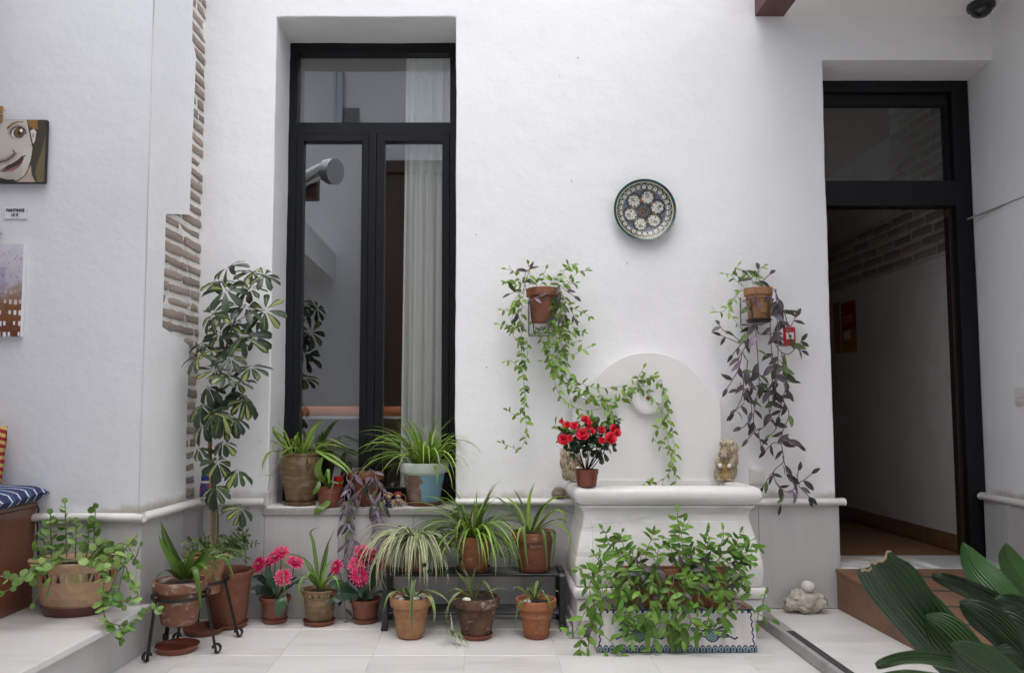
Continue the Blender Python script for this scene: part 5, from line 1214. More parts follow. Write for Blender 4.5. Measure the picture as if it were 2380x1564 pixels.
RD = [[(155, 1295), (153, 1240), (151, 1170)], [(120, 1295), (118, 1240), (117, 1195)], [(218, 1295), (219, 1240), (222, 1182)], [(175, 1295), (177, 1250), (176, 1215)], [(140, 1295, -.8), (120, 1270, -.85), (100, 1240, -.88)], [(200, 1295), (205, 1265), (206, 1230)],
      [(165, 1300, -.8), (120, 1300, -.92), (80, 1320, -.98), (40, 1345, -1.02), (0, 1338, -1.05)], [(150, 1300, -.8), (105, 1310, -.92), (85, 1340, -.95), (95, 1365, -.95), (78, 1400, -.96)], [(130, 1300, -.82), (90, 1315, -.93), (60, 1345, -.97), (10, 1375, -1.0)],
      [(210, 1295), (240, 1262, -.8), (275, 1285, -.82), (300, 1265, -.82), (312, 1250, -.82)], [(210, 1295), (265, 1268, -.84), (290, 1300, -.88), (280, 1350, -.9), (275, 1385, -.9), (285, 1405, -.9)], [(200, 1298, -.8), (240, 1305, -.9), (270, 1320, -.92), (262, 1360, -.92), (250, 1390, -.92), (300, 1400, -.92)],
      [(180, 1298, -.8), (232, 1300, -.92), (242, 1340, -.95), (238, 1400, -.96), (248, 1440, -.97), (275, 1452, -.97), (310, 1448, -.96), (340, 1420, -.95), (365, 1412, -.94)], [(275, 1452, -.97), (285, 1470, -.97), (282, 1485, -.97)], [(205, 1296), (270, 1290, -.83), (310, 1300, -.85), (325, 1270, -.85)],
      [(225, 1298), (285, 1310, -.9), (300, 1340, -.9), (315, 1360, -.9)], [(205, 1296), (250, 1272, -.78), (290, 1262, -.76), (310, 1290, -.76), (322, 1310, -.78)], [(240, 1390, -.95), (280, 1395, -.92), (320, 1385, -.9), (310, 1362, -.9)], [(125, 1296), (95, 1290, -.82), (85, 1255, -.84)], [(135, 1298, -.8), (110, 1320, -.93), (118, 1350, -.95), (112, 1372, -.95)]]
for k, pts in enumerate(RD):
    vine(ov, [(p[0], p[1], p[2] if len(p) > 2 else OY + (k % 3 - 1) * .04) for p in pts], OY, 'round', 'l_round', (.026, .043), .036 if len(pts) > 3 else .027, r, 'stem', .0023, face=V((0, -.45, .85)) if len(pts) > 3 else V((0, -.22, .97)), both=len(pts) == 3 or k % 3 == 0, droop=.05, start=.05, z_jit=.4)

# ---- chest with cushions
cxr = P(88, 1165, -.6).x; cz1 = P(88, 1166, -.6).z
ch = thing('wooden_chest', 'reddish brown wooden chest on the platform below the paintings', 'chest', (cxr - .5, -1.05, BZ))
MB().box(cxr - 1.1, cxr - .004, -1.55, -.605, BZ + .001, cz1 - .02).build('body', 'wood', ch, smooth=False, bevel=.004)
MB().box(cxr - 1.1, cxr, -1.56, -.602, cz1 - .019, cz1).build('lid', 'wood', ch, smooth=False, bevel=.004)
def cushion(name, label, c, size, m, rot):
    v = []; f = []; uv = []; n = 22
    for side in (1, -1):
        for j in range(n + 1):
            for i in range(n + 1):
                u, w = i / n * 2 - 1, j / n * 2 - 1; puff = max(0, (1 - u ** 4) * (1 - w ** 4)) ** .45
                k = 1 - .05 * (1 - puff); p = V((u * size[0] / 2 * k, w * size[1] / 2 * k, side * size[2] / 2 * puff)) + noise.noise_vector(V((u * 2, w * 2, side))) * .006
                v.append(V(c) + rot @ p); uv.append((i / n, j / n))
    k = (n + 1) ** 2
    for j in range(n):
        for i in range(n):
            q = (j*(n+1)+i, j*(n+1)+i+1, (j+1)*(n+1)+i+1, (j+1)*(n+1)+i); f.append(q); f.append(tuple(x + k for x in reversed(q)))
    o_ = mk(name, v, f, m, None, True, uv); tag(o_, label, 'cushion'); return o_
def striped(name, cols, nper, axis=0):
    m, t, b = newmat(name); uv = N(t, 'UVMap'); sep = N(t, 'SeparateXYZ'); t.links.new(uv.outputs[0], sep.inputs[0])
    fr = math_(t, 'FRACT', math_(t, 'MULTIPLY', sep.outputs[axis], float(nper))); c = cols[0]
    rgb = N(t, 'RGB'); rgb.outputs[0].default_value = cols[0]; c = rgb.outputs[0]
    for col, a, e in cols[1:]: c = mixc(t, math_(t, 'MULTIPLY', math_(t, 'GREATER_THAN', fr, a), math_(t, 'LESS_THAN', fr, e)), c, col)
    t.links.new(c, b.inputs['Base Color']); b.inputs['Roughness'].default_value = .95; bump(t, b, noi(t, uv.outputs[0], 180, 2), .3, .002); return m
bl = striped('blue_striped_cloth', [(.022, .03, .10, 1), ((.45, .50, .58, 1), .12, .2), ((.45, .55, .62, 1), .62, .72), ((.05, .07, .2, 1), .8, .9)], 3, 1)
rd = striped('red_gold_striped_cloth', [(.26, .012, .018, 1), ((.48, .33, .10, 1), .45, .95)], 9, 1)
cb = P(40, 1150, -.80)
cushion('seat_cushion', 'blue striped cushion lying on the wooden chest', (P(74, 1150, -.80).x - .25, -.86, cz1 + .043), (.52, .50, .085), bl, Matrix.Rotation(.15, 3, 'Z'))
pz = P(6, 1098, -.66)
cushion('back_cushion', 'red and gold striped cushion propped upright against the left wall', (P(13, 1098, -.66).x - .205, -.672, cz1 + .19), (.42, .30, .10), rd, Matrix.Rotation(R(80), 3, 'X'))
# cord behind the chest
co_ = MB().tube(pxpath([(82, 1168, -.60), (90, 1185, -.6), (84, 1205, -.61), (88, 1225, -.61), (86, 1262, -.61), (90, 1300, -.61)], 0, 6), .0035, 6)
co_ = co_.build('cushion_cord', mat('navy_cord', (.02, .025, .07, 1), .9), None); tag(co_, 'navy cord dangling behind the wooden chest corner', 'cord')

# ---- paintings on the pillar wall
def canvas(name, label, px0, px1, py0, py1, y, th, colf, edge, nx, ny):
    p00, p11 = P(px0, py1, y), P(px1, py0, y); t = thing(name, label, 'painting', ((p00.x + p11.x) / 2, y, p00.z))
    MB().box(p00.x, p11.x, y + .0012, y + th, p00.z, p11.z).build('stretcher', edge, t, smooth=False, bevel=.0008)
    v = []; c = []; f = []
    for j in range(ny + 1):
        for i in range(nx + 1):
            s_, q_ = i / nx, j / ny; v.append((p00.x + (p11.x - p00.x) * s_, y, p11.z + (p00.z - p11.z) * q_)); c.append(colf(px0 + (px1 - px0) * s_, py0 + (py1 - py0) * q_))
    for j in range(ny):
        for i in range(nx): f.append((j*(nx+1)+i, j*(nx+1)+i+1, (j+1)*(nx+1)+i+1, (j+1)*(nx+1)+i))
    mk('picture', v, f, 'paint', t, False, col=c); return t
def seg(p, a, b):
    ap = (p[0]-a[0], p[1]-a[1]); ab = (b[0]-a[0], b[1]-a[1]); h = max(0, min(1, (ap[0]*ab[0]+ap[1]*ab[1]) / (ab[0]**2+ab[1]**2))); return math.hypot(ap[0]-ab[0]*h, ap[1]-ab[1]*h)
def pline(p, pts): return min(seg(p, pts[i], pts[i+1]) for i in range(len(pts) - 1))
def inpoly(p, poly):
    c = False; n = len(poly)
    for i in range(n):
        a, b = poly[i], poly[i-1]
        if (a[1] > p[1]) != (b[1] > p[1]) and p[0] < (b[0]-a[0]) * (p[1]-a[1]) / (b[1]-a[1]) + a[0]: c = not c
    return c
FACE = [(-200, 90), (165, 100), (175, 150), (200, 250), (214, 300), (206, 370), (190, 430), (168, 475), (120, 510), (60, 505), (0, 490), (-200, 470)]
EAR = [(192, 190), (215, 176), (232, 195), (226, 250), (214, 275), (202, 230)]
LIP = [(8, 455), (40, 425), (75, 400), (100, 385), (135, 365), (160, 350), (150, 385), (125, 425), (85, 447), (45, 452)]
NECK = [(120, 510), (190, 430), (206, 400), (215, 470), (250, 530), (100, 530)]
def mixs(a, b, t): t = max(0, min(1, t)); return tuple(a[i] + (b[i] - a[i]) * t for i in range(3))
def face_col(px_, py_):
    x, y = px_ / .3646, (py_ - 235.5) / .3646; p = (x, y)
    c = (62, 57, 45)
    if inpoly(p, [(300, 170), (285, 260), (268, 330), (240, 420), (236, 460), (255, 530), (310, 530), (310, 170)]): c = (104, 94, 66)
    if inpoly(p, [(165, 100), (240, 118), (238, 160), (245, 180), (215, 176), (178, 160)]): c = (138, 100, 52)
    if inpoly(p, NECK): c = (172, 156, 143)
    if inpoly(p, EAR): c = mixs((206, 202, 196), (120, 110, 100), 1 - math.hypot((x-212)/10, (y-220)/22))
    if inpoly(p, FACE):
        c = mixs((190, 184, 176), (150, 142, 132), (y - 300) / 400 + noise.noise(V((x * .01, y * .01, 0))) * .4)
        if x > 150 and y > 300: c = mixs(c, (205, 198, 190), .5)
        d = math.hypot((x - 105) / 70, (y - 195) / 55)
        if d < 1: c = mixs(c, (95, 82, 72), (1 - d) * 1.6)
        d = math.hypot((x - 112) / 48, (y - 203) / 36)
        if d < 1: c = (196, 196, 200)
        if .93 < d < 1.12 and y < 212: c = (48, 40, 36)
        d = math.hypot((x - 118) / 36, (y - 203) / 33)
        if d < 1: c = mixs((135, 108, 50), (60, 48, 26), d * d)
        if d > .9 and d < 1.03: c = (50, 42, 34)
        if math.hypot((x - 121) / 15, (y - 203) / 16) < 1: c = (25, 20, 18)
        if math.hypot((x - 132) / 10, (y - 188) / 11) < 1: c = (235, 235, 230)
        if pline(p, [(42, 172), (70, 145), (105, 133), (140, 134)]) < 7 - 4 * (x - 42) / 100: c = (112, 84, 42)
        d = pline(p, [(0, 388), (45, 378), (78, 355), (97, 332), (80, 312)])
        if d < 3.5: c = (40, 32, 30)
        elif d < 26 and y > 330: c = mixs((130, 112, 102), c, d / 26)
        if inpoly(p, LIP): c = (142, 100, 92) if (y - 452) > -(x - 20) * .42 else (74, 48, 44)
        if pline(p, [(0, 448), (60, 408), (100, 400), (145, 352), (166, 350)]) < 3: c = (35, 24, 24)
    if pline(p, FACE[1:11]) < 3.0: c = (48, 42, 36)
    if pline(p, NECK[1:5]) < 2.2: c = (70, 60, 50)
    if y > 500 and x < 100: c = (40, 34, 30)
    if x > 295 or y > 516 or y < 121: c = (46, 34, 38)
    return srgb(*c)
canvas('face_painting', 'square painting of a stylised face with one large brown eye', -62, 109, 279, 425, LY - .030, .02, face_col, 'ink', 200, 170)
# flower: city painting
rd2 = random.Random(8); DOTS = [(rd2.uniform(-40, 50), rd2.uniform(585, 665), rd2.uniform(.6, 1.7)) for _ in range(60)]
def city_col(px_, py_):
    t = (py_ - 567) / 215.0; n = noise.noise(V((px_ * .05, py_ * .05, 3)))
    c = mixs((205, 204, 214), (176, 172, 186), t * 2 + n * .3)
    if t > .40: c = mixs(c, (122, 74, 42), (t - .40) * 3.2 + n * .35)
    if t > .80: c = mixs(c, (92, 48, 26), (t - .8) * 4)
    if px_ < 12 and .25 < t < .55: c = mixs(c, (150, 145, 175), .6)
    if t > .50:
        gx, gy = (px_ + 3) / 12.5, (py_ - 665) / 25.0; fx_, fy_ = gx % 1, gy % 1; k = (int(gx) * 7 + int(gy) * 13) % 5
        if .16 < fx_ < .16 + .40 + .06 * k and .25 < fy_ < .62 + .03 * k and k != 3: c = mixs(c, (222, 222, 232), min(1, (t - .42) * 3.5))
        elif .10 < fx_ < .7 and .58 < fy_ < .72: c = mixs(c, (80, 45, 25), .35)
    for dx_, dy_, q in DOTS:
        if math.hypot(px_ - dx_, py_ - dy_) < q: c = (128, 82, 98)
    return srgb(*c)
canvas('city_painting', 'tall canvas of lit windows fading from brown to lavender', -62, 55.5, 567, 782, LY - .028, .024, city_col, 'paper', 140, 240)
# clothes pegs the paintings hang from
for i, (px_, py_, lab) in enumerate(((4, 268, 'wooden clothes peg gripping the face painting'), (-4, 556, 'wooden clothes peg gripping the city painting'))):
    b = P(px_, py_, LY - .03); t = thing('clothes_peg', lab, 'clothes peg', b); k = 1
    for s_ in (-1, 1): MB().box(b.x + s_ * .004 - .0035, b.x + s_ * .004 + .0035, LY - .040, LY - .030, b.z - .034, b.z + .038).build('peg_arm', 'cane', t, smooth=False, bevel=.001)
    MB().tube([(b.x - .006, LY - .041, b.z), (b.x + .006, LY - .041, b.z)], .003, 8).build('spring', 'chrome', t)
    MB().tube([(b.x, LY - .004, b.z + .03), (b.x, LY - .036, b.z + .03)], .0022, 6).build('nail', 'grey', t)
# price sign
sg0, sg1 = P(12, 509, LY - .005), P(64, 480, LY - .005)
sg = thing('price_sign', 'small white paper sign reading PAINTINGS 10 euro on the left wall', 'sign', ((sg0.x + sg1.x) / 2, LY, sg0.z))
v = []; f = []
for j in range(5):
    for i in range(9): v.append((sg0.x + (sg1.x - sg0.x) * i / 8, LY - .0065 - .002 * abs(i / 4 - 1) ** 2, sg0.z + (sg1.z - sg0.z) * j / 4))
for j in range(4):
    for i in range(8): f.append((j*9+i, j*9+i+1, (j+1)*9+i+1, (j+1)*9+i))
mk('sheet', v, f, 'paper', sg)
def text_mesh(txt, cx_, cz_, y, width, height, m, parent, name='lettering'):
    cu_ = bpy.data.curves.new('t', 'FONT'); cu_.body = txt; cu_.align_x = 'CENTER'; cu_.offset = .035; cu_.extrude = .004
    ob = bpy.data.objects.new('t', cu_); COL.objects.link(ob); bpy.context.view_layer.update()
    me = bpy.data.meshes.new_from_object(ob.evaluated_get(bpy.context.evaluated_depsgraph_get())); bpy.data.objects.remove(ob)
    xs_ = [q.co.x for q in me.vertices]; ys_ = [q.co.y for q in me.vertices]; w = max(xs_) - min(xs_); h = max(ys_) - min(ys_); mxx = (max(xs_) + min(xs_)) / 2; mn = min(ys_)
    off = root_off(parent)
    for q in me.vertices: q.co = V((cx_ + (q.co.x - mxx) * width / w, y - q.co.z * .05, cz_ + (q.co.y - mn) * height / h)) - off
    me.materials.clear(); me.materials.append(M[m]); o_ = bpy.data.objects.new(name, me); COL.objects.link(o_); o_.parent = parent; return o_
k = mpp(LY); sx_, sz_ = (sg0.x + sg1.x) / 2, sg0.z
text_mesh('PAINTINGS', sx_ - .003, sz_ + 16.5 * k, LY - .0095, 43 * k, 7.5 * k, 'ink', sg)
text_mesh('10 \u20ac', sx_ - .003, sz_ + 5.5 * k, LY - .0095, 16 * k, 7.5 * k, 'ink', sg)

# ================================================================== wall plate
pc_ = P(1499.5, 487, -.05); R_ = 73 * mpp(-.05)
def plate_col(rr, a):
    """rr 0..1, a radians: painted glaze design"""
    K, Wc, Bl, Am, Gr, Te = (16, 16, 17), (196, 195, 184), (34, 36, 66), (150, 106, 48), (96, 102, 98), (20, 56, 62)
    n = noise.noise(V((rr * 9, a * 3, 0)))
    if rr > .945: return mixs(Te, (40, 88, 90), .4 + n)
    if rr > .93: return K
    if rr > .905: return (196, 190, 160)
    if rr > .885: return K
    if rr > .735:                                   # ring of arches
        t = (rr - .735) / .15; m_ = (a * 26 / (2 * math.pi)) % 1 - .5; k = int(a * 26 / (2 * math.pi)) % 2
        d = math.hypot(m_ / .40, max(0, t - .05) / .88)
        if abs(d - 1) < .16: return K
        if d < 1:
            if abs(m_) < .05 and .2 < t < .7: return K
            if k and math.hypot(m_ / .14, (t - .4) / .16) < 1: return (190, 150, 70)
            if not k and abs(t - .42) < .05 and abs(m_) < .15: return K
            return Wc
        return K if (math.sin(m_ * 40) > .2 and t > .5) else (150, 158, 150)
    if rr > .715: return K
    if rr > .70: return (170, 176, 170)
    x, y = rr * math.cos(a), rr * math.sin(a)
    s6 = math.pi / 3; b = a - .26; k6 = round(b / s6); lc = b - k6 * s6
    # little centre flower
    d6 = rr / .24 ; pet = .65 + .35 * math.cos(6 * (a - .26 - s6 / 2))
    if d6 < 1.0 * pet + .08:
        if abs(d6 - pet) < .10: return K
        lx, ly = rr * math.cos(((b + s6 / 2) % s6) - s6 / 2), rr * math.sin(((b + s6 / 2) % s6) - s6 / 2)
        q = math.hypot((rr * math.cos(lc - math.copysign(s6 / 2, lc)) - .11) / .065, rr * math.sin(lc - math.copysign(s6 / 2, lc)) / .026)
        if q < .8: return Am if k6 % 2 else (92, 50, 40)
        if q < 1.25: return K
        return Gr
    # amber lozenges between petals
    aa = lc - math.copysign(s6 / 2, lc); q = math.hypot((rr * math.cos(aa) - .365) / .085, rr * math.sin(aa) / .038)
    if q < .72: return Am
    if q < 1.12: return K
    # six big petals
    px_, py_ = rr * math.cos(lc), rr * math.sin(lc); q = math.hypot((px_ - .45) / .245, py_ / .24)
    if q < 1.0:
        sc = .78 + .07 * math.cos(math.atan2(py_, px_ - .45) * 9)
        if q > .93: return K
        if q > sc + .05: return Gr
        if q > sc - .03: return K
        h = math.hypot((px_ - .52) / .062, py_ / .05)
        if .6 < h < 1.0: return Bl
        if h < .35: return (140, 130, 100)
        if noise.noise(V((x * 26, y * 26, 5))) > .26: return (34, 32, 42)
        return Wc
    if q < 1.09: return K
    return Bl if (math.sin(x * 95) * math.sin(y * 95) > -.05) else (120, 122, 132)
pv = []; pcol = []; pf_ = []; nr, na = 76, 288
for i in range(nr + 1):
    t = i / nr; dep = .030 * (1 - max(0, t - .25) / .75) ** 1 if t > .25 else .030; dep = .032 * (1 - t ** 2.6)
    if t > .955: dep = -.001 * (1 - abs(t - .98) / .02) if False else dep
    for k in range(na):
        a = 2 * math.pi * k / na; pv.append((pc_.x + R_ * t * math.cos(a), -.048 + dep - (t * .0), pc_.z + R_ * t * math.sin(a) )); pcol.append(srgb(*plate_col(t, a)))
for i in range(nr):
    for k in range(na): pf_.append((i*na+k, i*na+(k+1) % na, (i+1)*na+(k+1) % na, (i+1)*na+k))
pt = thing('wall_plate', 'round painted ceramic plate with six petal flower and teal rim', 'plate', (pc_.x, -.03, pc_.z - R_))
mk('painted_face', pv, pf_, 'ceramic', pt, True, col=pcol)
bv = []; bf = []
bp_ = [(1.0, -.0485), (1.012, -.047), (1.005, -.043), (.9, -.036), (.62, -.012), (.45, -.004), (.40, -.003), (.39, -.006)]
for rr, yy in bp_:
    for k in range(72):
        a = 2 * math.pi * k / 72; bv.append((pc_.x + R_ * rr * math.cos(a), yy, pc_.z + R_ * rr * math.sin(a)))
for i in range(len(bp_) - 1):
    for k in range(72): bf.append((i*72+k, i*72+(k+1) % 72, (i+1)*72+(k+1) % 72, (i+1)*72+k))
mk('rim_and_back', bv, bf, mat('teal_glaze', (.020, .085, .090, 1), .25, [((.05, .16, .13, 1), 14, .4, .7, .8)]), pt)

# ================================================================== hanging pots
def hanging(label, cx_, rim_py, hw, bot_py, bhw, y, m, bracket):
    base = P(cx_, bot_py, y).z
    o = potted('hanging_planter', label, 'hanging plant', cx_, rim_py, hw, y, base, bhw, m, 'classic', None, .93)
    c = V((o.top.x, y, 0)); zr = base + (o.top.z - base) * .62; rr = o.rt * 1.02
    MB().tube([V((c.x + rr * math.cos(R(a)), y + rr * math.sin(R(a)), zr)) for a in range(0, 361, 15)], .0024, 6, False).build('wire_ring', 'iron', o.root)
    zb1 = P(cx_, bracket, y).z
    for s_ in (-1, 1):
        x = c.x + s_ * rr * .55
        MB().tube([(c.x + s_ * rr * .75, -.006, zr + .03), (c.x + s_ * rr * .75, -.006, zb1), (x, y - .03, zb1), (c.x + s_ * rr * .78, y - rr * .62, zr)], .0024, 6).build('wire_arm', 'iron', o.root)
    MB().tube([(c.x - rr * .75, -.006, zb1), (c.x + rr * .75, -.006, zb1)], .0024, 6).build('wire_arm', 'iron', o.root)
    MB().tube([(c.x - rr * .55, y - .03, zb1), (c.x + rr * .55, y - .03, zb1)], .0024, 6).build('wire_arm', 'iron', o.root)
    MB().tube([(c.x, -.006, zr), (c.x, y + rr, zr)], .0024, 6).build('wire_arm', 'iron', o.root)
    return o
HY = -.115
oL = hanging('hanging clay pot of green vine trailing across to the fountain', 1262, 672, 40, 750, 27, HY, 'terra', 775)
z1 = lambda x, y: (1115.6 + x * .3568, 557.8 + y * .3568)
z2 = lambda x, y: (1270.6 + x * .2775, 743.7 + y * .2775)
z3 = lambda x, y: (1611.5 + x * .436, 557.8 + y * .436)
def zz_(fn, pts, ys):
    n = len(pts) - 1; return [fn(*p) + (ys[0] + (ys[1] - ys[0]) * min(1, i / n * 1.6),) for i, p in enumerate(pts)]
r = random.Random(101)
VL = [[(300, 310), (225, 430), (208, 560), (225, 640), (265, 690), (275, 850), (290, 1000), (290, 1130), (305, 1250), (265, 1360), (200, 1345), (140, 1320)], [(290, 320), (270, 450), (270, 700), (280, 900), (300, 1050), (250, 1140), (180, 1110)], [(265, 690), (300, 640), (310, 750), (270, 830), (200, 785), (170, 790)],
      [(470, 320), (455, 560), (440, 720), (480, 900), (520, 1010), (600, 1080), (700, 1110), (830, 1080), (960, 1010), (1040, 940), (1120, 900), (1180, 930), (1210, 1010)], [(500, 320), (510, 560), (540, 740), (600, 900), (700, 950), (790, 965), (960, 955), (1000, 1000)], [(480, 320), (490, 560), (520, 800), (590, 940), (690, 1020), (820, 1050), (930, 1040), (1060, 940), (1140, 900)],
      [(460, 320), (470, 600), (500, 760), (500, 850), (545, 930), (610, 1000), (720, 1050), (800, 1040)], [(510, 320), (540, 560), (560, 700), (520, 820), (560, 900), (640, 960), (700, 1000), (760, 1060)], [(700, 1000), (800, 1040), (850, 1100), (870, 1150), (880, 1190)], [(820, 1050), (840, 1100), (850, 1150), (850, 1210)],
      [(520, 310), (560, 400), (600, 440), (660, 470), (715, 500)], [(500, 330), (540, 470), (590, 550), (640, 500), (660, 480)], [(510, 560), (560, 620), (620, 590), (675, 600)], [(530, 700), (600, 745), (660, 720), (725, 690)], [(540, 690), (580, 670), (635, 660)], [(470, 560), (440, 660), (470, 780), (490, 860), (440, 800), (405, 790)],
      [(330, 500), (380, 620), (430, 700), (450, 800), (500, 880)], [(280, 420), (210, 460), (145, 455)], [(265, 520), (240, 590), (170, 560), (120, 550)], [(300, 300), (240, 240), (215, 200), (170, 190)], [(320, 300), (325, 220), (315, 160)], [(300, 300), (230, 290), (165, 275)], [(400, 300), (410, 240), (430, 190)], [(370, 300), (365, 265), (390, 260)], [(500, 300), (540, 220), (570, 165), (610, 160)], [(520, 300), (600, 245), (650, 205), (700, 200)], [(450, 300), (480, 250), (500, 240)], [(540, 310), (580, 290), (620, 280)], [(400, 300), (425, 340), (430, 450), (440, 520), (430, 580)], [(430, 300), (460, 330), (480, 420), (460, 480)], [(440, 310), (500, 400), (540, 520), (530, 640), (560, 760)], [(290, 310), (235, 380), (230, 470), (215, 560)]]
for i, pts in enumerate(VL):
    far = len(pts) >= 6
    vine(oL.root, zz_(z1, pts, (HY - .06, -.085) if far else (HY, HY - .02 if i % 2 else -.06)), HY, 'ovate', 'l_vine', (.028, .046), .025, r, 'stem', .0011, droop=.45, both=(i % 3 == 0 and not far), start=.06)
VR = [[(720, 560), (780, 520), (860, 490), (950, 540), (1000, 650), (1010, 800), (1005, 900), (1020, 1060), (1050, 1180), (1060, 1230), (985, 1330), (960, 1405)], [(960, 560), (1000, 640), (1020, 780), (1050, 900), (1060, 1000), (1075, 1120), (1050, 1230), (1085, 1300), (1070, 1395)], [(760, 560), (830, 600), (890, 660), (960, 760), (960, 880), (890, 970), (960, 1060), (1020, 1080)],
      [(740, 560), (775, 470), (810, 400)], [(960, 1330), (890, 1395), (850, 1330), (820, 1370)], [(640, 600), (700, 560), (780, 500), (870, 480), (900, 460)]]
for pts in VR: vine(oL.root, zz_(z2, pts, (-.105, -.105)), -.1, 'ovate', 'l_vine', (.030, .048), .029, r, 'stem', .0011, droop=.4)
for pts in ([(300, 330), (290, 250), (305, 200), (325, 190)], [(295, 350), (230, 340), (200, 350)], [(290, 430), (250, 470), (265, 545)], [(300, 400), (340, 390), (380, 370)], [(460, 285), (500, 280), (560, 330), (610, 365)], [(500, 310), (540, 380), (510, 480), (420, 560)], [(540, 360), (560, 460), (540, 500)], [(580, 440), (600, 470), (615, 505)], [(280, 340), (300, 260), (325, 195)]):
    vine(oL.root, zz_(z1, pts, (HY - .08, HY - .08)), HY, 'lance', 'l_purple', (.05, .075), .05, r, 'stem_purple', .0018, droop=.5, mats=['l_purple', 'l_mint', 'l_lilac'], wmul=1.2)

oR = hanging('hanging clay pot with long dark purple trailing stems', 1762, 671, 33, 742, 24, HY, 'terra_amber', 750)
r = random.Random(55)
k = oR.rt
MB().lathe([(k * .62, 0), (k * .78, .004), (k * .9, .016), (k * .88, .017)], V((oR.top.x, HY, P(1762, 751, HY).z)), 24).build('drip_tray', 'blackplastic', oR.root, sharp=50)
VP = [[(330, 260), (335, 430), (300, 500), (260, 550), (200, 530), (150, 510)], [(180, 500), (150, 470), (138, 455)], [(300, 450), (280, 560), (240, 640), (268, 760), (255, 850), (215, 920)], [(260, 600), (240, 690), (180, 790)], [(330, 460), (345, 640), (345, 720), (375, 770), (430, 830)], [(345, 640), (350, 760), (330, 870), (320, 960), (330, 1010), (290, 1060)],
      [(420, 260), (410, 450), (420, 620), (435, 760), (420, 870), (390, 980), (350, 1020), (360, 1090)], [(440, 260), (450, 500), (455, 700), (490, 780), (480, 850), (510, 930), (470, 1040), (475, 1120), (480, 1180), (430, 1230), (440, 1290), (480, 1350), (465, 1415)], [(475, 1150), (495, 1220), (505, 1265), (560, 1310), (620, 1370)], [(505, 1265), (540, 1290), (580, 1285), (630, 1245)], [(440, 1290), (490, 1340), (540, 1320), (560, 1230)],
      [(430, 260), (490, 400), (505, 480), (545, 410)], [(500, 470), (530, 560), (575, 590)], [(450, 300), (460, 480), (440, 560), (500, 610), (560, 560), (575, 540)], [(470, 600), (480, 700), (440, 760), (430, 820)], [(460, 640), (490, 690), (480, 750), (515, 755)], [(250, 760), (300, 850), (310, 930), (275, 990), (255, 1000)], [(420, 600), (430, 700), (400, 850), (410, 930), (440, 1000), (400, 1050)], [(370, 770), (300, 790), (240, 800)],
      [(480, 1060), (520, 1080), (560, 1100)], [(470, 1090), (430, 1080), (385, 1120)], [(330, 300), (310, 380), (330, 440), (350, 500), (420, 500)], [(440, 300), (470, 360), (480, 430), (450, 500)], [(300, 300), (300, 380), (320, 450), (280, 520), (210, 610)], [(410, 620), (440, 690), (440, 800), (470, 870), (455, 940)], [(290, 640), (285, 720), (310, 780), (360, 800)], [(360, 240), (380, 210), (405, 185)], [(350, 240), (350, 190), (345, 160)], [(320, 240), (310, 210), (290, 190)], [(430, 1230), (400, 1270), (372, 1312)], [(270, 870), (235, 900), (210, 925)]]
for i, pts in enumerate(VP): vine(oR.root, zz_(z3, pts, (HY - .07, -.05)), HY, 'lance', 'l_purple', (.055, .088), .066, r, 'stem_purple', .0026, droop=.40, mats=['l_purple', 'l_purple', 'l_purple', 'l_purple', 'l_mint', 'l_mint', 'l_lilac'], wmul=1.3)
for pts in ([(270, 250), (230, 220), (200, 185), (165, 180)], [(260, 240), (225, 170), (240, 135)], [(330, 240), (340, 190), (360, 150), (375, 140)], [(280, 260), (230, 290), (195, 340), (160, 380), (115, 385)], [(260, 260), (215, 320), (190, 380), (200, 400), (245, 460)], [(320, 240), (300, 190), (280, 185)]):
    vine(oR.root, zz_(z3, pts, (HY - .02, HY - .03)), HY, 'trad', 'l_vine', (.028, .048), .03, r, 'stem', .0013, droop=.3)
# ================================================================== painted ceramic planter box and its plants
q0, q1 = G(1388, 1520, 0), G(1757, 1513, 0); pyf = (q0.y + q1.y) / 2
pb = thing('ceramic_planter', 'long white ceramic trough with blue painted flowers before the fountain', 'planter', ((q0.x + q1.x) / 2, pyf + .08, 0))
px0_, px1_ = q0.x, q1.x; pzt = P(1570, 1416, pyf).z
def box_col(s_, t):      # s across 0..1, t up 0..1
    K = (24, 32, 84); G_ = (40, 84, 92); Wt = (214, 210, 210)
    x, y = s_ * 370, (1 - t) * 106
    c = Wt if int(x / 13) % 2 else (205, 199, 200)
    edge = min(x, 370 - x)
    if 5 + 1.4 * math.sin(y * .35) < edge < 8.5 + 1.4 * math.sin(y * .35): c = K
    if y < 4: c = K
    m_ = (x % 14) / 14
    if y < 12 and math.hypot((m_ - .5) / .35, (y - 2) / 9) < 1 and m_ > .35: c = K if int(x / 14) % 3 else G_
    if y > 99: c = K
    if y > 88:
        d = math.hypot((m_ - .5) / .5, (y - 100) / 11)
        if .72 < d < 1: c = K
        elif d < .72: c = (140, 160, 165) if d > .4 else G_
    for cx_ in (98, 268):
        u, w = x - cx_, y - 66
        d = math.hypot(u / 17, w / 16)
        if d < 1.0:
            c = K if d > .82 or (math.sin(u * .9) * math.sin(w * .9) > .15) else (120, 150, 150)
        for k in range(9):
            a = R(180 + k * 22.5); L = 30 + 16 * ((k * 3) % 4) / 4
            for side in (-1, 1):
                ex, ey = math.cos(a) * L * 1.15, math.sin(a) * L
                dd = seg((u, w), (0, -10), (ex, ey))
                curlx = math.hypot(u - ex, w - ey)
                if dd < 1.7 or 2.5 < curlx < 5.5: c = K if k % 2 else G_
        for q in (-1, 1):
            dd = pline((u, w), [(q * 14, 4), (q * 34, -2), (q * 52, 8), (q * 58, 4)])
            if dd < 2: c = K
    return srgb(*c)
v = []; f = []; cc = []; nx, ny = 296, 90
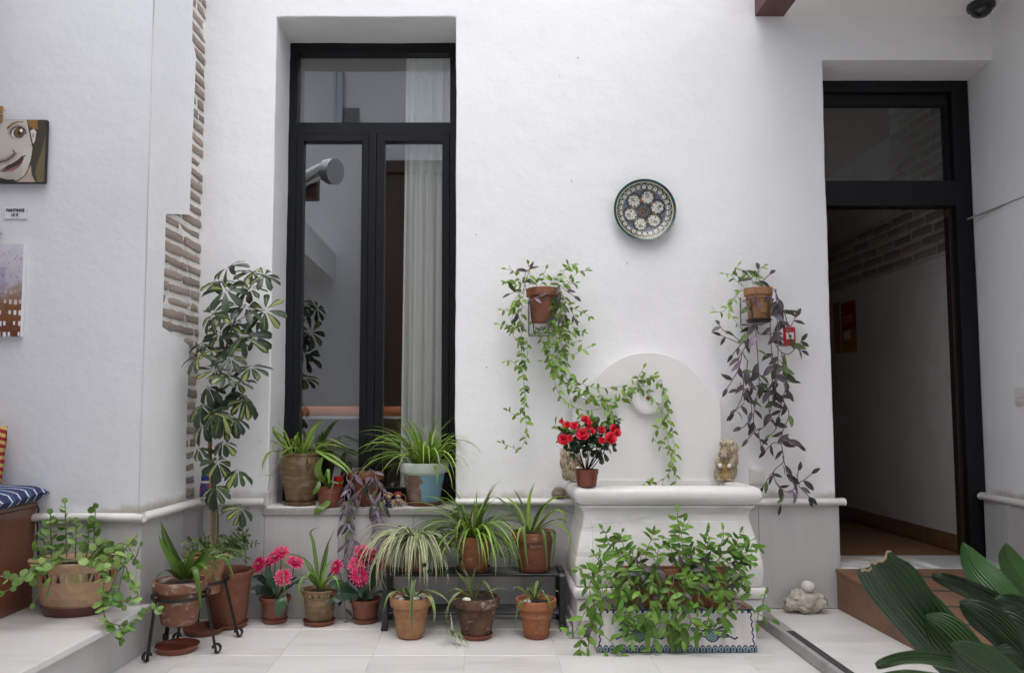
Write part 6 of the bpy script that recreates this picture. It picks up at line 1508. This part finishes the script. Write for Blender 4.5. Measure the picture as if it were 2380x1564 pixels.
for j in range(ny + 1):
    t = j / ny
    for i in range(nx + 1):
        s_ = i / nx; ins = .012 * t
        rib = .0012 * math.cos(s_ * 370 / 26 * 2 * math.pi)
        v.append((px0_ + ins + (px1_ - px0_ - 2 * ins) * s_, pyf + .010 * t + rib, .004 + (pzt - .004) * t)); cc.append(box_col(s_, t))
for j in range(ny):
    for i in range(nx): f.append((j*(nx+1)+i, j*(nx+1)+i+1, (j+1)*(nx+1)+i+1, (j+1)*(nx+1)+i))
mk('painted_front', v, f, 'ceramic', pb, True, col=cc)
yb = max(pyf + .12, BY - .022)
M['whiteglaze'] = mat('white_glaze', (.60, .58, .58, 1), .25, [((.03, .04, .14, 1), 16, .60, .63, .8)])
MB().add([(px0_, pyf + .002, .002), (px1_, pyf + .002, .002), (px1_, yb, .002), (px0_, yb, .002), (px0_ + .012, pyf + .0115, pzt), (px1_ - .012, pyf + .0115, pzt), (px1_ - .012, yb - .01, pzt), (px0_ + .012, yb - .01, pzt),
          (px0_ + .03, pyf + .03, pzt), (px1_ - .03, pyf + .03, pzt), (px1_ - .03, yb - .028, pzt), (px0_ + .03, yb - .028, pzt), (px0_ + .03, pyf + .03, .03), (px1_ - .03, pyf + .03, .03), (px1_ - .03, yb - .028, .03), (px0_ + .03, yb - .028, .03)],
         [(3, 2, 1, 0), (1, 2, 6, 5), (2, 3, 7, 6), (3, 0, 4, 7), (8, 9, 13, 12), (9, 10, 14, 13), (10, 11, 15, 14), (11, 8, 12, 15), (12, 13, 14, 15)]).build('box_body', 'whiteglaze', pb, smooth=False)
MB().add([(px0_ + .012, pyf + .0115, pzt + .0005), (px1_ - .012, pyf + .0115, pzt + .0005), (px1_ - .012, yb - .01, pzt + .0005), (px0_ + .012, yb - .01, pzt + .0005), (px0_ + .03, pyf + .03, pzt + .0005), (px1_ - .03, pyf + .03, pzt + .0005), (px1_ - .03, yb - .028, pzt + .0005), (px0_ + .03, yb - .028, pzt + .0005)],
         [(0, 1, 5, 4), (1, 2, 6, 5), (2, 3, 7, 6), (3, 0, 4, 7)]).build('bare_rim', 'terra_amber', pb, smooth=False)
# terracotta trough standing in it
ty = (pyf + yb) / 2 - .004
tr0, tr1 = P(1438, 1322, ty).x, P(1692, 1322, ty).x; trz = P(1560, 1318, ty).z
tr = thing('clay_trough', 'plain terracotta trough overflowing with green trailing stems in the ceramic box', 'potted plant', ((tr0 + tr1) / 2, ty, .031))
hh = min(.072, (yb - pyf) / 2 - .032)
MB().add([(tr0 + .03, ty - hh * .7, .032), (tr1 - .03, ty - hh * .7, .032), (tr1 - .03, ty + hh * .7, .032), (tr0 + .03, ty + hh * .7, .032), (tr0 + .004, ty - hh, trz - .03), (tr1 - .004, ty - hh, trz - .03), (tr1 - .004, ty + hh, trz - .03), (tr0 + .004, ty + hh, trz - .03),
          (tr0 - .006, ty - hh - .008, trz - .03), (tr1 + .006, ty - hh - .008, trz - .03), (tr1 + .006, ty + hh + .008, trz - .03), (tr0 - .006, ty + hh + .008, trz - .03), (tr0 - .006, ty - hh - .008, trz), (tr1 + .006, ty - hh - .008, trz), (tr1 + .006, ty + hh + .008, trz), (tr0 - .006, ty + hh + .008, trz),
          (tr0 + .01, ty - hh + .008, trz), (tr1 - .01, ty - hh + .008, trz), (tr1 - .01, ty + hh - .008, trz), (tr0 + .01, ty + hh - .008, trz), (tr0 + .014, ty - hh + .012, trz - .03), (tr1 - .014, ty - hh + .012, trz - .03), (tr1 - .014, ty + hh - .012, trz - .03), (tr0 + .014, ty + hh - .012, trz - .03)],
         [(3, 2, 1, 0)] + [(a, (a+1) % 4, (a+1) % 4 + 4, a + 4) for a in (0, 1, 2, 3)] + [(a+4, (a+1) % 4 + 4, (a+1) % 4 + 8, a + 8) for a in range(4)] + [(a+8, (a+1) % 4 + 8, (a+1) % 4 + 12, a + 12) for a in range(4)] + [(a+12, (a+1) % 4 + 12, (a+1) % 4 + 16, a + 16) for a in range(4)] + [(a+16, (a+1) % 4 + 16, (a+1) % 4 + 20, a + 20) for a in range(4)]).build('trough', 'terra', tr, smooth=False, bevel=.003)
MB().add([(tr0 + .014, ty - hh + .012, trz - .02), (tr1 - .014, ty - hh + .012, trz - .02), (tr1 - .014, ty + hh - .012, trz - .02), (tr0 + .014, ty + hh - .012, trz - .02)], [(0, 1, 2, 3)]).build('soil', 'soil', tr, smooth=False)
r = random.Random(70)
z4 = lambda x, y: (1240 + x * .3262, 1054 + y * .3262)
UP = [[(700, 790), (560, 690), (520, 580), (490, 535)], [(640, 790), (590, 690), (540, 640), (480, 620)], [(710, 780), (650, 680), (625, 590), (630, 560)], [(800, 770), (805, 690), (840, 610), (850, 565)], [(880, 780), (890, 690), (925, 640)], [(990, 770), (985, 680), (985, 620), (940, 600)], [(1060, 770), (1058, 600), (1030, 480), (1025, 420)], [(1040, 770), (1035, 600), (1060, 540), (1075, 480)], [(1190, 770), (1220, 660), (1235, 580), (1240, 540)], [(1240, 770), (1235, 680), (1245, 620)], [(1320, 770), (1330, 660), (1355, 590), (1350, 545)],
      [(1390, 790), (1430, 690), (1455, 610), (1470, 565)], [(1400, 800), (1470, 720), (1540, 690), (1560, 640), (1600, 670)], [(1420, 820), (1500, 770), (1560, 780)], [(560, 800), (470, 760), (430, 710)], [(1120, 780), (1130, 720), (1110, 680)], [(1460, 820), (1500, 740), (1530, 620), (1500, 590)], [(760, 780), (770, 720), (800, 690)], [(1300, 770), (1370, 700), (1400, 690)], [(520, 800), (420, 830), (370, 810), (310, 830)]]
for pts in UP: vine(tr, [z4(*p) + (ty - .03 + r.uniform(-.035, .01),) for p in pts], ty, 'trad', 'l_trad', (.040, .068), .034, r, 'stem', .0017, droop=.12, both=True, start=.1)
DN = [[(560, 800), (450, 850), (400, 920), (410, 1020), (440, 1100), (430, 1200), (380, 1270), (340, 1330), (330, 1400)], [(450, 900), (480, 1000), (450, 1100), (430, 1200), (400, 1290), (390, 1380)], [(430, 1000), (330, 1200), (290, 1280), (250, 1265)], [(600, 800), (520, 900), (490, 980), (540, 1060), (600, 1080)], [(700, 800), (640, 900), (620, 1000), (660, 1080), (650, 1180), (690, 1260), (700, 1330)], [(780, 800), (740, 900), (760, 1000), (730, 1080), (740, 1180)],
      [(820, 800), (830, 900), (820, 1020), (860, 1110), (900, 1200), (880, 1290), (840, 1380), (830, 1460)], [(900, 800), (910, 900), (930, 1000), (960, 1090), (960, 1200), (970, 1290)], [(960, 800), (1000, 900), (960, 1000), (1020, 1100), (1100, 1160), (1150, 1220), (1270, 1260)], [(1040, 800), (1040, 920), (1100, 1000), (1080, 1100), (1130, 1180)], [(1120, 800), (1150, 900), (1140, 1000), (1060, 1100), (1000, 1180), (940, 1240)], [(1200, 800), (1220, 900), (1230, 1000), (1280, 1060), (1240, 1180)],
      [(1260, 800), (1300, 870), (1340, 960), (1370, 1080), (1370, 1180), (1360, 1250)], [(1340, 800), (1400, 880), (1440, 1000), (1400, 1090), (1330, 1190), (1260, 1230)], [(1420, 820), (1470, 900), (1450, 1020), (1540, 1080), (1600, 1140), (1690, 1180)], [(1600, 1140), (1630, 1080), (1650, 1000)], [(1600, 1140), (1595, 1200)], [(1440, 1000), (1500, 940), (1500, 870), (1450, 850)], [(860, 1100), (700, 1240), (620, 1180)], [(1000, 1100), (1040, 1240), (1060, 1330)], [(1000, 1000), (880, 1090), (780, 1190)], [(560, 1060), (600, 1150), (640, 1220)],
      [(640, 800), (560, 880), (520, 960)], [(480, 840), (380, 860), (350, 900)], [(1180, 820), (1280, 920), (1290, 1000)], [(930, 820), (880, 920), (900, 1000), (860, 1060)], [(1060, 900), (1180, 960), (1250, 980)], [(700, 900), (660, 960), (580, 1000)], [(900, 1200), (760, 1290), (690, 1260)], [(600, 1390), (540, 1330), (500, 1290)], [(1150, 1200), (1200, 1280), (1160, 1300)], [(440, 1380), (560, 1420), (620, 1430)]]
for i, pts in enumerate(DN):
    n = len(pts) - 1; P4 = []
    for k, p in enumerate(pts):
        py_ = z4(*p)[1]
        yy = ty - .03 - .08 * min(1, k / 2) if py_ < 1400 else pyf - .03
        yy = min(yy, pyf - .02 - .02 * (i % 3)) if (k > 1 or p[1] > 1000) else yy
        P4.append(z4(*p) + (yy,))
    vine(tr, P4, ty, 'trad', 'l_trad', (.045, .072), .042, r, 'stem', .0017, droop=.30, both=i % 4 == 0, face=V((0, -1, .35)), mats=['l_trad', 'l_trad', 'l_trad', 'l_trad', 'l_purple' if i % 4 == 1 else 'l_trad'])
for i in range(24):      # crowded tangle over the trough
    x = r.uniform(tr0, tr1); p = V((x, ty - r.uniform(.0, .07), trz + .0)); q = p + V((r.uniform(-.08, .08), -r.uniform(.03, .10), r.uniform(-.14, .06)))
    vine(tr, crom([p, (p + q) / 2 + V((0, -.02, .03)), q], 5), ty, 'trad', 'l_trad', (.042, .068), .028, r, 'stem', .0015, droop=.25, both=True, mats=['l_trad', 'l_trad', 'l_trad', 'l_purple', 'l_mint'])
# broad darker leaves hanging over the painted front
for pts in ([(960, 1200), (975, 1280), (990, 1350), (1000, 1410)], [(1060, 1230), (1080, 1310), (1095, 1390)], [(820, 1180), (840, 1240), (880, 1300)], [(1000, 1250), (1030, 1320), (1050, 1400)]):
    broad(tr, [z4(*p) + (pyf - .035,) for p in pts], .055, 'l_pothos', pyf)

# ================================================================== azalea on the rim
rimz = bz(1131.5)
o = potted('potted_azalea', 'red flowering azalea in a brown nursery pot on the fountain rim', 'potted plant', 1363, 1090, 28.5, -.375, rimz + .001, 22, 'plastic_brown', 'plastic', None, .85)
z5 = lambda x, y: ((2060 + x * 300 / 1235) * .6198, (1500 + y * 300 / 1235) * .6198)
r = random.Random(61); HD = [(265, 385, .8), (375, 400, .9), (545, 300, .9), (500, 530, 1.35), (600, 440, .8), (210, 610, 1.2), (300, 590, .8), (790, 465, .9), (795, 625, .75), (935, 590, 1.25), (995, 450, 1.1), (1035, 510, .8), (178, 330, .5), (650, 480, .7), (610, 350, .6)]
AZ = o.soil
for x, y, s_ in HD:
    c = P(*z5(x, y), -.375 - .03 + r.uniform(-.05, .01)); c.y -= .02
    ax = ((c - AZ).normalized() * .5 + V((0, -1, .25))).normalized(); u = ax.orthogonal().normalized(); w_ = ax.cross(u); mb = MB(); uvs = []
    for lay, (np_, rad, li) in enumerate(((6, .024, .25), (6, .019, .7), (5, .012, 1.1))):
        for k in range(np_):
            a = 2 * math.pi * (k + .5 * lay) / np_ + r.gauss(0, .15); d = u * math.cos(a) + w_ * math.sin(a); sd = ax.cross(d); vv = []
            for i in range(4):
                t = i / 3
                for q in (-1, -.4, .4, 1):
                    p = c + d * (rad * s_ * t * math.cos(li)) + ax * (rad * s_ * t * math.sin(li)) + sd * (q * rad * s_ * .62 * math.sin(math.pi * min(.8, .2 + .62 * t))) + ax * (.003 * math.sin(q * 6 + k) * t) * s_
                    vv.append(p); uvs.append((.5 + q * .4, t))
            mb.add(vv, [(i*4+j, i*4+j+1, (i+1)*4+j+1, (i+1)*4+j) for i in range(3) for j in range(3)])
    mk('flower', mb.v, mb.f, 'redpetal', o.root, True, uvs)
for x, y in ((150, 430), (250, 560), (330, 480), (420, 600), (330, 650), (450, 380), (620, 330), (640, 560), (560, 640), (720, 520), (800, 500), (880, 380), (960, 360), (1020, 420), (900, 520), (820, 640), (880, 700), (700, 640), (430, 720), (360, 760), (520, 700), (640, 730), (740, 740), (800, 770), (560, 480), (480, 470), (260, 480), (700, 420), (300, 540), (930, 660), (600, 600), (460, 660)):
    p = P(*z5(x, y), -.375 + r.uniform(-.05, .05)); azi = (x + y) % 3 == 0; tw = AZ + (p - AZ) * .45 + V((0, 0, -.03)); tw.x = AZ.x + (p.x - AZ.x) * .35
    if azi: MB().tube(crom([AZ, tw, p], 5), [.0028] * 5 + [.0022] * 5 + [.0016], 5).build('twig', 'darktwig', o.root)
    lt = 'l_dark' if y > 480 or r.random() < .5 else 'l_pothos'
    for k in range(9):
        d = rv(r).normalized(); d.y -= .3; put_leaf(o.root, 'obov', lt, p + rv(r) * .010, d, V((0, -.6, .8)) + rv(r) * .4, r.uniform(.034, .054), r, 'leaf', 1.35)

# ================================================================== stone squirrels
def blob_mesh(parts, voxel):
    mb = MB()
    for c, rad, rot in parts: mb.ell(c, rad, 20, 14, rot)
    me = bpy.data.meshes.new('t'); me.from_pydata([tuple(p) for p in mb.v], [], mb.f); ob = bpy.data.objects.new('t', me); COL.objects.link(ob)
    md = ob.modifiers.new('r', 'REMESH'); md.mode = 'VOXEL'; md.voxel_size = voxel; sm = ob.modifiers.new('s', 'SMOOTH'); sm.iterations = 3; sm.factor = .5
    bpy.context.view_layer.update(); out = bpy.data.meshes.new_from_object(ob.evaluated_get(bpy.context.evaluated_depsgraph_get())); bpy.data.objects.remove(ob); return out
def squirrel(label, base, H, flip, seed, rz):
    """upright squirrel figure, H tall, facing -y turned by rz"""
    t = thing('squirrel_figurine', label, 'figurine', base, 'squirrel figurines'); r = random.Random(seed)
    Rx = lambda a: Matrix.Rotation(a, 3, 'X')
    parts = [((0, 0, .26), (.17, .16, .25), None), ((-.02, -.05, .10), (.20, .18, .10), None), ((.10, -.03, .17), (.11, .15, .17), None), ((-.12, -.03, .17), (.10, .15, .17), None), ((0, -.02, .45), (.13, .12, .13), None),
             ((-.01, -.07, .62), (.115, .13, .115), Rx(.3)), ((-.02, -.17, .575), (.062, .075, .055), None), ((-.07, -.02, .735), (.022, .018, .05), None), ((.06, -.02, .735), (.022, .018, .05), None),
             ((.15, -.08, .42), (.05, .06, .11), Rx(-.5)), ((-.14, -.08, .42), (.05, .06, .11), Rx(-.5)), ((.10, -.16, .36), (.04, .09, .04), None), ((-.11, -.16, .36), (.04, .09, .04), None),
             ((.10, -.18, .03), (.07, .11, .03), None), ((-.10, -.18, .03), (.07, .11, .03), None),
             ((.10, .17, .25), (.14, .10, .25), None), ((.11, .21, .52), (.165, .10, .28), None), ((.10, .18, .76), (.18, .12, .18), None), ((.06, .15, .88), (.15, .11, .11), None)]
    me = blob_mesh([((c[0] * 1.18, c[1], c[2]), (q[0] * 1.18, q[1], q[2]), ro_) for c, q, ro_ in parts], .018)
    rot = Matrix.Rotation(rz, 3, 'Z') @ Matrix.Diagonal((flip, 1, 1)).to_3x3()
    cols = []
    for q in me.vertices:
        p = q.co.copy(); n = noise.noise(p * V((26, 26, 8)).x if False else V((p.x * 30, p.y * 30, p.z * 9))); q.co += q.normal * (.014 * n)
        c = mixs((122, 108, 88), (176, 164, 142), .5 + .8 * n)
        if abs(p.x) < .09 and p.y < -.08 and .06 < p.z < .46: c = mixs((134, 108, 66), (165, 140, 96), .5 + n)
        if p.z > .5 and p.y > .05: c = mixs((148, 134, 112), (206, 194, 170), .5 + n)
        if p.y < -.14 and .53 < p.z < .64 and abs(p.x) < .1: c = mixs(c, (150, 140, 132), .6)
        cols.append(srgb(*c))
    a = me.color_attributes.new('paint', 'FLOAT_COLOR', 'POINT')
    for i, c in enumerate(cols): a.data[i].color = c
    me.materials.append(M['fur']); me.shade_smooth()
    src = [(q.co.copy(), q.normal.copy(), cols[i]) for i, q in enumerate(me.vertices)]
    for q in me.vertices: q.co = rot @ (q.co * H)
    o_ = bpy.data.objects.new('body', me); COL.objects.link(o_); o_.parent = t
    fv = []; ff = []; fc = []
    for _ in range(900):
        p, n, c = r.choice(src)
        if p.z < .05: continue
        d = (V((0, .25, -.9)) if p.z < .7 else V((r.uniform(-.3, .3), .3, .6))) + n * .45 + rv(r) * .15; d.normalize(); sd = d.cross(n); L = r.uniform(.03, .075)
        if sd.length < .01 or (p.y < -.1 and p.z > .5): continue
        sd.normalize(); b_ = len(fv); fv += [rot @ ((p - sd * .005) * H), rot @ ((p + sd * .005) * H), rot @ ((p + d * L + n * .012) * H)]; ff.append((b_, b_ + 1, b_ + 2)); k = r.uniform(.8, 1.35); fc += [tuple(min(1, x * k) for x in c[:3]) + (1,)] * 3
    fur = mk('fur', [V(base) + p for p in fv], ff, 'fur', t, False, col=fc); fur['kind'] = 'stuff'
    bs = V(base); W_ = lambda p: bs + rot @ (V(p) * H)
    for s_ in (-1, 1):
        MB().ell(W_((s_ * .085 - .01, -.155, .655)), (.016 * H,) * 3, 8, 6).build('eye', 'blackplastic', t)
        nut = MB().ell(W_((s_ * .105, -.25, .37)), (.052 * H, .05 * H, .055 * H), 10, 8).build('paw', 'pebblewhite', t); wob(nut, .0008, 90)
    MB().ell(W_((-.02, -.245, .585)), (.018 * H, .014 * H, .013 * H), 8, 6).build('nose', 'blackplastic', t)
    return t
sq = P(1682, 1122, -.075); squirrel('straw coloured squirrel figurine with upright tail beside the light switch', (sq.x, -.10, rimz + .001), 96 * mpp(-.10), 1, 3, R(-18))
sq = P(1338, 1130, -.13); squirrel('straw coloured squirrel figurine behind the red azalea pot', (sq.x - .006, -.125, rimz + .001), 84 * mpp(-.12), -1, 9, R(38))
# ---- stones
def rock(name, label, c, rad, m, amp, seed, sc=2.2, pits=False, kind_cat='stone'):
    mb = MB().ell((0, 0, 0), (1, 1, 1), 40, 26); vs = []
    for p in mb.v:
        n = noise.fractal(p * sc + V((seed, 0, 0)), 1.0, 2.0, 4); q = p * (1 + amp * n)
        if pits: q *= 1 - .10 * max(0, noise.noise(p * 7 + V((seed, 3, 0))) - .25) * 3
        vs.append(V(c) + V((q.x * rad[0], q.y * rad[1], q.z * rad[2])))
    zmin = V(c).z - rad[2] * .92
    for p in vs: p.z = max(p.z, zmin)
    o_ = mk(name, vs, mb.f, m); tag(o_, label, kind_cat); return o_
g0 = G(1870, 1418, SLAB); k = mpp(g0.y)
k = mpp(-.10); rock('porous_rock', 'porous pale rock lying on the landing beside the ramp', (P(1870, 1390, -.10).x, -.10, SLAB + .92 * 25 * k), (44 * k, .06, 25 * k), 'rock', .42, 4, 1.6, True)
rock('round_pebble', 'smooth white pebble balanced on the porous rock', (P(1877, 1360, -.10).x, -.10, SLAB + 47 * k + 11.5 * k), (15 * k, 15 * k, 13 * k), 'pebblewhite', .08, 9, 1.2)
g1 = P(1298, 1139, -.035)
rock('brown_stone', 'small brown stone resting on the ledge beside the fountain', (g1.x, -.034, DADO + .92 * 14 * mpp(-.03)), (15.5 * mpp(-.03), .026, 14 * mpp(-.03)), 'brownrock', .25, 2, 1.3)

# ---- switches, call point, camera
def wallbox(name, label, cat, x0, x1, z0, z1, y, m):
    t = thing(name, label, cat, ((x0 + x1) / 2, y, z0)); MB().box(x0, x1, y - .010, y + .004, z0, z1).build('plate', m, t, smooth=False, bevel=.004); return t
a, b = P(1743, 1125, -.005), P(1778, 1088, -.005)
t = wallbox('light_switch', 'white rocker light switch on the wall beside the fountain', 'switch', a.x, b.x, a.z, b.z, 0, 'plastic')
dx_, dz_ = (b.x - a.x), (b.z - a.z)
MB().box(a.x + dx_ * .14, b.x - dx_ * .14, -.0125, -.009, a.z + dz_ * .14, b.z - dz_ * .14).build('bezel', 'plastic', t, smooth=False, bevel=.002)
MB().add([(a.x + dx_ * .2, -.0135, a.z + dz_ * .2), (b.x - dx_ * .2, -.0135, a.z + dz_ * .2), (b.x - dx_ * .2, -.017, b.z - dz_ * .2), (a.x + dx_ * .2, -.017, b.z - dz_ * .2), (a.x + dx_ * .2, -.011, a.z + dz_ * .2), (b.x - dx_ * .2, -.011, a.z + dz_ * .2), (b.x - dx_ * .2, -.011, b.z - dz_ * .2), (a.x + dx_ * .2, -.011, b.z - dz_ * .2)], [(0, 1, 2, 3), (0, 4, 5, 1), (1, 5, 6, 2), (2, 6, 7, 3), (3, 7, 4, 0)]).build('rocker', 'plastic', t, smooth=False)
a, b = P(1822, 803, -.005), P(1848, 760, -.005)
t = wallbox('fire_call_point', 'red fire alarm call point half hidden by the purple hanging plant', 'alarm', a.x, b.x, a.z, b.z, 0, 'red'); w_, h_ = b.x - a.x, b.z - a.z
MB().box(a.x + w_ * .18, b.x - w_ * .18, -.0125, -.0095, a.z + h_ * .34, b.z - h_ * .30).build('glass_panel', 'white', t, smooth=False)
MB().tube([(a.x + w_ * .5, -.0128, a.z + h_ * .5), (a.x + w_ * .5, -.0145, a.z + h_ * .5)], w_ * .12, 14).build('press_dot', 'ink', t)
p0 = PX(2364, 942, XR); p1 = PX(2390, 900, XR)
t = thing('wall_switch', 'white switch plate on the shaded side wall', 'switch', (XR, (p0.y + p1.y) / 2, p0.z)); z0_, z1_ = p0.z, PX(2364, 900, XR).z; ya = p0.y; yb_ = ya - (z1_ - z0_)
MB().box(XR - .012, XR + .003, yb_, ya, z0_, z1_).build('plate', 'plastic', t, smooth=False, bevel=.004)
MB().box(XR - .016, XR - .0115, yb_ + .014, ya - .014, z0_ + .040, z1_ - .014).build('rocker', 'plastic', t, smooth=False, bevel=.002)
MB().box(XR - .016, XR - .0115, yb_ + .014, ya - .014, z0_ + .014, z0_ + .037).build('rocker', 'plastic', t, smooth=False, bevel=.002)
g2 = G(2280, 10, CZ - .002); k = 30 * mpp(g2.y)
t = thing('dome_camera', 'black dome security camera on the gallery ceiling corner', 'camera', (g2.x, g2.y, CZ - .08)); c = V((g2.x, g2.y, CZ - .001))
MB().lathe([(k * .98, -.0), (k, -.004), (k, -.024), (k * .94, -.030), (k * .82, -.031)], c, 32).build('housing', 'blackplastic', t, sharp=40)
M['smoke'] = mat('smoked_dome', (.010, .010, .012, 1), .08, spec=.6)
MB().lathe([(k * .80 * math.cos(R(q)), -.031 - k * .66 * math.sin(R(q))) for q in range(0, 86, 8)] + [(.001, -.031 - k * .66)], c, 28).build('dome', 'smoke', t)
# floodlight on the left gallery beam, seen mirrored in the panes
fy_ = -1.5; hd = P(776, 402, 2 * FY + .05 - fy_); hd = V((hd.x, fy_, hd.z)); tl = P(690, 430, 2 * FY + .05 - fy_); tl = V((tl.x, fy_ + .02, tl.z))
t = thing('flood_lamp', 'silver tube lamp on a timber arm above the left platform', 'lamp', (tl.x, fy_, tl.z))
MB().tube([tl - V((.12, 0, .03)), tl, hd - V((.09, 0, -.02))], .062, 20).build('tube', 'chrome', t)
MB().tube([hd - V((.10, 0, -.03)), hd - V((.03, 0, -.01)), hd + V((.02, .03, 0))], [.075, .105, .105], 24).build('head', 'chrome', t, sharp=40)
MB().lathe([(.060, 0), (.088, .004), (.085, .012)], (0, 0, 0), 24, closed=False).build('lens_ring', 'white', t).matrix_basis = Matrix.Translation(hd + V((.012, .10, 0)) - root_off(t)) @ Matrix.Rotation(R(-90), 4, 'X')
MB().box(-2.47, tl.x + .16, fy_ - .14, fy_ - .02, tl.z - .10, tl.z + .10).build('timber_arm', 'beam', t, smooth=False, bevel=.006)
# ================================================================== aspidistra in front
AY = -2.55
ab = V((1.30, AY - .05, SLAB if False else .05)); 
ap = thing('potted_aspidistra', 'glossy dark green aspidistra leaves rising in front of the ramp', 'potted plant', (1.62, AY, SLAB))
pc = V((1.62, AY, SLAB)); MB().lathe(pot_prof('classic', .15, .10, .24), pc, 36).build('pot', 'terra', ap, sharp=50)
MB().lathe([(.13, .21), (.05, .215), (.001, .215)], pc, 20, closed=False).build('soil', 'soil', ap)
def asp(pts, w, tilt, cut=False, wt=1.0):
    """spine through photo points (px, py, y) from the pot to the tip; tilt turns the blade about its spine"""
    path = crom([pc + V((0, 0, .2))] + [P(*p) for p in pts], 9); n = len(path) - 1; v = []; uv = []; f = []; nc = 10
    for i, p in enumerate(path):
        t = i / n; tt = max(0, (t - .25) / .75)
        tan = (path[min(i+1, n)] - path[max(i-1, 0)]).normalized(); s0 = tan.cross((p - CAM).normalized()).normalized(); n0 = s0.cross(tan)
        a = R(tilt) * (.6 + .5 * t); s_ = s0 * math.cos(a) + n0 * math.sin(a); nn = s_.cross(tan)
        wd = w * min(1, tt ** .55 * 1.25) * ((1 - tt ** 3.0) ** .8 if not cut else (1 - .45 * tt ** 5)) + .005
        if i == n and not cut: wd = .002
        for k in range(nc + 1):
            u = k / nc * 2 - 1
            q = p + s_ * (u * wd / 2) + nn * (wd * (.16 * abs(u) ** 1.2)) + nn * (.0016 * math.sin(u * 19) * min(1, wd / .05)) + nn * (.006 * math.sin(t * 9 + u * 1.5) * abs(u))
            if cut and i == n: q += tan * (.016 * noise.noise(V((u * 3, 7, 1))) - .010 * u)
            v.append(q); uv.append((k / nc, t))
    for i in range(n):
        for k in range(nc): f.append((i*(nc+1)+k, i*(nc+1)+k+1, (i+1)*(nc+1)+k+1, (i+1)*(nc+1)+k))
    o_ = mk('leaf', v, f, 'l_aspid', ap, True, uv)
    if cut:
        a0_ = len(v) - nc - 1; tv = []; tf = []; tan = (path[-1] - path[-3]).normalized()
        for k in range(nc + 1): tv += [v[a0_ + k] - tan * .001, v[a0_ + k] + tan * (.002 + .004 * abs(math.sin(k * 2.3)))]
        for k in range(nc): tf.append((k*2, k*2+2, k*2+3, k*2+1))
        mk('dry_edge', tv, tf, 'l_dry', o_)
    return o_
asp([(2390, 1700, -2.55), (2235, 1560, -2.52), (2130, 1440, -2.50), (2060, 1350, -2.48), (2035, 1312, -2.48)], .118, 22, True)
asp([(2420, 1680, -2.45), (2330, 1590, -2.40), (2220, 1470, -2.36), (2150, 1390, -2.34), (2110, 1345, -2.34)], .072, -35)
asp([(2470, 1620, -2.45), (2420, 1480, -2.46), (2320, 1410, -2.46), (2230, 1365, -2.45), (2166, 1338, -2.44)], .062, 35)
asp([(2480, 1600, -2.42), (2420, 1470, -2.38), (2330, 1375, -2.34), (2270, 1310, -2.30), (2237, 1258, -2.28)], .074, -25)
asp([(2490, 1560, -2.40), (2440, 1440, -2.36), (2390, 1360, -2.34), (2350, 1300, -2.32), (2336, 1262, -2.32)], .058, -20)
asp([(2400, 1680, -2.60), (2300, 1570, -2.60), (2190, 1538, -2.58), (2110, 1535, -2.57), (2036, 1548, -2.56)], .058, 50)
asp([(2380, 1720, -2.65), (2260, 1620, -2.66), (2150, 1590, -2.66), (2080, 1585, -2.66), (2015, 1595, -2.66)], .060, 45)
asp([(2440, 1660, -2.60), (2390, 1540, -2.58), (2330, 1470, -2.56), (2280, 1430, -2.55), (2230, 1400, -2.54)], .075, 10)
asp([(2420, 1700, -2.58), (2330, 1600, -2.56), (2240, 1510, -2.55), (2190, 1460, -2.54), (2150, 1430, -2.53)], .090, -10)
asp([(2500, 1600, -2.5), (2450, 1500, -2.5), (2400, 1440, -2.5), (2360, 1410, -2.5), (2310, 1395, -2.5)], .07, 30)
asp([(2450, 1640, -2.55), (2420, 1540, -2.54), (2370, 1480, -2.53), (2330, 1450, -2.52), (2290, 1440, -2.52)], .08, -15)
asp([(2430, 1720, -2.62), (2380, 1620, -2.62), (2310, 1560, -2.62), (2260, 1530, -2.62), (2210, 1500, -2.62)], .085, 5)
asp([(2460, 1700, -2.60), (2420, 1600, -2.58), (2380, 1550, -2.58), (2350, 1530, -2.58), (2300, 1525, -2.58)], .08, -20)
# ---- small chips and nail holes in the plaster
for px_, py_, q in ((1343, 135, 1.2), (1313, 218, 1.0), (1328, 421, 1.2), (1107, 545, 1.0), (1131, 853, 1.3), (1457, 612, 1.1), (1300, 178, .7), (1620, 520, .6), (1240, 330, .6)):
    p = P(px_, py_, 0); k = .0022 * q
    MB().ell((p.x, -.003, p.z), (k * 1.4, .003, k), 8, 5, Matrix.Rotation(px_, 3, 'Y')).build('plaster_chip', 'grey', mw)

# ---- the smallest leaves of the two leafiest plants, past the first 300, become one part each
def gather(root, keep=300):
    lv = [c for c in root.children if c.name.split('.')[0] == 'leaf']
    if len(lv) <= keep: return
    lv.sort(key=lambda c: -c.matrix_basis.to_scale().y if c.matrix_basis.to_scale().y != 1 else -.2)
    v = []; f = []; uv = []; mi = []; mats = []
    for c in lv[keep:]:
        me = c.data; n = len(v); v += [c.matrix_basis @ q.co for q in me.vertices]; m = me.materials[0]
        if m not in mats: mats.append(m)
        ul = me.uv_layers[0].data
        for p in me.polygons:
            f.append(tuple(i + n for i in p.vertices)); mi.append(mats.index(m)); uv += [tuple(ul[l].uv) for l in p.loop_indices]
        bpy.data.objects.remove(c)
    me = bpy.data.meshes.new('small_leaves'); me.from_pydata(v, [], f); l = me.uv_layers.new(name='UVMap')
    for i, q in enumerate(uv): l.data[i].uv = q
    for m in mats: me.materials.append(m)
    for p, i in zip(me.polygons, mi): p.material_index = i
    me.shade_smooth(); o_ = bpy.data.objects.new('small_leaves', me); COL.objects.link(o_); o_.parent = root; o_['kind'] = 'stuff'
gather(oL.root); gather(tr)
